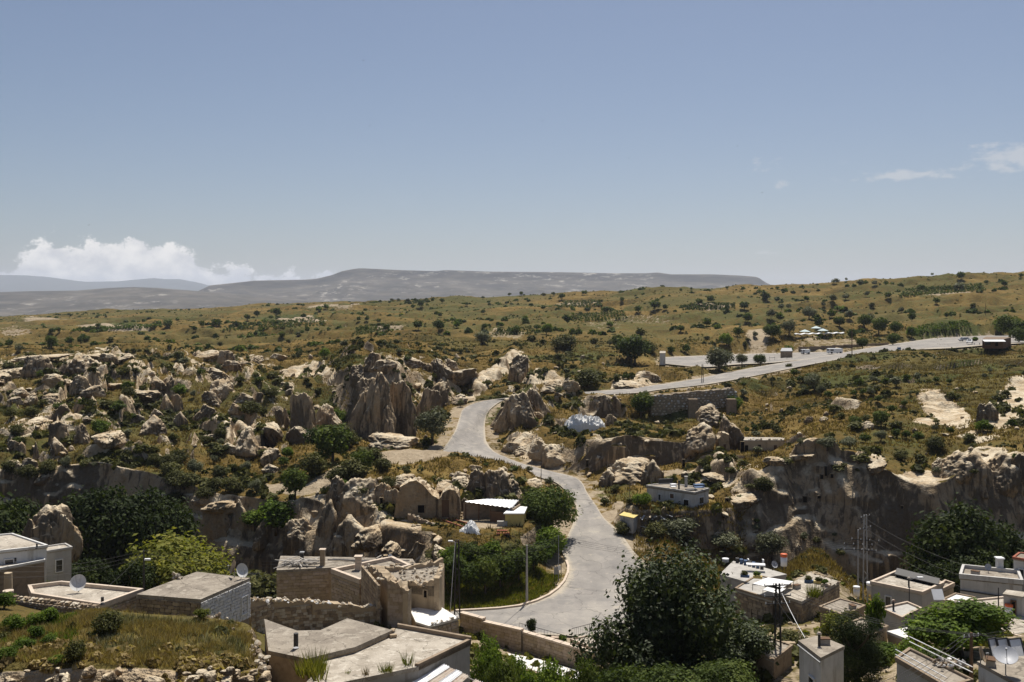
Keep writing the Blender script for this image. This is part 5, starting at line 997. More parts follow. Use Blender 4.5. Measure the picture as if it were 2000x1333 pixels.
masonry(o, B_, C_, 29.2, 33.6, .62, .36, ['stone_tan', 'stone_tan', 'stone_pink'], .03, .25, .03, top=lambda t: 33.7-.7*t); masonry(o, A, B_, 29.2, 33.6, .62, .36, ['stone_tan', 'stone_brown'], .93, .25, .03)
prism('roof', [tuple(A[:2]), tuple(D_[:2]), tuple(E_[:2]), tuple(PY(866,1118,105)[:2])], 31.2, [32.6, 31.9, 32.3, 32.2], 'roof_earth', o)
opening(o, D_, E_, .52, .62, 31.0, 31.7, 'window', 'plaster_tan', 'dark_void', .05)
for a_, b_2, zt, n in [(B_, A, [34.0, 33.6], 14), (C_, D_, [33, 31.4, 30.6, 32.4], 14), (D_, E_, [32.5, 32.1, 32.9], 16), (A, PY(866,1118,105), [33.3, 32.6], 16), (E_, PY(868,1122,104), [33, 32.6], 10)]: tops(o, a_, b_2, zt, n)
for i in range(50):
    q = PY(rngB.uniform(770, 858), 0, rngB.uniform(98.5, 103.5)); q.z = 32.35+rngB.uniform(-.1, .25); s_ = link('stone', block_mesh(rngB.choice(['rubble', 'rubble', 'stone_tan']), .14, i % 4), o); s_.location = q-ORG[o.name]; k = rngB.uniform(.2, .45); s_.scale = (k, k, k*.8); s_.rotation_euler = [rngB.random(), rngB.random(), rngB.random()*6]
o = root('rubble_wall', PY(620,1225,93), 'curved tumbledown rubble wall below the stone houses', 'wall'); pl = [PY(490,1172,89), PY(535,1172,91), PY(610,1176,92.5), PY(680,1184,93), PY(745,1186,93.5)]
for i in range(4):
    za, zb_ = pl[i].z, pl[i+1].z; ruin_slab('core', o, pl[i], pl[i+1], 27.5, [za, zb_], .6, 'stone_tan', 20+i, 10); tops(o, pl[i], pl[i+1], [za, zb_], 22, .65, (.25, .46), ('rubble', 'rubble', 'stone_white'), .2)
    masonry(o, pl[i], pl[i+1], 28.6, (za+zb_)/2-.5, .48, .28, ['stone_tan', 'stone_brown', 'rubble'], .08, .25, .08)
h, P = house('flat_house', 'grey-tan flat roof in the foreground below the rubble wall, with metal chimney pipe', 'house', [(516,1209),(524,1271),(600,1287),(640,1277),(694,1264),(767,1231),(678,1208),(626,1231),(580,1232)], 35.0, 31.0, 'stone_tan', 'roof_earth', 0, thick=.3)
o = root('stove_pipe', PZ(578,1267,35.0), 'dark metal chimney pipe on the grey-tan foreground roof', 'pipe'); part('pipe', *cyl_vf(PZ(578,1267,35.0), .17, 1.1, .17), 'metal_dark', o); part('rim', *cyl_vf(PZ(578,1267,36.1), .2, .06, .2), 'metal_grey', o)
h, P = house('flat_house', 'pale cracked flat roof with weeds, nearest roof in the centre foreground', 'house', [(585,1350),(818,1302),(920,1253),(776,1227),(702,1266),(640,1280)], 34.55, 30.6, 'plaster_grey', 'roof_pale', 0, thick=.3)
part('edge_beam', *merge(prism_vf([P[2], P[3], tuple(Vector(P[3])+Vector((0, .3))), tuple(Vector(P[2])+Vector((0, .3)))], 34.3, 34.85), prism_vf([P[1], P[2], tuple(Vector(P[2])+Vector((-.3, .05))), tuple(Vector(P[1])+Vector((-.3, .05)))], 34.26, 34.72)), 'stone_brown', h)
o = root('ledge_stones', PZ(735,1250,34.6), 'row of loose stones along the step between the two foreground roofs', 'stones')
for i in range(26):
    t = i/25; q = PZ(700, 1266, 34.65).lerp(PZ(768, 1231, 34.65), t); s_ = link('stone', block_mesh(rngB.choice(['rubble', 'stone_tan']), .1, i % 4), o); s_.location = q-ORG[o.name]+Vector((0, rngB.uniform(-.15, .15), .08)); k = rngB.uniform(.18, .36); s_.scale = (k*1.3, k, k*.7); s_.rotation_euler = (0, 0, rngB.random()*6)
for px, py, s_, lab in [(692,1268,.5,'squared building stone on the edge of the pale foreground roof'),(768,1246,.4,'loose grey brick lying on the pale foreground roof')]:
    q = tag(link('loose_block', block_mesh('stone_tan', .03, 1)), lab, 'stone'); q.location = PZ(px,py,34.55)+Vector((0,0,.14)); q.scale = (s_*1.3, s_*.7, s_*.6); q.rotation_euler = (0, 0, .4)
# corrugated sheets
o = root('corrugated_roof', PZ(865,1330,33.4), 'rusty corrugated sheet roof at the bottom edge', 'roof'); c00, c10, c11, c01 = PZ(868,1298,33.9), PZ(955,1340,33.3), PZ(890,1420,33.0), PZ(775,1352,33.5)
for k in range(7):
    V, F = [], []; n = 14; dz = rngB.uniform(-.03, .05)
    for i in range(n+1):
        u = (k+i/n*1.03)/7
        for t in (0, 1):
            p = c00.lerp(c10, u).lerp(c01.lerp(c11, u), t); V.append(p+Vector((0, 0, dz+.05*math.cos(i/n*math.pi*6))))
    for i in range(n): F.append((2*i, 2*i+1, 2*i+3, 2*i+2))
    n0 = len(V); V += [v-Vector((0, 0, .012)) for v in V]; F += [tuple(j+n0 for j in f[::-1]) for f in F]
    if k != 4: part('sheet', V, F, 'rusty_sheet' if k % 2 else 'galvanised', o, True)
part('frame', *merge(bar_vf(c00-Vector((0,0,.15)), c10-Vector((0,0,.15)), .06), bar_vf(c01-Vector((0,0,.15)), c11-Vector((0,0,.15)), .06), *[bar_vf(c-Vector((0,0,.1)), Vector((c.x, c.y, 30)), .07) for c in (c00, c10, c01, c11)]), 'wood_grey', o)
h, P = house('white_slab_house', 'small house with dazzling white slab roof beside the ruin', 'house', [(800,1190),(812,1215),(838,1223),(896,1207),(852,1180)], 29.9, 26.0, 'stone_tan', 'roof_white', 0, thick=.2)
masonry(h, P[1], P[2], 26.6, 29.6, .5, .3, ['stone_tan', 'stone_brown'], .04, .25, .05); masonry(h, P[2], P[3], 26.6, 29.6, .5, .3, ['stone_tan', 'stone_pink'], .04, .25, .05); tops(h, P[2], P[3], [29.95, 29.95], 22, .3, (.2, .34), ('rubble', 'stone_white'))
o = root('antenna', PZ(878,1225,27), 'slanting white tube on a thin antenna rod beside the white roof', 'antenna'); part('rod', *bar_vf(PZ(878,1228,27.5), PZ(878,1228,27.5)+Vector((0,0,2.6)), .03), 'metal_dark', o); part('tube', *bar_vf(PY(869,1212,95), PY(886,1224,95), .09), 'white_paint', o)
# stone retaining wall with stepped coping beside the junction
o = root('retaining_wall', PZ(1030,1260,22.4), 'long ashlar wall with stepped pale coping beside the road junction', 'wall')
for i, (x0, y0, x1, y1, z) in enumerate([(898,1196,943,1208,24.95),(940,1213,1018,1230,24.6),(1015,1232,1164,1276,24.3)]):
    a_, b_ = PZ(x0,y0,z), PZ(x1,y1,z); e = (b_-a_).normalized(); nn = Vector((-e.y, e.x, 0))*.45
    prism('core', [tuple(v[:2]) for v in (a_, b_, b_+nn, a_+nn)], 20.5, z-.2, 'mortar', o); masonry(o, a_, b_, 21.3, z-.22, .6, .33, ['stone_pink', 'stone_pink', 'stone_tan'], .04, .22, .015)
    q = (b_-a_).length; m_ = max(1, int(q/1.1))
    for k in range(m_):
        p0, p1 = a_.lerp(b_, k/m_+.004), a_.lerp(b_, (k+1)/m_-.004); prism('coping_stone', [tuple(v[:2]) for v in (p0-nn*.25, p1-nn*.25, p1+nn*1.25, p0+nn*1.25)], z-.2, z, 'coping', o)
o = root('iron_railing', PZ(1060,1246,22.0), 'black wrought-iron railing sloping along the forecourt behind the wall', 'railing')
def railing(o, a_, b_, h=1.0, n=16):
    part('rail', *merge(bar_vf(a_+Vector((0,0,h)), b_+Vector((0,0,h)), .03), bar_vf(a_+Vector((0,0,.15)), b_+Vector((0,0,.15)), .025)), 'metal_dark', o)
    for k in range(n+1): p = a_.lerp(b_, k/n); part('bar', *bar_vf(p, p+Vector((0,0,h)), .028 if k % 8 == 0 else .014, 4), 'metal_dark', o)
railing(o, PZ(1014,1234,22.0), PZ(1114,1262,22.0))
o = root('iron_railing', PZ(1140,1250,22.6), 'black wrought-iron railing on the planter wall near the huge tree', 'railing'); railing(o, PZ(1117,1246,22.9), PZ(1168,1232,22.9), 1.0, 12)
h, P = house('planter', 'low pinkish stone planter wall beside the railing', 'planter', [(1114,1250),(1175,1275),(1215,1262),(1165,1240)], 22.8, 21.6, 'stone_pink', 'roof_pale', .15, 'coping', .2, thick=.3)
o = root('gate_pillar', PZ(1084,1256,21.9), 'short stone gate pillar with pale cap behind the ashlar wall', 'pillar'); part('shaft', *box_vf(PZ(1084,1258,21.9), .8, .7, .8), 'stone_pink', o); part('cap', *box_vf(PZ(1084,1258,22.7), 1.0, .9, .18), 'coping', o)
o = root('potted_shrub', PZ(1040,1244,21.9), 'clipped round evergreen bush behind the ashlar wall', 'shrub'); cm, tm = get_crown('dark', 'mid', 0); c_ = link('crown', cm, o); c_.scale = (1.7, 1.7, 1.9); c_.location = (0, 0, .35); part('pot', *cyl_vf(PZ(1040,1244,21.9), .3, .5, .42), 'stone_brown', o)
for px, py, hh_, lab in [(1065,1250,20,'small leafy plant left of the gate pillar'),(1098,1256,26,'small leafy plant right of the gate pillar')]: plant(px, py, hh_, 'green', .7, PZ(px,py,22).y, 'far', lab)
o = mesh_obj('courtyard_path', *prism_vf(pxpts([(985,1275),(1050,1287),(1160,1318),(1130,1330),(1000,1300)], 22.35), 21.6, 22.35), 'roof_white'); tag(o, kind='structure')
# kerb on the inside of the junction
kp_ = [PZ(x, y, 21.75+dz) for x, y, dz in [(890,1194,0),(930,1192,0),(975,1189,0),(1015,1184,0),(1048,1174,0),(1072,1163,0),(1090,1150,0),(1102,1136,.1),(1109,1120,.2),(1110,1107,.4),(1106,1096,.6)]]
V, F = [], []
for i, p in enumerate(kp_):
    d_ = (kp_[min(i+1, len(kp_)-1)]-kp_[max(i-1, 0)]).normalized(); nn = Vector((-d_.y, d_.x, 0))*.16
    V += [p-nn-Vector((0,0,.3)), p-nn+Vector((0,0,.16)), p+nn+Vector((0,0,.18)), p+nn-Vector((0,0,.3))]
for i in range(len(kp_)-1):
    for k in range(4): F.append((i*4+k, i*4+(k+1) % 4, i*4+4+(k+1) % 4, i*4+4+k))
tag(mesh_obj('kerb', V, [f[::-1] for f in F], 'coping'), kind='structure')
# ------------------------------------------------------------------ poles and wires
def pole(name, label, px, py, top, Y, r=.13, mat='pole_concrete', arms=(), twin=False, lamp=None, cat='utility pole'):
    b0 = PY(px, py, Y); t0 = PY(px, top, Y); o = root(name, b0, label, cat); H = t0.z-b0.z
    if twin:
        for s_ in (-.22, .22): part('leg', *bar_vf(b0+Vector((s_*1.3, 0, -.4)), t0+Vector((s_*.6, 0, 0)), .085), mat, o)
        for k in range(7): z = H*(k+.5)/7; part('rung', *bar_vf(b0+Vector((-.27, 0, z)), b0+Vector((.27, 0, z+H/14*(1 if k % 2 else -1))), .035), mat, o)
    else: part('shaft', *tube([b0-Vector((0, 0, .4)), t0], [r, r*.65], 10), mat, o)
    ends = []
    for (dz, half, ang) in arms:
        c = t0-Vector((0, 0, dz)); v = Vector((math.cos(R(ang)), math.sin(R(ang)), 0))*half; am = part('crossarm', *merge(bar_vf(c-v, c+v, .055)), 'metal_dark', o)
        for s_ in (-1, -.33, .33, 1): q = c+v*s_; part('insulator', *merge(cyl_vf(q, .045, .18, .03, 8)), 'white_paint', am); ends.append(q+Vector((0, 0, .2)))
    if lamp:
        q = t0-Vector((0, 0, lamp[0])); e = q+Vector((lamp[1], -.2, .25)); lm = part('lamp_arm', *bar_vf(q, e, .03), 'metal_grey', o); part('lamp_head', *merge(box_vf(e-Vector((0, 0, .1)), .5, .24, .14)), 'white_paint', lm)
    if not ends: ends = [t0-Vector((0, 0, .3*k)) for k in range(4)]
    return o, ends
_, e1 = pole('utility_pole', 'dark steel pole with lamp behind the tan stone house', 281,1158,1075,90, .1, 'metal_dark', twin=False, lamp=(1.0, .4))
_, e2 = pole('utility_pole', 'dark steel twin pole with lamp and hanging pale cable by the white slab roof', 893,1202,1055,106, .1, 'metal_dark', twin=True, lamp=(.3, -.7))
_, e3 = pole('utility_pole', 'tall concrete pole standing on the grass inside the junction curve', 1029,1176,1065,127, .17)
_, e4 = pole('utility_pole', 'thin pole with small sign boards beside the kerb', 1091,1136,1046,137, .07, 'metal_grey')
_, e5 = pole('utility_pole', 'steel double pole with three crossarms beside the stone steps', 1519,1318,1140,79, .1, 'metal_dark', [(.15,1.1,10),(1.0,1.1,10),(1.6,1.0,10)], True)
_, e6 = pole('power_pylon', 'tall lattice power pylon before the right-hand cliff', 1690,1172,1006,118, .1, 'metal_grey', [(.2,.9,40),(1.6,1.0,35),(3.0,1.5,-20),(4.2,1.2,-20)], True, cat='pylon')
_, e7 = pole('power_pylon', 'thinner grey steel mast close beside the lattice pylon', 1676,1168,1035,120, .12, 'metal_grey', [(2.4,1.6,-10),(1.8,1.6,-10)], cat='pylon')
_, e8 = pole('utility_pole', 'dark wooden pole with many wires at the lower right', 1897,1345,1236,60, .13, 'wood_brown', [(.25,.5,15)])
_, e9 = pole('utility_pole', 'tall thin pole on the verge of the winding road', 1057,950,892,182, .07, 'metal_dark')
_, ea = pole('utility_pole', 'lattice pole beside the upper road near the big oleaster', 1372,757,712,270, .1, 'metal_dark', twin=True)
_, eb = pole('utility_pole', 'tall pole beside the upper road near the white vans', 1664,693,640,338, .16, 'wood_brown')
_, ec = pole('utility_pole', 'slim pole on the slope below the white tarp yard', 1230,1000,940,166, .07, 'metal_dark')
_, ed = pole('utility_pole', 'far pole on the right-hand hillside', 1925,620,592,470, .14, 'wood_brown')
_, ee_ = pole('lamp_post', 'slim lamp post among the roofs before the slatted roof', 1776,1185,1130,90, .05, 'metal_dark', lamp=(.1, .9), cat='street lamp')
o = root('sign_board', PY(1086,1128,136), 'two small boards on posts beside the kerb', 'sign'); part('post', *merge(bar_vf(PY(1083,1138,136), PY(1083,1106,136), .05), bar_vf(PY(1096,1132,138), PY(1096,1100,138), .05)), 'metal_dark', o); part('board', *box_vf(PY(1086,1122,135.9), .55, .05, 1.0), 'metal_grey', o); part('board', *box_vf(PY(1092,1114,135.9), .4, .05, .6), 'white_paint', o)
_w = [(e1[0], PZ(489,1129,36.3), .5, 'wire from the lamp pole to the corner of the tan stone house'),(e1[0], PZ(190,1160,36.2), .3, 'wire from the lamp pole down to the courtyard roof')]
for k in range(3): _w.append((e1[k], PY(-60, 1100+k*12, 84), .8, 'one of the wires running left from the lamp pole')); _w.append((e1[k], e2[k], 1.6, 'one of the long wires between the lamp pole and the twin pole'))
for k in range(4): _w.append((e3[k], e4[k], .25, 'one of the wires between the concrete pole and the thin kerb pole')); _w.append((e2[k], e3[k]-Vector((0,0,1)), .5, 'one of the wires between twin pole and concrete pole')); _w.append((e4[k], e6[8+k % 4], 2.2, 'one of the long wires crossing above the road towards the pylon'))
for k in range(3): _w.append((e5[k], e8[k], .8, 'one of the wires from the double pole to the lower right pole')); _w.append((e8[k], PY(2080, 1190+20*k, 55), .4, 'one of the wires leaving the lower right pole to the right')); _w.append((e8[k], PY(1690+30*k, 1345, 50), .3, 'one of the wires slanting down from the lower right pole')); _w.append((e6[k*5], PY(2080, 1140+26*k, 95), 1.6, 'one of the wires from the pylon to the right edge'))
_w.append((e5[5], PZ(1575,1243,37.1), .3, 'pale cable from the double pole to the small white gabled house')); _w.append((e7[0], e6[8], .1, 'short jumper wire between mast and pylon'))
for a_, b_2, sg, lab in _w: wire(a_, b_2, sg, .012, lab, 'metal_dark')
c0 = PY(889,1060,105.8); wire(c0, PY(879,1200,105), -.2, .035, 'thick pale cable hanging down the twin pole', 'white_paint'); wire(e5[6], PZ(1572,1246,37), .1, .02, 'thick pale service cable slanting to the white gabled house', 'white_paint')
# ------------------------------------------------------------------ cave dwellings and the yard in the centre
def facade(name, label, outline, Y, depth, openings, cat='cave house', mat='tuff'):
    """rock-cut front: outline in photo points at distance Y, body running back into the hill"""
    ol = []
    for (xa, ya), (xb, yb) in zip(outline[:-1], outline[1:]):
        for t in (0, .34, .67): ol.append((xa+(xb-xa)*t+rngB.uniform(-1.3, 1.3), ya+(yb-ya)*t+(rngB.uniform(-1.2, 1.2) if 0 < t else 0)))
    outline = [outline[0]]+ol[1:]+[outline[-1]]
    P = [PY(x, y, Y) for x, y in outline]; c = P[0].copy(); o = root(name, c, label, cat); n = len(P); V, F = [], []
    K = 9
    for k in range(K):
        t = k/(K-1); d_ = depth*t; cx = sum(p.x for p in P)/n
        for p in P: V.append(Vector((cx+(p.x-cx)*(1-.25*t*t)+(rngB.uniform(-.15, .15) if k else 0), p.y+d_, p.z-.1*d_*(p.z-c.z)/3*t+(rngB.uniform(-.35, .35) if k and p.z > c.z+.5 else 0))))
    for k in range(K-1):
        for i in range(n): j = (i+1) % n; F.append((k*n+i, k*n+j, (k+1)*n+j, (k+1)*n+i))
    F.append(tuple(range(n))[::-1]); part('rock_front', V, F, mat, o)
    for (x0, y0, x1, y1, nm, fill) in openings:
        a_, b_2 = PY(x0, y1, Y-.02), PY(x1, y1, Y-.02); opening(o, a_, b_2, 0, 1, a_.z, PY(x0, y0, Y).z, nm, mat, fill, .02)
    return o
facade('cave_house', 'rock-cut cave house with gabled niche and dark square window', [(770,1016),(774,975),(782,952),(800,941),(812,938),(826,948),(840,962),(856,976),(862,1012)], 151, 9, [(816,987,829,1002,'window','dark_void')])
facade('cave_house', 'rock-cut cave house with arched top and dark red door', [(856,1014),(858,975),(866,962),(878,956),(890,960),(896,972),(899,1014)], 150.3, 8, [(863,977,877,1011,'door','wood_brown')])
P_n = PY(799,1003,150.9); 
o = root('metal_roof_shed', PZ(960,1012,27), 'open shed with pale corrugated metal roof in the yard', 'shed'); r4 = [PZ(908,980,29.7), PZ(1000,993,29.3), PZ(1014,977,29.8), PZ(955,974,30.0)]
V, F = [], []; n = 40
for i in range(n+1):
    for j in range(2):
        u = i/n; p = r4[0].lerp(r4[1], u).lerp(r4[3].lerp(r4[2], u), j); V.append(p+Vector((0, 0, .045*math.cos(i*1.57))))
for i in range(n): F.append((2*i, 2*i+2, 2*i+3, 2*i+1))
n0 = len(V); V += [v-Vector((0, 0, .02)) for v in V]; F += [tuple(j+n0 for j in f[::-1]) for f in F]; part('roof', V, F, 'galvanised', o)
b4 = [Vector((p.x, p.y, 26.7)) for p in r4]
part('back_wall', *prism_vf([tuple(b4[3][:2]), tuple(b4[2][:2]), tuple((b4[2]+Vector((0,.3,0)))[:2]), tuple((b4[3]+Vector((0,.3,0)))[:2])], 26.6, 29.6), 'stone_brown', o); part('side_wall', *prism_vf([tuple(b4[0][:2]), tuple(b4[3][:2]), tuple((b4[3]+Vector((-.25,0,0)))[:2]), tuple((b4[0]+Vector((-.25,0,0)))[:2])], 26.6, 29.5), 'stone_brown', o); part('side_wall', *prism_vf([tuple(b4[1][:2]), tuple(b4[2][:2]), tuple((b4[2]+Vector((.25,0,0)))[:2]), tuple((b4[1]+Vector((.25,0,0)))[:2])], 26.6, 29.2), 'stone_brown', o)
for t in (0.02, .3, .55, .98): p = b4[0].lerp(b4[1], t); part('post', *bar_vf(p, Vector((p.x, p.y, 29.4)), .09), 'wood_brown', o)
p0, p1 = b4[0].lerp(b4[1], .55), b4[1]; part('boarding', *prism_vf([tuple(p0[:2]), tuple(p1[:2]), tuple((p1+Vector((0,.12,0)))[:2]), tuple((p0+Vector((0,.12,0)))[:2])], 26.7, 28.6), 'wood_brown', o)
h, P = house('small_hut', 'small ochre hut with white sheet roof right of the metal-roofed shed', 'hut', [(983,1003),(1024,1003),(1030,990),(1000,988)], 28.9, 26.4, 'yellow_sheet', 'white_paint', 0, thick=.15, over=.15)
o = root('brick_stub', PZ(981,1038,26.4), 'stub of grey plastered wall topped with red bricks in the yard', 'wall'); part('stub', *box_vf(PZ(981,1038,26.2), 1.5, .6, 1.5), 'concrete', o)
for k in range(5): part('brick', *box_vf(PZ(981,1038,27.72)+Vector((-.6+.3*k, 0, .003)), .27, .5, .16), 'red_brick', o)
o = root('handcart', PZ(982,1052,26.0), 'dark red farm cart standing below the yard', 'cart'); c = PZ(982,1052,26.0)
part('body', *merge(box_vf(c+Vector((0,0,.45)), 1.9, 1.0, .4, .2)), 'red_brick', o); part('shaft', *bar_vf(c+Vector((.8,-.2,.6)), c+Vector((1.9,-.7,.3)), .05), 'metal_dark', o)
for s_ in (-1, 1):
    for x_ in (-.6, .6): w_ = part('wheel', *tube([c+Vector((x_, s_*.55-.06, .35)), c+Vector((x_, s_*.55+.06, .35))], [.36, .36], 14), 'rubber', o)
def tarp_heap(name, label, px, py, w, h, Y, seed, mat='tarp_white', sharp=1.0, cat='tarpaulin', depth=.8):
    b0 = PY(px, py, Y); W_, H_ = w*Y/FPX, h*Y/FPX; V, F, n, m_ = [], [], 46, 22; nz_ = lambda a, c: float(fbm(np.array([a]), np.array([c]), None, 4, seed)[0])
    gx, gy = np.meshgrid(np.linspace(-1, 1, n), np.linspace(-1, 1, m_), indexing='ij'); env = np.clip(1-np.abs(gx)**2.2, 0, 1)*np.clip(1-np.abs(gy)**2.4, 0, 1)
    pk = np.exp(-((gx-.25)/.42)**2)*sharp+np.exp(-((gx+.55)/.5)**2)*.45 if sharp != 1 else np.ones_like(gx)
    hz_ = env**(.3 if sharp == 1 else .5)*pk*(.7+.3*fbm(gx*2+9, gy*2, None, 3, seed))+(np.abs(fbm(gx*7, gy*7, None, 3, seed+5)-.5))*(.9 if sharp == 1 else .4)*env**.25
    Vv = np.stack([gx*W_/2, gy*W_/2*depth, hz_*H_-.1], -1).reshape(-1, 3); a0 = np.arange(n-1)[:, None]*m_+np.arange(m_-1)[None]; Fq_ = np.stack([a0, a0+m_, a0+m_+1, a0+1], -1).reshape(-1, 4)
    me = fast_mesh(name, Vv, Fq_, mat, False); o = root(name, b0, label, cat); link('sheet', me, o); return o
tarp_heap('tarp_heap', 'white plastic sheet draped over a heap on the yard wall', 914,1047,72,32,143, 3, sharp=1.01, depth=.5)
o = root('yard_wall', PY(860,1030,146), 'low stone wall along the edge of the cave house yard', 'wall'); pl = [PY(796,1004,148.5), PY(850,1026,146), PY(920,1050,142.5), PY(945,1062,141)]
for i in range(3): ruin_slab('core', o, pl[i], pl[i+1], 23, [pl[i].z, pl[i+1].z], .5, 'stone_brown', 40+i, 12); tops(o, pl[i], pl[i+1], [pl[i].z, pl[i+1].z], 12, .5, (.2, .4))
o = root('yard_beams', PZ(880,1022,27.2), 'two low brick edgings lying across the yard', 'edging')
for (x0, y0, x1, y1) in [(846,1010,905,1030),(852,1006,918,1024)]: part('edging', *bar_vf(PZ(x0,y0,27.3), PZ(x1,y1,27.3), .16, 4), 'red_brick', o)
o = root('stone_steps', PZ(900,1012,27), 'short flight of stone steps beside the red door', 'steps')
for k in range(5): part('step', *box_vf(PZ(894+k*3.2,1014-k*3.4,27.0)+Vector((0,0,0)), 1.0, .4, .15+.18*k), 'stone_tan', o)
# ------------------------------------------------------------------ white house and yard, right of the road
h, P = house('white_house', 'white house with flat dark-edged roof on the rocks right of the road', 'house', [(1262,949),(1357,963),(1385,955),(1302,944)], 30.0, 27.3, 'plaster_dull', 'roof_earth', .12, 'concrete', .25, thick=.35)
opening(h, P[0], P[1], .26, .31, 28.0, 28.9); opening(h, P[0], P[1], .5, .58, 28.6, 29.3, 'window', 'frame_white', 'wood_brown'); opening(h, P[0], P[1], .78, .88, 27.8, 28.7, 'window', 'frame_white', 'dark_void'); opening(h, P[1], P[2], .3, .6, 28.0, 29.0)
chimney(h, 1326,956,30.0, .25, 1.3, 'metal_dark', 'metal_dark', 'stove_pipe'); chimney(h, 1340,950,30.0, .4, 1.5, 'plaster_grey', 'concrete')
for i, (px, py, mt, sz, nm, lab, ct) in enumerate([(1315,951,'white_paint',(.9,.7,.45),'water_tank','low white tank on the white house roof','tank'),(1365,952,'blue_plastic',(1.6,.9,.5),'plastic_sheet','blue sheet bundle at the right end of the white house roof','bundle'),(1300,945,'metal_dark',(2.4,.3,.8),'drying_frame','dark frame standing on the white house roof','frame'),(1350,957,'metal_dark',(1.8,.8,.12),'solar_panel','flat dark panel on the white house roof','panel')]):
    o = root(nm, PZ(px,py,30.0), lab, ct); part('body', *box_vf(PZ(px,py,30.0)+Vector((0,0,.003)), *sz, .25), mt, o); part('top', *box_vf(PZ(px,py,30.0+sz[2]), sz[0]*.9, sz[1]*.9, .05, .25), mt, o)
h, P = house('sheet_shed', 'small shed with yellow and white sheet roof at the roadside', 'shed', [(1209,1006),(1238,1012),(1250,1004),(1220,999)], 26.5, 24.6, 'plaster_dull', 'yellow_sheet', 0, thick=.1, over=.08)
o = root('plank_pile', PZ(1290,1030,25.6), 'jumble of grey boards and rubbish on the bank below the white house', 'planks')
for i in range(34):
    q = hit(rngB.uniform(1255,1335), rngB.uniform(1008,1035), 140, 175); s_ = link('plank', block_mesh(rngB.choice(['wood_grey', 'galvanised', 'wood_brown', 'roof_white']), .03, i % 4), o); s_.location = q-ORG[o.name]+Vector((0,0,.2)); s_.scale = (rngB.uniform(.8, 2.2), .3, .07); s_.rotation_euler = (rngB.uniform(-.3,.3), rngB.uniform(-.5,.5), rngB.random()*6)
tag(rock(1322,1030,26,36,'boulder',10, label='big tan boulder on the bank below the white house'), None)
plant(1328,988,12,'bush',1.5,None,'far','reddish low bush against the front of the white house'); plant(1262,990,30,'green',1.0,None,'mid','climbing vine at the left corner of the white house')
# barn under white plastic
tarp_heap('tarp_barn', 'low barn covered all over with crumpled white plastic sheeting', 1142,846,82,34,212, 8, sharp=1.0, cat='barn', depth=.55)
o = root('lean_to', PY(1106,850,210), 'dark little lean-to at the left end of the plastic-covered barn', 'lean-to'); part('roof', *prism_vf([tuple(PY(x,0,Y)[:2]) for x, Y in ((1093,209),(1116,209),(1116,211.5),(1093,211.5))], [PY(0,846,210).z]*4, [PY(0,843,210).z]*2+[PY(0,838,210).z]*2), 'metal_grey', o); part('body', *box_vf(PY(1106,851,210.4), 2.0, 1.6, .5), 'metal_dark', o)
for (px, y0, y1, lab, w_) in [(1147,897,912,'dark doorway cut in the long rock wall, left of the white house',5),(1335,896,911,'dark doorway cut in the rock wall behind the white house',6),(1605,926,936,'small dark window high in the right-hand cliff',8),(1613,908,930,'tall dark slit in the right-hand cliff',6),(1600,968,974,'tiny dark hole in the middle of the right-hand cliff',7),(1572,968,982,'square dark window low in the right-hand cliff, left end',10),(1762,988,994,'lone dark hole in the right part of the cliff',5),(1420,972,984,'dark cave mouth below the rocks right of the white house',8),(1625,925,934,'squarish cave window beside the tall slit in the cliff',8),(768,812,822,'pale-framed window cut in the big dark rock wall',8),(745,970,990,'small window cut in the rock mass left of the cave house',7),(1450,860,883,'dark gateway between the boulders of the upper cave dwelling',9)]:
    q = hit(px, y1, 120); Y = q.y-.14; w_ *= .75; y0 = y1-(y1-y0)*.85; a_, b_2 = PY(px-w_/2, y1, Y), PY(px+w_/2, y1, Y); o = root('cave_opening', a_, lab, 'cave opening'); opening(o, a_, b_2, 0, 1, a_.z, PY(px, y0, Y).z, 'surround', 'tuff', 'dark_void', .02)
# upper cave dwelling and stone retaining wall
h, P = house('cave_annex', 'low pale stone building with two dark windows beside the upper boulders', 'house', [(1452,860),(1530,860),(1534,855),(1455,854)], 33.2, 30.4, 'plaster_tan', 'roof_pale', 0, thick=.25)
opening(h, P[0], P[1], .36, .44, 31.2, 32.3, 'window', 'plaster_tan', 'dark_void'); opening(h, P[0], P[1], .03, .12, 31.0, 32.2, 'window', 'plaster_tan', 'dark_void'); opening(h, P[0], P[1], .76, .84, 30.7, 32.2, 'door', 'plaster_tan', 'wood_brown'); tops(h, P[0], P[1], [33.25, 33.25], 22, 1.0, (.3, .6), ('rubble', 'roof_white'), .05)
facade('cave_house', 'rock-cut facade with brown window beneath the large pointed boulder', [(1402,890),(1404,858),(1412,846),(1424,850),(1426,890)], 194, 6, [(1413,868,1418,878,'window','wood_brown')])
o = root('retaining_wall', PY(1360,815,240), 'rough stone retaining wall holding up the upper road', 'wall'); wl = [(1272,772,818),(1315,768,818),(1360,764,818),(1405,760,812),(1432,757,806),(1450,788,804)]
for i in range(5):
    (x0, t0, b0), (x1, t1, b1) = wl[i], wl[i+1]; Ya, Yb = 238.5+i*.6, 239.1+i*.6; A0, A1 = PY(x0, b0, Ya), PY(x1, b1, Yb); zt0, zt1 = PY(x0, t0, Ya+2).z, PY(x1, t1, Yb+2).z
    ruin_slab('core', o, A0, A1, min(A0.z, A1.z)-1.5, [zt0, zt1], 2.5, 'mortar', 60+i, 8); masonry(o, A0, A1, min(A0.z, A1.z)-.3, max(zt0, zt1)-.1, 1.0, .62, ['rubble', 'stone_white', 'stone_tan', 'rubble'], .12, .6, .1, top=lambda t: zt0+(zt1-zt0)*t)
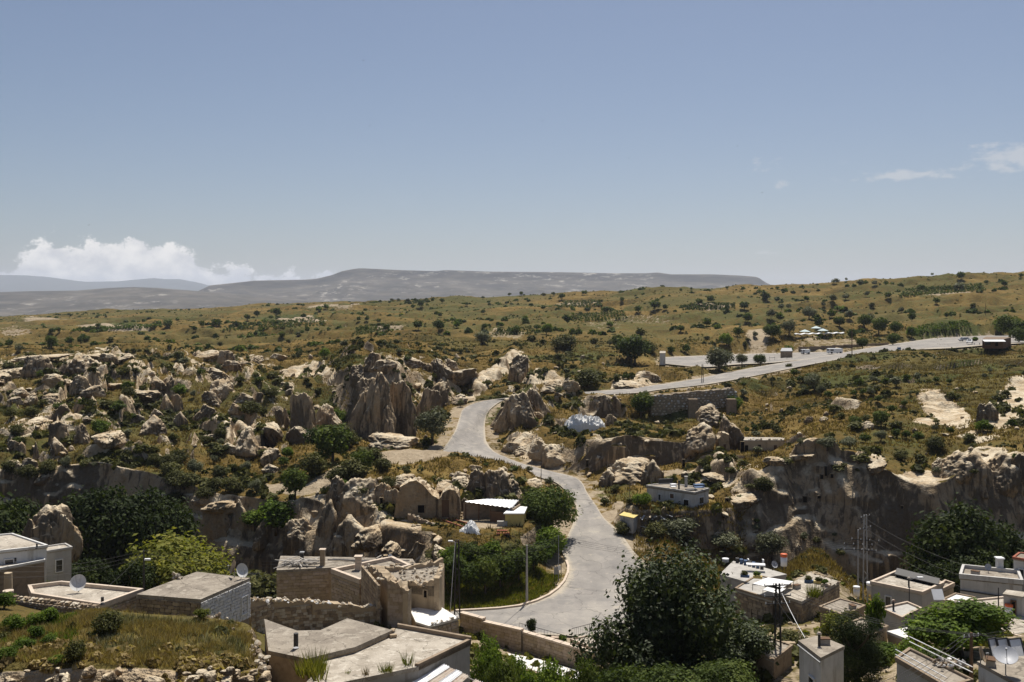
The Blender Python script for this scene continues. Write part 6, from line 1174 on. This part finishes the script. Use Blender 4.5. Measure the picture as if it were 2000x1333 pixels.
for px in (1353, 1428): a_ = PY(px, 818, 237.6); part('buttress', *box_vf(a_-Vector((0,0,.5)), 2.2, 1.6, 5.2), 'stone_brown', o)
# ------------------------------------------------------------------ upper road: lot, vans, restaurant
def van(name, label, px, py, L, W_, H, z, mat, ang=0):
    c = PZ(px, py, z); o = root(name, c, label, 'van' if 'van' in name else 'container'); part('body', *box_vf(c+Vector((0,0,.35)), L, W_, H, R(ang)), mat, o); part('roof', *box_vf(c+Vector((0,0,.352+H)), L*.96, W_*.94, .1, R(ang)), 'white_paint', o)
    ca, sa = math.cos(R(ang)), math.sin(R(ang)); L2 = lambda x, y, zz: c+Vector((x*ca-y*sa, x*sa+y*ca, zz))
    part('windscreen', *box_vf(L2(-L/2-.0, 0, .35+H*.5), .06, W_*.8, H*.38, R(ang)), 'pane', o); part('side_window', *box_vf(L2(-L*.3, -W_/2, .35+H*.5), L*.25, .06, H*.36, R(ang)), 'pane', o)
    for x_ in (-.33, .33):
        for s_ in (-1, 1): p = L2(x_*L, s_*W_/2, .35); part('wheel', *tube([p-Vector((0,.09,0)), p+Vector((0,.09,0))], [.35, .35], 12), 'rubber', o)
    return o
van('parked_van', 'small white van parked at the back of the upper lot', 1573,692,2.9,2.0,1.25,41.0,'white_paint', 0); van('parked_van', 'long white van parked at the edge of the upper lot', 1630,691,5.0,2.4,1.4,41.6,'white_paint', 8)
def car(label, px, py, z, mat, ang):
    c = PZ(px, py, z); o = root('parked_car', c, label, 'car'); ca, sa = math.cos(R(ang)), math.sin(R(ang)); T_ = lambda x, y, zz: c+Vector((x*ca-y*sa, x*sa+y*ca, zz))
    pr = [(-2.1,.35),(-2.15,.75),(-1.5,.9),(-.9,1.42),(.9,1.45),(1.6,.95),(2.1,.85),(2.15,.35)]; V = [T_(x, s_*.85*(1 if zz < 1 else .85), zz) for s_ in (-1, 1) for x, zz in pr]; n = len(pr)
    F = [tuple(range(n)), tuple(range(n, 2*n))[::-1]]+[(i, n+i, n+(i+1) % n, (i+1) % n) for i in range(n)]; part('body', V, F, mat, o)
    part('side_window', *merge(*[prism_vf([tuple(T_(-.85, s_*.80, 0)[:2]), tuple(T_(1.1, s_*.80, 0)[:2]), tuple(T_(1.1, s_*.82, 0)[:2]), tuple(T_(-.85, s_*.82, 0)[:2])], c.z+.95, c.z+1.33) for s_ in (-1, 1)]), 'pane', o)
    V = [T_(-1.48, -.66, .95), T_(-1.48, .66, .95), T_(-.96, .6, 1.41), T_(-.96, -.6, 1.41)]; part('windscreen', [v+Vector((-.04*ca, -.04*sa, .03)) for v in V], [(0,1,2,3)], 'pane', o)
    for x_ in (-1.3, 1.3):
        for s_ in (-1, 1): p = T_(x_, s_*.8, .32); v_ = Vector((-sa, ca, 0))*.1; wv = part('wheel', *tube([p-v_, p+v_], [.33, .33], 14), 'rubber', o); part('rim', *tube([p-v_*1.1, p+v_*1.1], [.18, .18], 10), 'metal_grey', wv)
    return o
car('silver car parked on the upper road before the restaurant', 1884,667,45.5,'car_silver', 5); car('white car parked closest to the verge of the upper road', 1894,671,45.6,'car_white', 60)
h, P = house('restaurant', 'low dark roadside building with white awning at the right edge', 'building', [(1918,663),(1960,663),(1975,659),(1925,658)], 48.0, 45.6, 'wood_brown', 'roof_tile_brown', 0, thick=.25)
p0, p1 = Vector(P[0]), Vector(P[1]); part('awning', *prism_vf([(p0.x, p0.y-1.6), (p1.x, p1.y-1.6), (p1.x, p1.y), (p0.x, p0.y)], [47.2, 47.2, 47.75, 47.75], [47.35, 47.35, 47.9, 47.9]), 'white_paint', h)
for t in (.02, .5, .98): q = p0.lerp(p1, t); part('post', *bar_vf((q.x, q.y-1.5, 45.4), (q.x, q.y-1.5, 47.25), .08), 'wood_brown', h)
opening(h, P[0], P[1], .1, .4, 46.2, 47.2, 'window', 'wood_brown', 'pane'); opening(h, P[0], P[1], .6, .75, 45.8, 47.4, 'door', 'wood_brown', 'dark_void')
o = root('picnic_bench', PZ(1907,672,45.5), 'white bench at the verge beside the white car', 'bench'); c = PZ(1908,673,45.5); part('seat', *box_vf(c+Vector((0,0,.55)), 2.2, .5, .1), 'white_paint', o)
for x_ in (-.9, .9): part('leg', *box_vf(c+Vector((x_,0,-.1)), .1, .4, .64), 'metal_grey', o)
h, P = house('dark_hut', 'low dark-roofed hut at the back of the upper lot', 'hut', [(1524,686),(1548,686),(1546,680),(1527,680)], 42.6, 40.2, 'stone_brown', 'metal_grey', 0, thick=.2)
for i, (px, py, lab) in enumerate([(1572,652,'leftmost pale garden parasol of the roadside restaurant'),(1594,645,'rear pale garden parasol of the roadside restaurant'),(1607,650,'rightmost pale garden parasol of the roadside restaurant')]):
    q = hit(px, py+6, 330); o = root('parasol', q, lab, 'parasol', 'garden parasols'); part('pole', *bar_vf(q, q+Vector((0,0,2.6)), .05), 'metal_grey', o)
    V = [q+Vector((math.cos(k*.7854)*2.3, math.sin(k*.7854)*2.3, 2.1)) for k in range(8)]+[q+Vector((0,0,3.0))]+[q+Vector((math.cos(k*.7854)*2.3, math.sin(k*.7854)*2.3, 1.95)) for k in range(8)]; part('canopy', V, [(k, (k+1) % 8, 8) for k in range(8)]+[(9+k, 9+(k+1) % 8, (k+1) % 8, k) for k in range(8)], 'umbrella_cloth', o)
o = root('canvas_canopy', hit(1600,660,330), 'long narrow white canvas canopy in the restaurant garden', 'canopy'); q = ORG[o.name]; pts_ = []
V, F = [], []
for i in range(25):
    t = i/24; p = hit(1552+96*t, 660-3*t, 330)+Vector((0, 0, 1.5+.18*math.sin(i*1.6))); V += [p+Vector((0,-.9,-.05)), p+Vector((0,.9,.15)), p+Vector((0,.9,0)), p+Vector((0,-.9,-.3))]
for i in range(24):
    for k in range(4): F.append((i*4+k, i*4+(k+1) % 4, i*4+4+(k+1) % 4, i*4+4+k))
part('canvas', V, F, 'white_paint', o)
for i in range(0, 25, 6): t = i/24; p = hit(1552+96*t, 660-3*t, 330); part('post', *bar_vf(p, p+Vector((0,0,1.5)), .05), 'metal_grey', o)
for px, lab in [(1508,'black bench frame at the left of the lot edge'),(1542,'black bench frame at the right of the lot edge')]:
    c = PZ(px, 703.5, 40.0); o = root('bench', c, lab, 'bench'); part('rail', *bar_vf(c+Vector((-1.0,0,.8)), c+Vector((1.0,0,.8)), .05), 'metal_dark', o)
    for x_ in (-.9, .9): part('leg', *bar_vf(c+Vector((x_,0,-.1)), c+Vector((x_,0,1.2)), .04), 'metal_dark', o)
o = root('litter_bin', PZ(1756,684,43.6), 'grey-blue bin beside the upper road', 'bin'); part('body', *box_vf(PZ(1756,684,43.7), 1.0, .8, .9), 'blue_plastic', o); part('lid', *box_vf(PZ(1756,684,44.6), 1.06, .86, .1), 'grey_plastic', o)
o = root('stone_terrace', hit(1620,684,330), 'low brown garden wall behind the upper lot', 'wall'); 
for i in range(8):
    p0, p1 = hit(1560+22*i, 684-1.2*i, 335), hit(1582+22*i, 683-1.2*i, 335); prism('wall_section', [tuple(p0[:2]), tuple(p1[:2]), tuple((p1+Vector((0,.5,0)))[:2]), tuple((p0+Vector((0,.5,0)))[:2])], min(p0.z, p1.z)-1, max(p0.z, p1.z)+.9, 'stone_brown', o)
h, P = house('kiosk', 'small white kiosk at the left end of the upper lot', 'hut', [(1288,690),(1300,690),(1300,686),(1289,686)], 43.4, 40.2, 'plaster_white', 'roof_pale', 0, thick=.2)
# ------------------------------------------------------------------ right foreground village
h, P = house('stone_house', 'brown stone house with cluttered flat roof right of the huge tree', 'house', [(1512,1158),(1566,1175),(1640,1136),(1582,1119)], 31.4, 26.0, 'stone_brown', 'roof_pale', 0, thick=.28)
masonry(h, P[0], P[1], 26.6, 31.0, .6, .34, ['stone_brown', 'stone_tan', 'stone_brown'], .03, .2, .04); masonry(h, P[1], P[2], 26.6, 31.0, .6, .34, ['stone_brown', 'stone_tan'], .03, .2, .04); opening(h, P[0], P[1], .66, .86, 28.4, 30.0, 'window', 'stone_tan', 'dark_void', .05); tops(h, P[3], P[2], [31.45, 31.45], 14, .4, (.2, .35)); tops(h, P[1], P[2], [31.42, 31.42], 24, .3, (.16, .32), ('rubble', 'stone_brown'))
h, P = house('stone_house', 'lower brown stone house under the white awnings beside the huge tree', 'house', [(1436,1150),(1508,1172),(1548,1140),(1478,1124)], 30.9, 26.0, 'stone_brown', 'concrete', .1, 'stone_brown', .2, thick=.28)
masonry(h, P[0], P[1], 26.6, 30.5, .6, .34, ['stone_brown', 'stone_tan'], .03, .2, .04); opening(h, P[0], P[1], .45, .6, 28.0, 29.4, 'window', 'stone_tan', 'dark_void', .05)
for rp, z_, zb_, wm, rm, lab in [([(1600,1186),(1650,1204),(1690,1184),(1640,1170)], 31.6, 28, 'stone_brown', 'roof_earth', 'earth-covered low roof between the brown stone house and the pine'),([(1640,1226),(1700,1246),(1735,1224),(1682,1208)], 33.2, 29.5, 'plaster_tan', 'roof_earth', 'tan flat roof half hidden behind the pine'),([(1795,1216),(1850,1234),(1890,1212),(1840,1198)], 33.6, 29.5, 'plaster_grey', 'roof_pale', 'pale roof almost hidden by the wide bright green tree'),([(1840,1172),(1885,1182),(1905,1168),(1866,1160)], 33.0, 29.0, 'plaster_tan', 'roof_white', 'small pale roof between the slatted house and the wide roof'),([(1462,1268),(1512,1290),(1548,1262),(1500,1246)], 32.6, 29.0, 'stone_brown', 'roof_earth', 'low earth roof beside the double pole')]:
    hh2, P2 = house('flat_house', lab, 'house', rp, z_, zb_, wm, rm, .1, 'stone_brown', .2); tops(hh2, P2[0], P2[1], [z_+.1, z_+.1], 14, .3, (.16, .3), ('rubble', 'stone_tan'))
h, P = house('flat_house', 'grey concrete roof with a row of planter boxes behind the huge tree', 'house', [(1405,1122),(1455,1136),(1537,1122),(1490,1108),(1432,1096)], 30.6, 26.5, 'plaster_grey', 'concrete', 0, thick=.25)
o = root('planter_row', PZ(1462,1106,30.6), 'row of dark planter boxes along the grey concrete roof', 'planters')
for k in range(7): q = PZ(1440+k*8,1099+k*2.1,30.6); bx = part('box', *box_vf(q+Vector((0,0,.003)), .36, .4, .5, -.2), 'blue_plastic' if k % 3 else 'metal_dark', o)
o = root('white_bench', PZ(1476,1103,30.6), 'white box-like table behind the planter row', 'table'); part('top', *box_vf(PZ(1476,1104,31.25), 2.0, .8, .12, -.2), 'white_paint', o)
for x_ in (-.8, .8): part('leg', *box_vf(PZ(1476,1104,30.6)+Vector((x_,-.15*x_,.003)), .12, .5, .65), 'white_paint', o)
def tank(px, py, z, r, h, body, lid, label, legs=.0):
    c = PZ(px, py, z)+Vector((0,0,legs)); o = root('water_tank', PZ(px, py, z), label, 'water tank'); part('body', *tube([c, c+Vector((0,0,h*.5)), c+Vector((0,0,h))], [r, r*1.03, r], 18), body, o, True); part('lid', *tube([c+Vector((0,0,h+.002)), c+Vector((0,0,h*1.32)), c+Vector((0,0,h*1.36))], [r*1.06, r*1.1, r*.6], 18), lid, o, True)
    if legs:
        for a in range(4): q = Vector((math.cos(a*1.57+.8)*r*.7, math.sin(a*1.57+.8)*r*.7, 0)); part('leg', *bar_vf(PZ(px,py,z)+q, c+q, .04), 'metal_dark', o)
tank(1531,1112,30.6,.34,1.0,'white_paint','orange_plastic','white tank with orange top on a stand behind the cluttered roof', .35); tank(1417,1098,30.6,.36,.3,'grey_plastic','white_paint','low white-lidded barrel at the edge of the huge tree'); tank(1673,1164,29.0,.32,.75,'white_paint','white_paint','white metal tank at the foot of the pylon'); tank(1701,1160,29.2,.42,.9,'plaster_grey','white_paint','grey round tank with white lid right of the pylon'); tank(1971,1201,33.8,.32,.7,'white_paint','orange_plastic','white barrel with orange lid on the pale right-hand roof')
for (x0, y0, x1, y1, x2, y2, x3, y3, lab) in [(1470,1140,1522,1152,1550,1136,1500,1128,'white sheet awning spread over the cluttered roof'),(1490,1152,1520,1160,1535,1150,1505,1143,'lower white sheet awning at the front of the cluttered roof')]:
    q = [PZ(x, y, 32.1) for x, y in ((x0,y0),(x1,y1),(x2,y2),(x3,y3))]; o = root('awning', q[0], lab, 'awning'); part('sheet', *prism_vf([tuple(v[:2]) for v in q], 32.05, 32.1), 'tarp_white', o)
    for v in q: part('post', *bar_vf((v.x, v.y, 31.4), (v.x, v.y, 32.06), .03), 'metal_grey', o)
dish(PZ(1512,1112,30.6), .4, 20, 'small grey satellite dish beside the orange-topped tank', .5, 30, 'grey_plastic')
for i, (px, py, k) in enumerate([(1480,1130,'green'),(1538,1146,'green'),(1580,1138,'bush'),(1598,1140,'bush'),(1612,1146,'green'),(1455,1128,'bush')]):
    q = PZ(px, py, 31.4); o = root('potted_plant', q, ['potted plant behind the white awning','potted plant in the middle of the cluttered roof','low trough of plants on the right half of the cluttered roof','dark potted plant among the troughs on the cluttered roof','green potted plant at the right end of the cluttered roof','potted plants at the left end of the cluttered roof'][i], 'plant'); part('pot', *box_vf(q+Vector((0,0,.003)), .9, .35, .25, -.3), ['yellow_sheet', 'stone_pink', 'blue_plastic'][i % 3], o); cm, tm = get_crown(k, 'far', i % 3); c_ = link('crown', cm, o); c_.scale = (1.0, .6, .6); c_.location = (0, 0, .2)
h, P = house('pergola_house', 'flat-roofed house with dark slatted openings and a long panel, right of the pylon', 'house', [(1700,1139),(1802,1160),(1844,1141),(1752,1117)], 32.0, 27.5, 'plaster_grey', 'roof_pale', .2, 'coping', .25)
for k in range(7):
    t = (k+.5)/7; a_ = PZ(1740,1122,32.0).lerp(PZ(1826,1144,32.0), t); part('skylight', *box_vf(a_+Vector((0,0,.003)), .62, 1.0, .05, -.42), 'dark_void', h)
part('panel', *prism_vf([tuple(PZ(x,y,32.6)[:2]) for x, y in ((1747,1116),(1832,1136),(1836,1132),(1752,1111))], [32.25,32.25,32.6,32.6], [32.33,32.33,32.68,32.68]), 'metal_dark', h); opening(h, P[0], P[1], .3, .4, 29.6, 31.0)
h, P = house('flat_house', 'small walled roof box at the right end of the slatted house', 'house', [(1806,1163),(1838,1156),(1864,1143),(1846,1137)], 31.3, 27.5, 'stone_tan', 'roof_earth', .25, 'stone_pink', .2)
h, P = house('white_house', 'whitewashed house with sunken flat roof below the cliff, right edge', 'house', [(1874,1128),(1998,1140),(1990,1120),(1880,1109)], 33.4, 28.6, 'plaster_dull', 'roof_earth', .35, 'plaster_dull', .25)
chimney(h, 1952,1114,33.4, .55, 1.15, 'plaster_white', 'white_paint'); opening(h, P[0], P[1], .55, .62, 30.5, 31.5); part('gutter', *bar_vf(Vector((P[0][0], P[0][1]-.1, 32.2)), Vector((P[1][0], P[1][1]-.1, 31.9)), .07), 'metal_dark', h); dish(PZ(1930,1118,33.4), .32, -30, 'small dish on the sunken roof of the whitewashed house', .5, 25, 'grey_plastic')
h, P = house('white_house', 'tall pale house corner with small window at the right edge', 'house', [(1978,1090),(2050,1102),(2060,1085),(1990,1081)], 34.8, 29.0, 'plaster_dull', 'roof_earth', .12, 'red_brick', .2); opening(h, P[0], P[1], .18, .30, 32.7, 33.8)
h, P = house('flat_house', 'grey flat roof with rusty edge behind the dark pine', 'house', [(1719,1190),(1762,1209),(1800,1190),(1772,1178)], 33.0, 28.8, 'plaster_grey', 'concrete', .16, 'stone_pink', .2)
h, P = house('flat_house', 'small pale roof strip below the rusty-edged roof', 'house', [(1732,1233),(1782,1252),(1800,1238),(1775,1225)], 33.0, 29.5, 'plaster_tan', 'roof_white', 0)
h, P = house('flat_house', 'wide pale flat roof with hut and barrels at the right edge', 'house', [(1880,1176),(1905,1212),(1985,1244),(2080,1262),(2080,1200),(1958,1168)], 33.8, 29.4, 'plaster_grey', 'roof_pale', .14, 'coping', .22)
h, P = house('roof_hut', 'little grey stair hut standing on the wide pale roof', 'hut', [(1958,1160),(1998,1166),(2012,1158),(1966,1152)], 35.5, 33.8, 'plaster_grey', 'roof_pale', 0, thick=.15); opening(h, P[0], P[1], .45, .62, 33.9, 35.0, 'door', 'wood_brown', 'dark_void')
o = root('cloth_bundle', PZ(1961,1222,33.8), 'red and brown bundle standing on the wide pale roof', 'bundle'); q = PZ(1961,1222,33.8); part('bundle', *tube([q, q+Vector((.05,0,.3)), q+Vector((-.03,0,.6)), q+Vector((.05,0,.85)), q+Vector((0,0,1.0))], [.32, .36, .27, .22, .08], 12), 'red_brick', o, True); part('cord', *merge(*[tube([q+Vector((0,0,z)), q+Vector((0,0,z+.05))], [.37, .37], 12) for z in (.3,)]), 'roof_white', o)
o, _ = pole('antenna_pole', 'thin dark antenna pole on the wide pale roof', 1950,1192,1148,82, .06, 'metal_dark', cat='antenna')
h, P = house('small_house', 'small light grey house with window in the foreground beside the dark pine', 'house', [(1559,1251),(1603,1285),(1650,1262),(1600,1241)], 37.0, 30.5, 'plaster_dull', 'roof_earth', 0, thick=.22); opening(h, P[0], P[1], .5, .72, 33.2, 35.2, 'window', 'frame_white', 'pane')
part('gutter', *bar_vf(Vector((P[0][0]-.05, P[0][1]-.05, 36.7)), Vector((P[1][0]-.05, P[1][1]-.08, 36.7)), .06), 'metal_grey', h)
o = root('stone_steps', PZ(1535,1300,30.4), 'old stone steps climbing beside the small light grey house', 'steps')
for k in range(8): part('step', *box_vf(PY(1536+(k % 2)*2, 1318-k*9, 78+k*.9)-Vector((0,0,.3)), 1.3, .5, .32, rngB.uniform(-.12, .12)), 'stone_tan', o)
h, P = house('flat_house', 'dark walled house with pipe railings at the lower right', 'house', [(1749,1287),(1850,1345),(1900,1330),(1776,1268)], 39.0, 34.5, 'plaster_grey', 'roof_earth', .1, 'stone_brown', .2)
for dz, mt in ((.45, 'galvanised'), (.75, 'galvanised')): part('pipe_rail', *bar_vf(Vector((P[3][0], P[3][1], 39+dz)), Vector((P[2][0], P[2][1], 39+dz)), .03), mt, h); part('pipe_rail', *bar_vf(Vector((P[0][0], P[0][1], 39+dz-.2)), Vector((P[1][0], P[1][1], 39+dz-.2)), .03), mt, h)
o = root('rubble_heap', PZ(1850,1305,38.9), 'heap of pale stones and junk beside the dark wooden pole', 'rubble')
for i in range(40):
    s_ = link('stone', block_mesh(rngB.choice(['rubble', 'roof_white', 'stone_brown', 'wood_grey']), .14, i % 4), o); s_.location = (rngB.uniform(-.7, .9), rngB.uniform(-.7, .7), .1+rngB.uniform(0, .35)); k = rngB.uniform(.15, .35); s_.scale = (k*1.4, k, k*.7); s_.rotation_euler = [rngB.random(), rngB.random(), rngB.random()*6]
h, P = house('flat_house', 'tan flat roof with big dish in the lower right corner', 'house', [(1908,1292),(1985,1334),(2070,1340),(2050,1268),(1980,1278)], 39.6, 35.0, 'plaster_white', 'roof_earth', 0, thick=.2)
dish(PZ(1964,1318,39.6), .68, -20, 'big shallow satellite dish on the tan roof in the lower right corner', .95, 62, 'grey_plastic')
o = root('glass_lean_to', PZ(1965,1276,39.7), 'row of pale framed panes leaning at the back of the lower right roof', 'panes')
for k, (x0, x1) in enumerate([(1938,1952),(1955,1975),(1978,2002)]):
    a_, b_2 = PZ(x0,1284,39.6), PZ(x1,1281,39.6); V = [a_, b_2, b_2+Vector((0,.5,.85)), a_+Vector((0,.5,.85))]; V += [v+Vector((0,.04,0)) for v in V]; f_ = part('sheet', V, [(0,1,2,3),(7,6,5,4),(0,4,5,1),(1,5,6,2),(2,6,7,3),(3,7,4,0)], 'tarp_white', o); part('frame', *merge(bar_vf(V[0], V[3], .05), bar_vf(V[1], V[2], .05), bar_vf(V[3], V[2], .05)), 'metal_dark', f_)
dish(PZ(1915,1300,39.6), .45, 60, 'tilted small dish beside the dark wooden pole', .6, 20, 'stone_tan')
o = root('solar_panel', PZ(1832,1178,32.6), 'small tilted white solar panel on a pole among the roofs', 'panel'); q = PZ(1832,1180,32.6); part('panel', *prism_vf([(q.x-.5,q.y-.3),(q.x+.5,q.y-.3),(q.x+.5,q.y+.3),(q.x-.5,q.y+.3)], [q.z+.4,q.z+.4,q.z+1.2,q.z+1.2], [q.z+.46,q.z+.46,q.z+1.26,q.z+1.26]), 'white_paint', o); part('post', *bar_vf(q, q+Vector((0,0,.8)), .04), 'metal_grey', o)
for i, (px, py, z, nm, lab) in enumerate([(1775,1146,32.0,'stove_pipe','rusty stove pipe on the slatted house roof'),(1905,1190,33.8,'stove_pipe','dark stove pipe on the left part of the wide pale roof'),(1930,1206,33.8,'crate','wooden crate lying on the wide pale roof'),(1745,1192,33.0,'stove_pipe','stove pipe on the rusty-edged grey roof'),(1600,1262,37.0,'stove_pipe','dark stove pipe on the small light grey house'),(1610,1258,37.0,'crate','wooden crate on the roof of the small light grey house'),(1556,1150,31.4,'crate','grey crate in the middle of the cluttered roof'),(1935,1300,39.6,'crate','wooden crate on the tan roof with the big dish'),(1665,1190,31.6,'crate','crate on the earth-covered low roof'),(1905,1123,33.4,'crate','crate on the sunken roof of the whitewashed house')]):
    q = PZ(px, py, z); o = root(nm, q, lab, 'pipe' if nm == 'stove_pipe' else 'crate')
    if nm == 'stove_pipe': part('pipe', *cyl_vf(q, .09, .8), 'metal_dark', o); part('hood', *cyl_vf(q+Vector((0,0,.8)), .17, .12, .1), 'rusty_sheet', o)
    else:
        part('box', *box_vf(q+Vector((0,0,.003)), .7, .45, .34, i*.6), 'wood_grey', o); part('lid', *box_vf(q+Vector((0,0,.36)), .74, .49, .05, i*.6+.1), 'wood_brown', o)
# weeds on the foreground roofs
for px, py, z, hgt_, n, mt, lab in [(606,1318,34.55,1.5,240,'leaf_yellow','big yellow-green grass clump at the left of the pale foreground roof'),(712,1318,34.55,.5,70,'leaf_dry','dry weed tuft on the pale foreground roof, left one'),(755,1312,34.55,.65,110,'leaf_yellow','green-yellow weed tuft in the middle of the pale foreground roof'),(792,1300,34.55,1.0,40,'leaf_yellow','thin tall weed near the front edge of the pale foreground roof'),(680,1316,34.55,.3,40,'leaf_yellow','tiny weed sprig on the pale foreground roof'),(1590,1165,31.4,1.2,160,'leaf_yellow','yellow weed clump on the front corner of the cluttered roof')]:
    q = PZ(px, py, z); P_t = np.array([q[:]]*max(1, n//12))+np.concatenate([rg.normal(0, hgt_*.22, (max(1, n//12), 2)), np.zeros((max(1, n//12), 1))], 1)
    V_ = tufts('weed_clump', P_t, np.full(len(P_t), hgt_), mt, 14, rg, lab, .3, .03, .6); V_['category'] = 'weed'; del V_['kind']
# birds
for i, (px, py) in enumerate([(1331,85),(710,119),(891,190),(1097,170),(722,247),(1060,237),(1228,310),(964,334),(174,440),(1488,377),(1440,286)]):
    Y = 220+30*(i % 4); q = PY(px, py, Y); o = tag(mesh_obj('bird', [(0,-.12,0),(0,.16,0),(.03,0,.04),(-.03,0,.04),(.34,.05,.12),(-.34,.05,.12),(.16,-.04,.05),(-.16,-.04,.05),(0,.02,-.04)], [(0,2,3),(1,3,2),(0,6,2),(2,6,4),(0,3,7),(3,5,7),(0,8,1),(2,4,1),(3,1,5)], 'metal_dark'), 'tiny dark swift flying in the open sky', 'bird', 'swifts in the sky'); o.location = q; o.rotation_euler = (.2, rngB.uniform(-.5, .5), rngB.random()*6)
# ------------------------------------------------------------------ labels of rocks and plants from what they stand beside
LM = [('white-framed cloud-side corner of the plateau',30,640),('left vineyard',230,642),('dirt-edged vineyard',560,632),('central skyline',900,585),('white-soil vineyard',1390,598),('right-hand skyline',1800,545),('restaurant parasols',1595,648),('white vans',1605,688),('big oleaster',1405,700),('silver car',1884,664),('upper retaining wall',1360,790),('upper cave dwelling',1470,870),('plastic-covered barn',1140,832),('hairpin of the road',890,870),('big dark rock wall',740,780),('dirt clearing',600,960),('cave house',815,980),('metal-roofed shed',960,985),('roadside white house',1320,970),('right-hand cliff window',1605,930),('bare right-edge slope',1985,775),('pylon',1690,1080),('junction kerb',1060,1165),('concrete pole',1029,1120),('white-framed left cliff',210,900),('flat-topped rocks',100,715),('split boulder',118,805),('ridge of pinnacles',430,770),('pale cone',475,865),('gorge trees',240,1000),('long rock wall doorway',1147,900),('grassy knoll',1020,700),('left white houses',50,1085)]
LM = [(n.replace('white-framed cloud-side corner of the plateau', 'left edge track').replace('white-framed left cliff', 'left cliff edge'), x, y) for n, x, y in LM]
ORD = ['nearest', 'second nearest', 'third nearest', 'fourth nearest', 'fifth nearest', 'sixth nearest', 'seventh nearest', 'eighth nearest', 'ninth nearest', 'tenth nearest', 'eleventh nearest', 'twelfth nearest', 'thirteenth nearest', 'fourteenth nearest', 'fifteenth nearest', 'sixteenth nearest', 'seventeenth nearest', 'eighteenth nearest', 'nineteenth nearest', 'twentieth nearest']
buck = {}
for o, txt, (x, y), size in AUTO:
    n, lx, ly = min(LM, key=lambda l: math.hypot(l[1]-x, (l[2]-y)*1.6)); dx, dy = x-lx, (y-ly)*1.6
    rel = ('left of' if dx < 0 else 'right of') if abs(dx) > abs(dy) else ('uphill from' if dy < 0 else 'downhill from')
    sz = '' if txt == 'pale tuff stone' else 'small ' if size < 16 else ('large ' if size > 55 else '')
    buck.setdefault((sz, txt, rel, n), []).append((math.hypot(dx, dy), o))
for (sz, txt, rel, n), L in buck.items():
    L.sort(key=lambda t: t[0])
    for i, (_, o) in enumerate(L): o['label'] = f'{sz}{txt} {rel} the {n}'+('' if len(L) == 1 else f', {ORD[min(i, 19)]} to it')
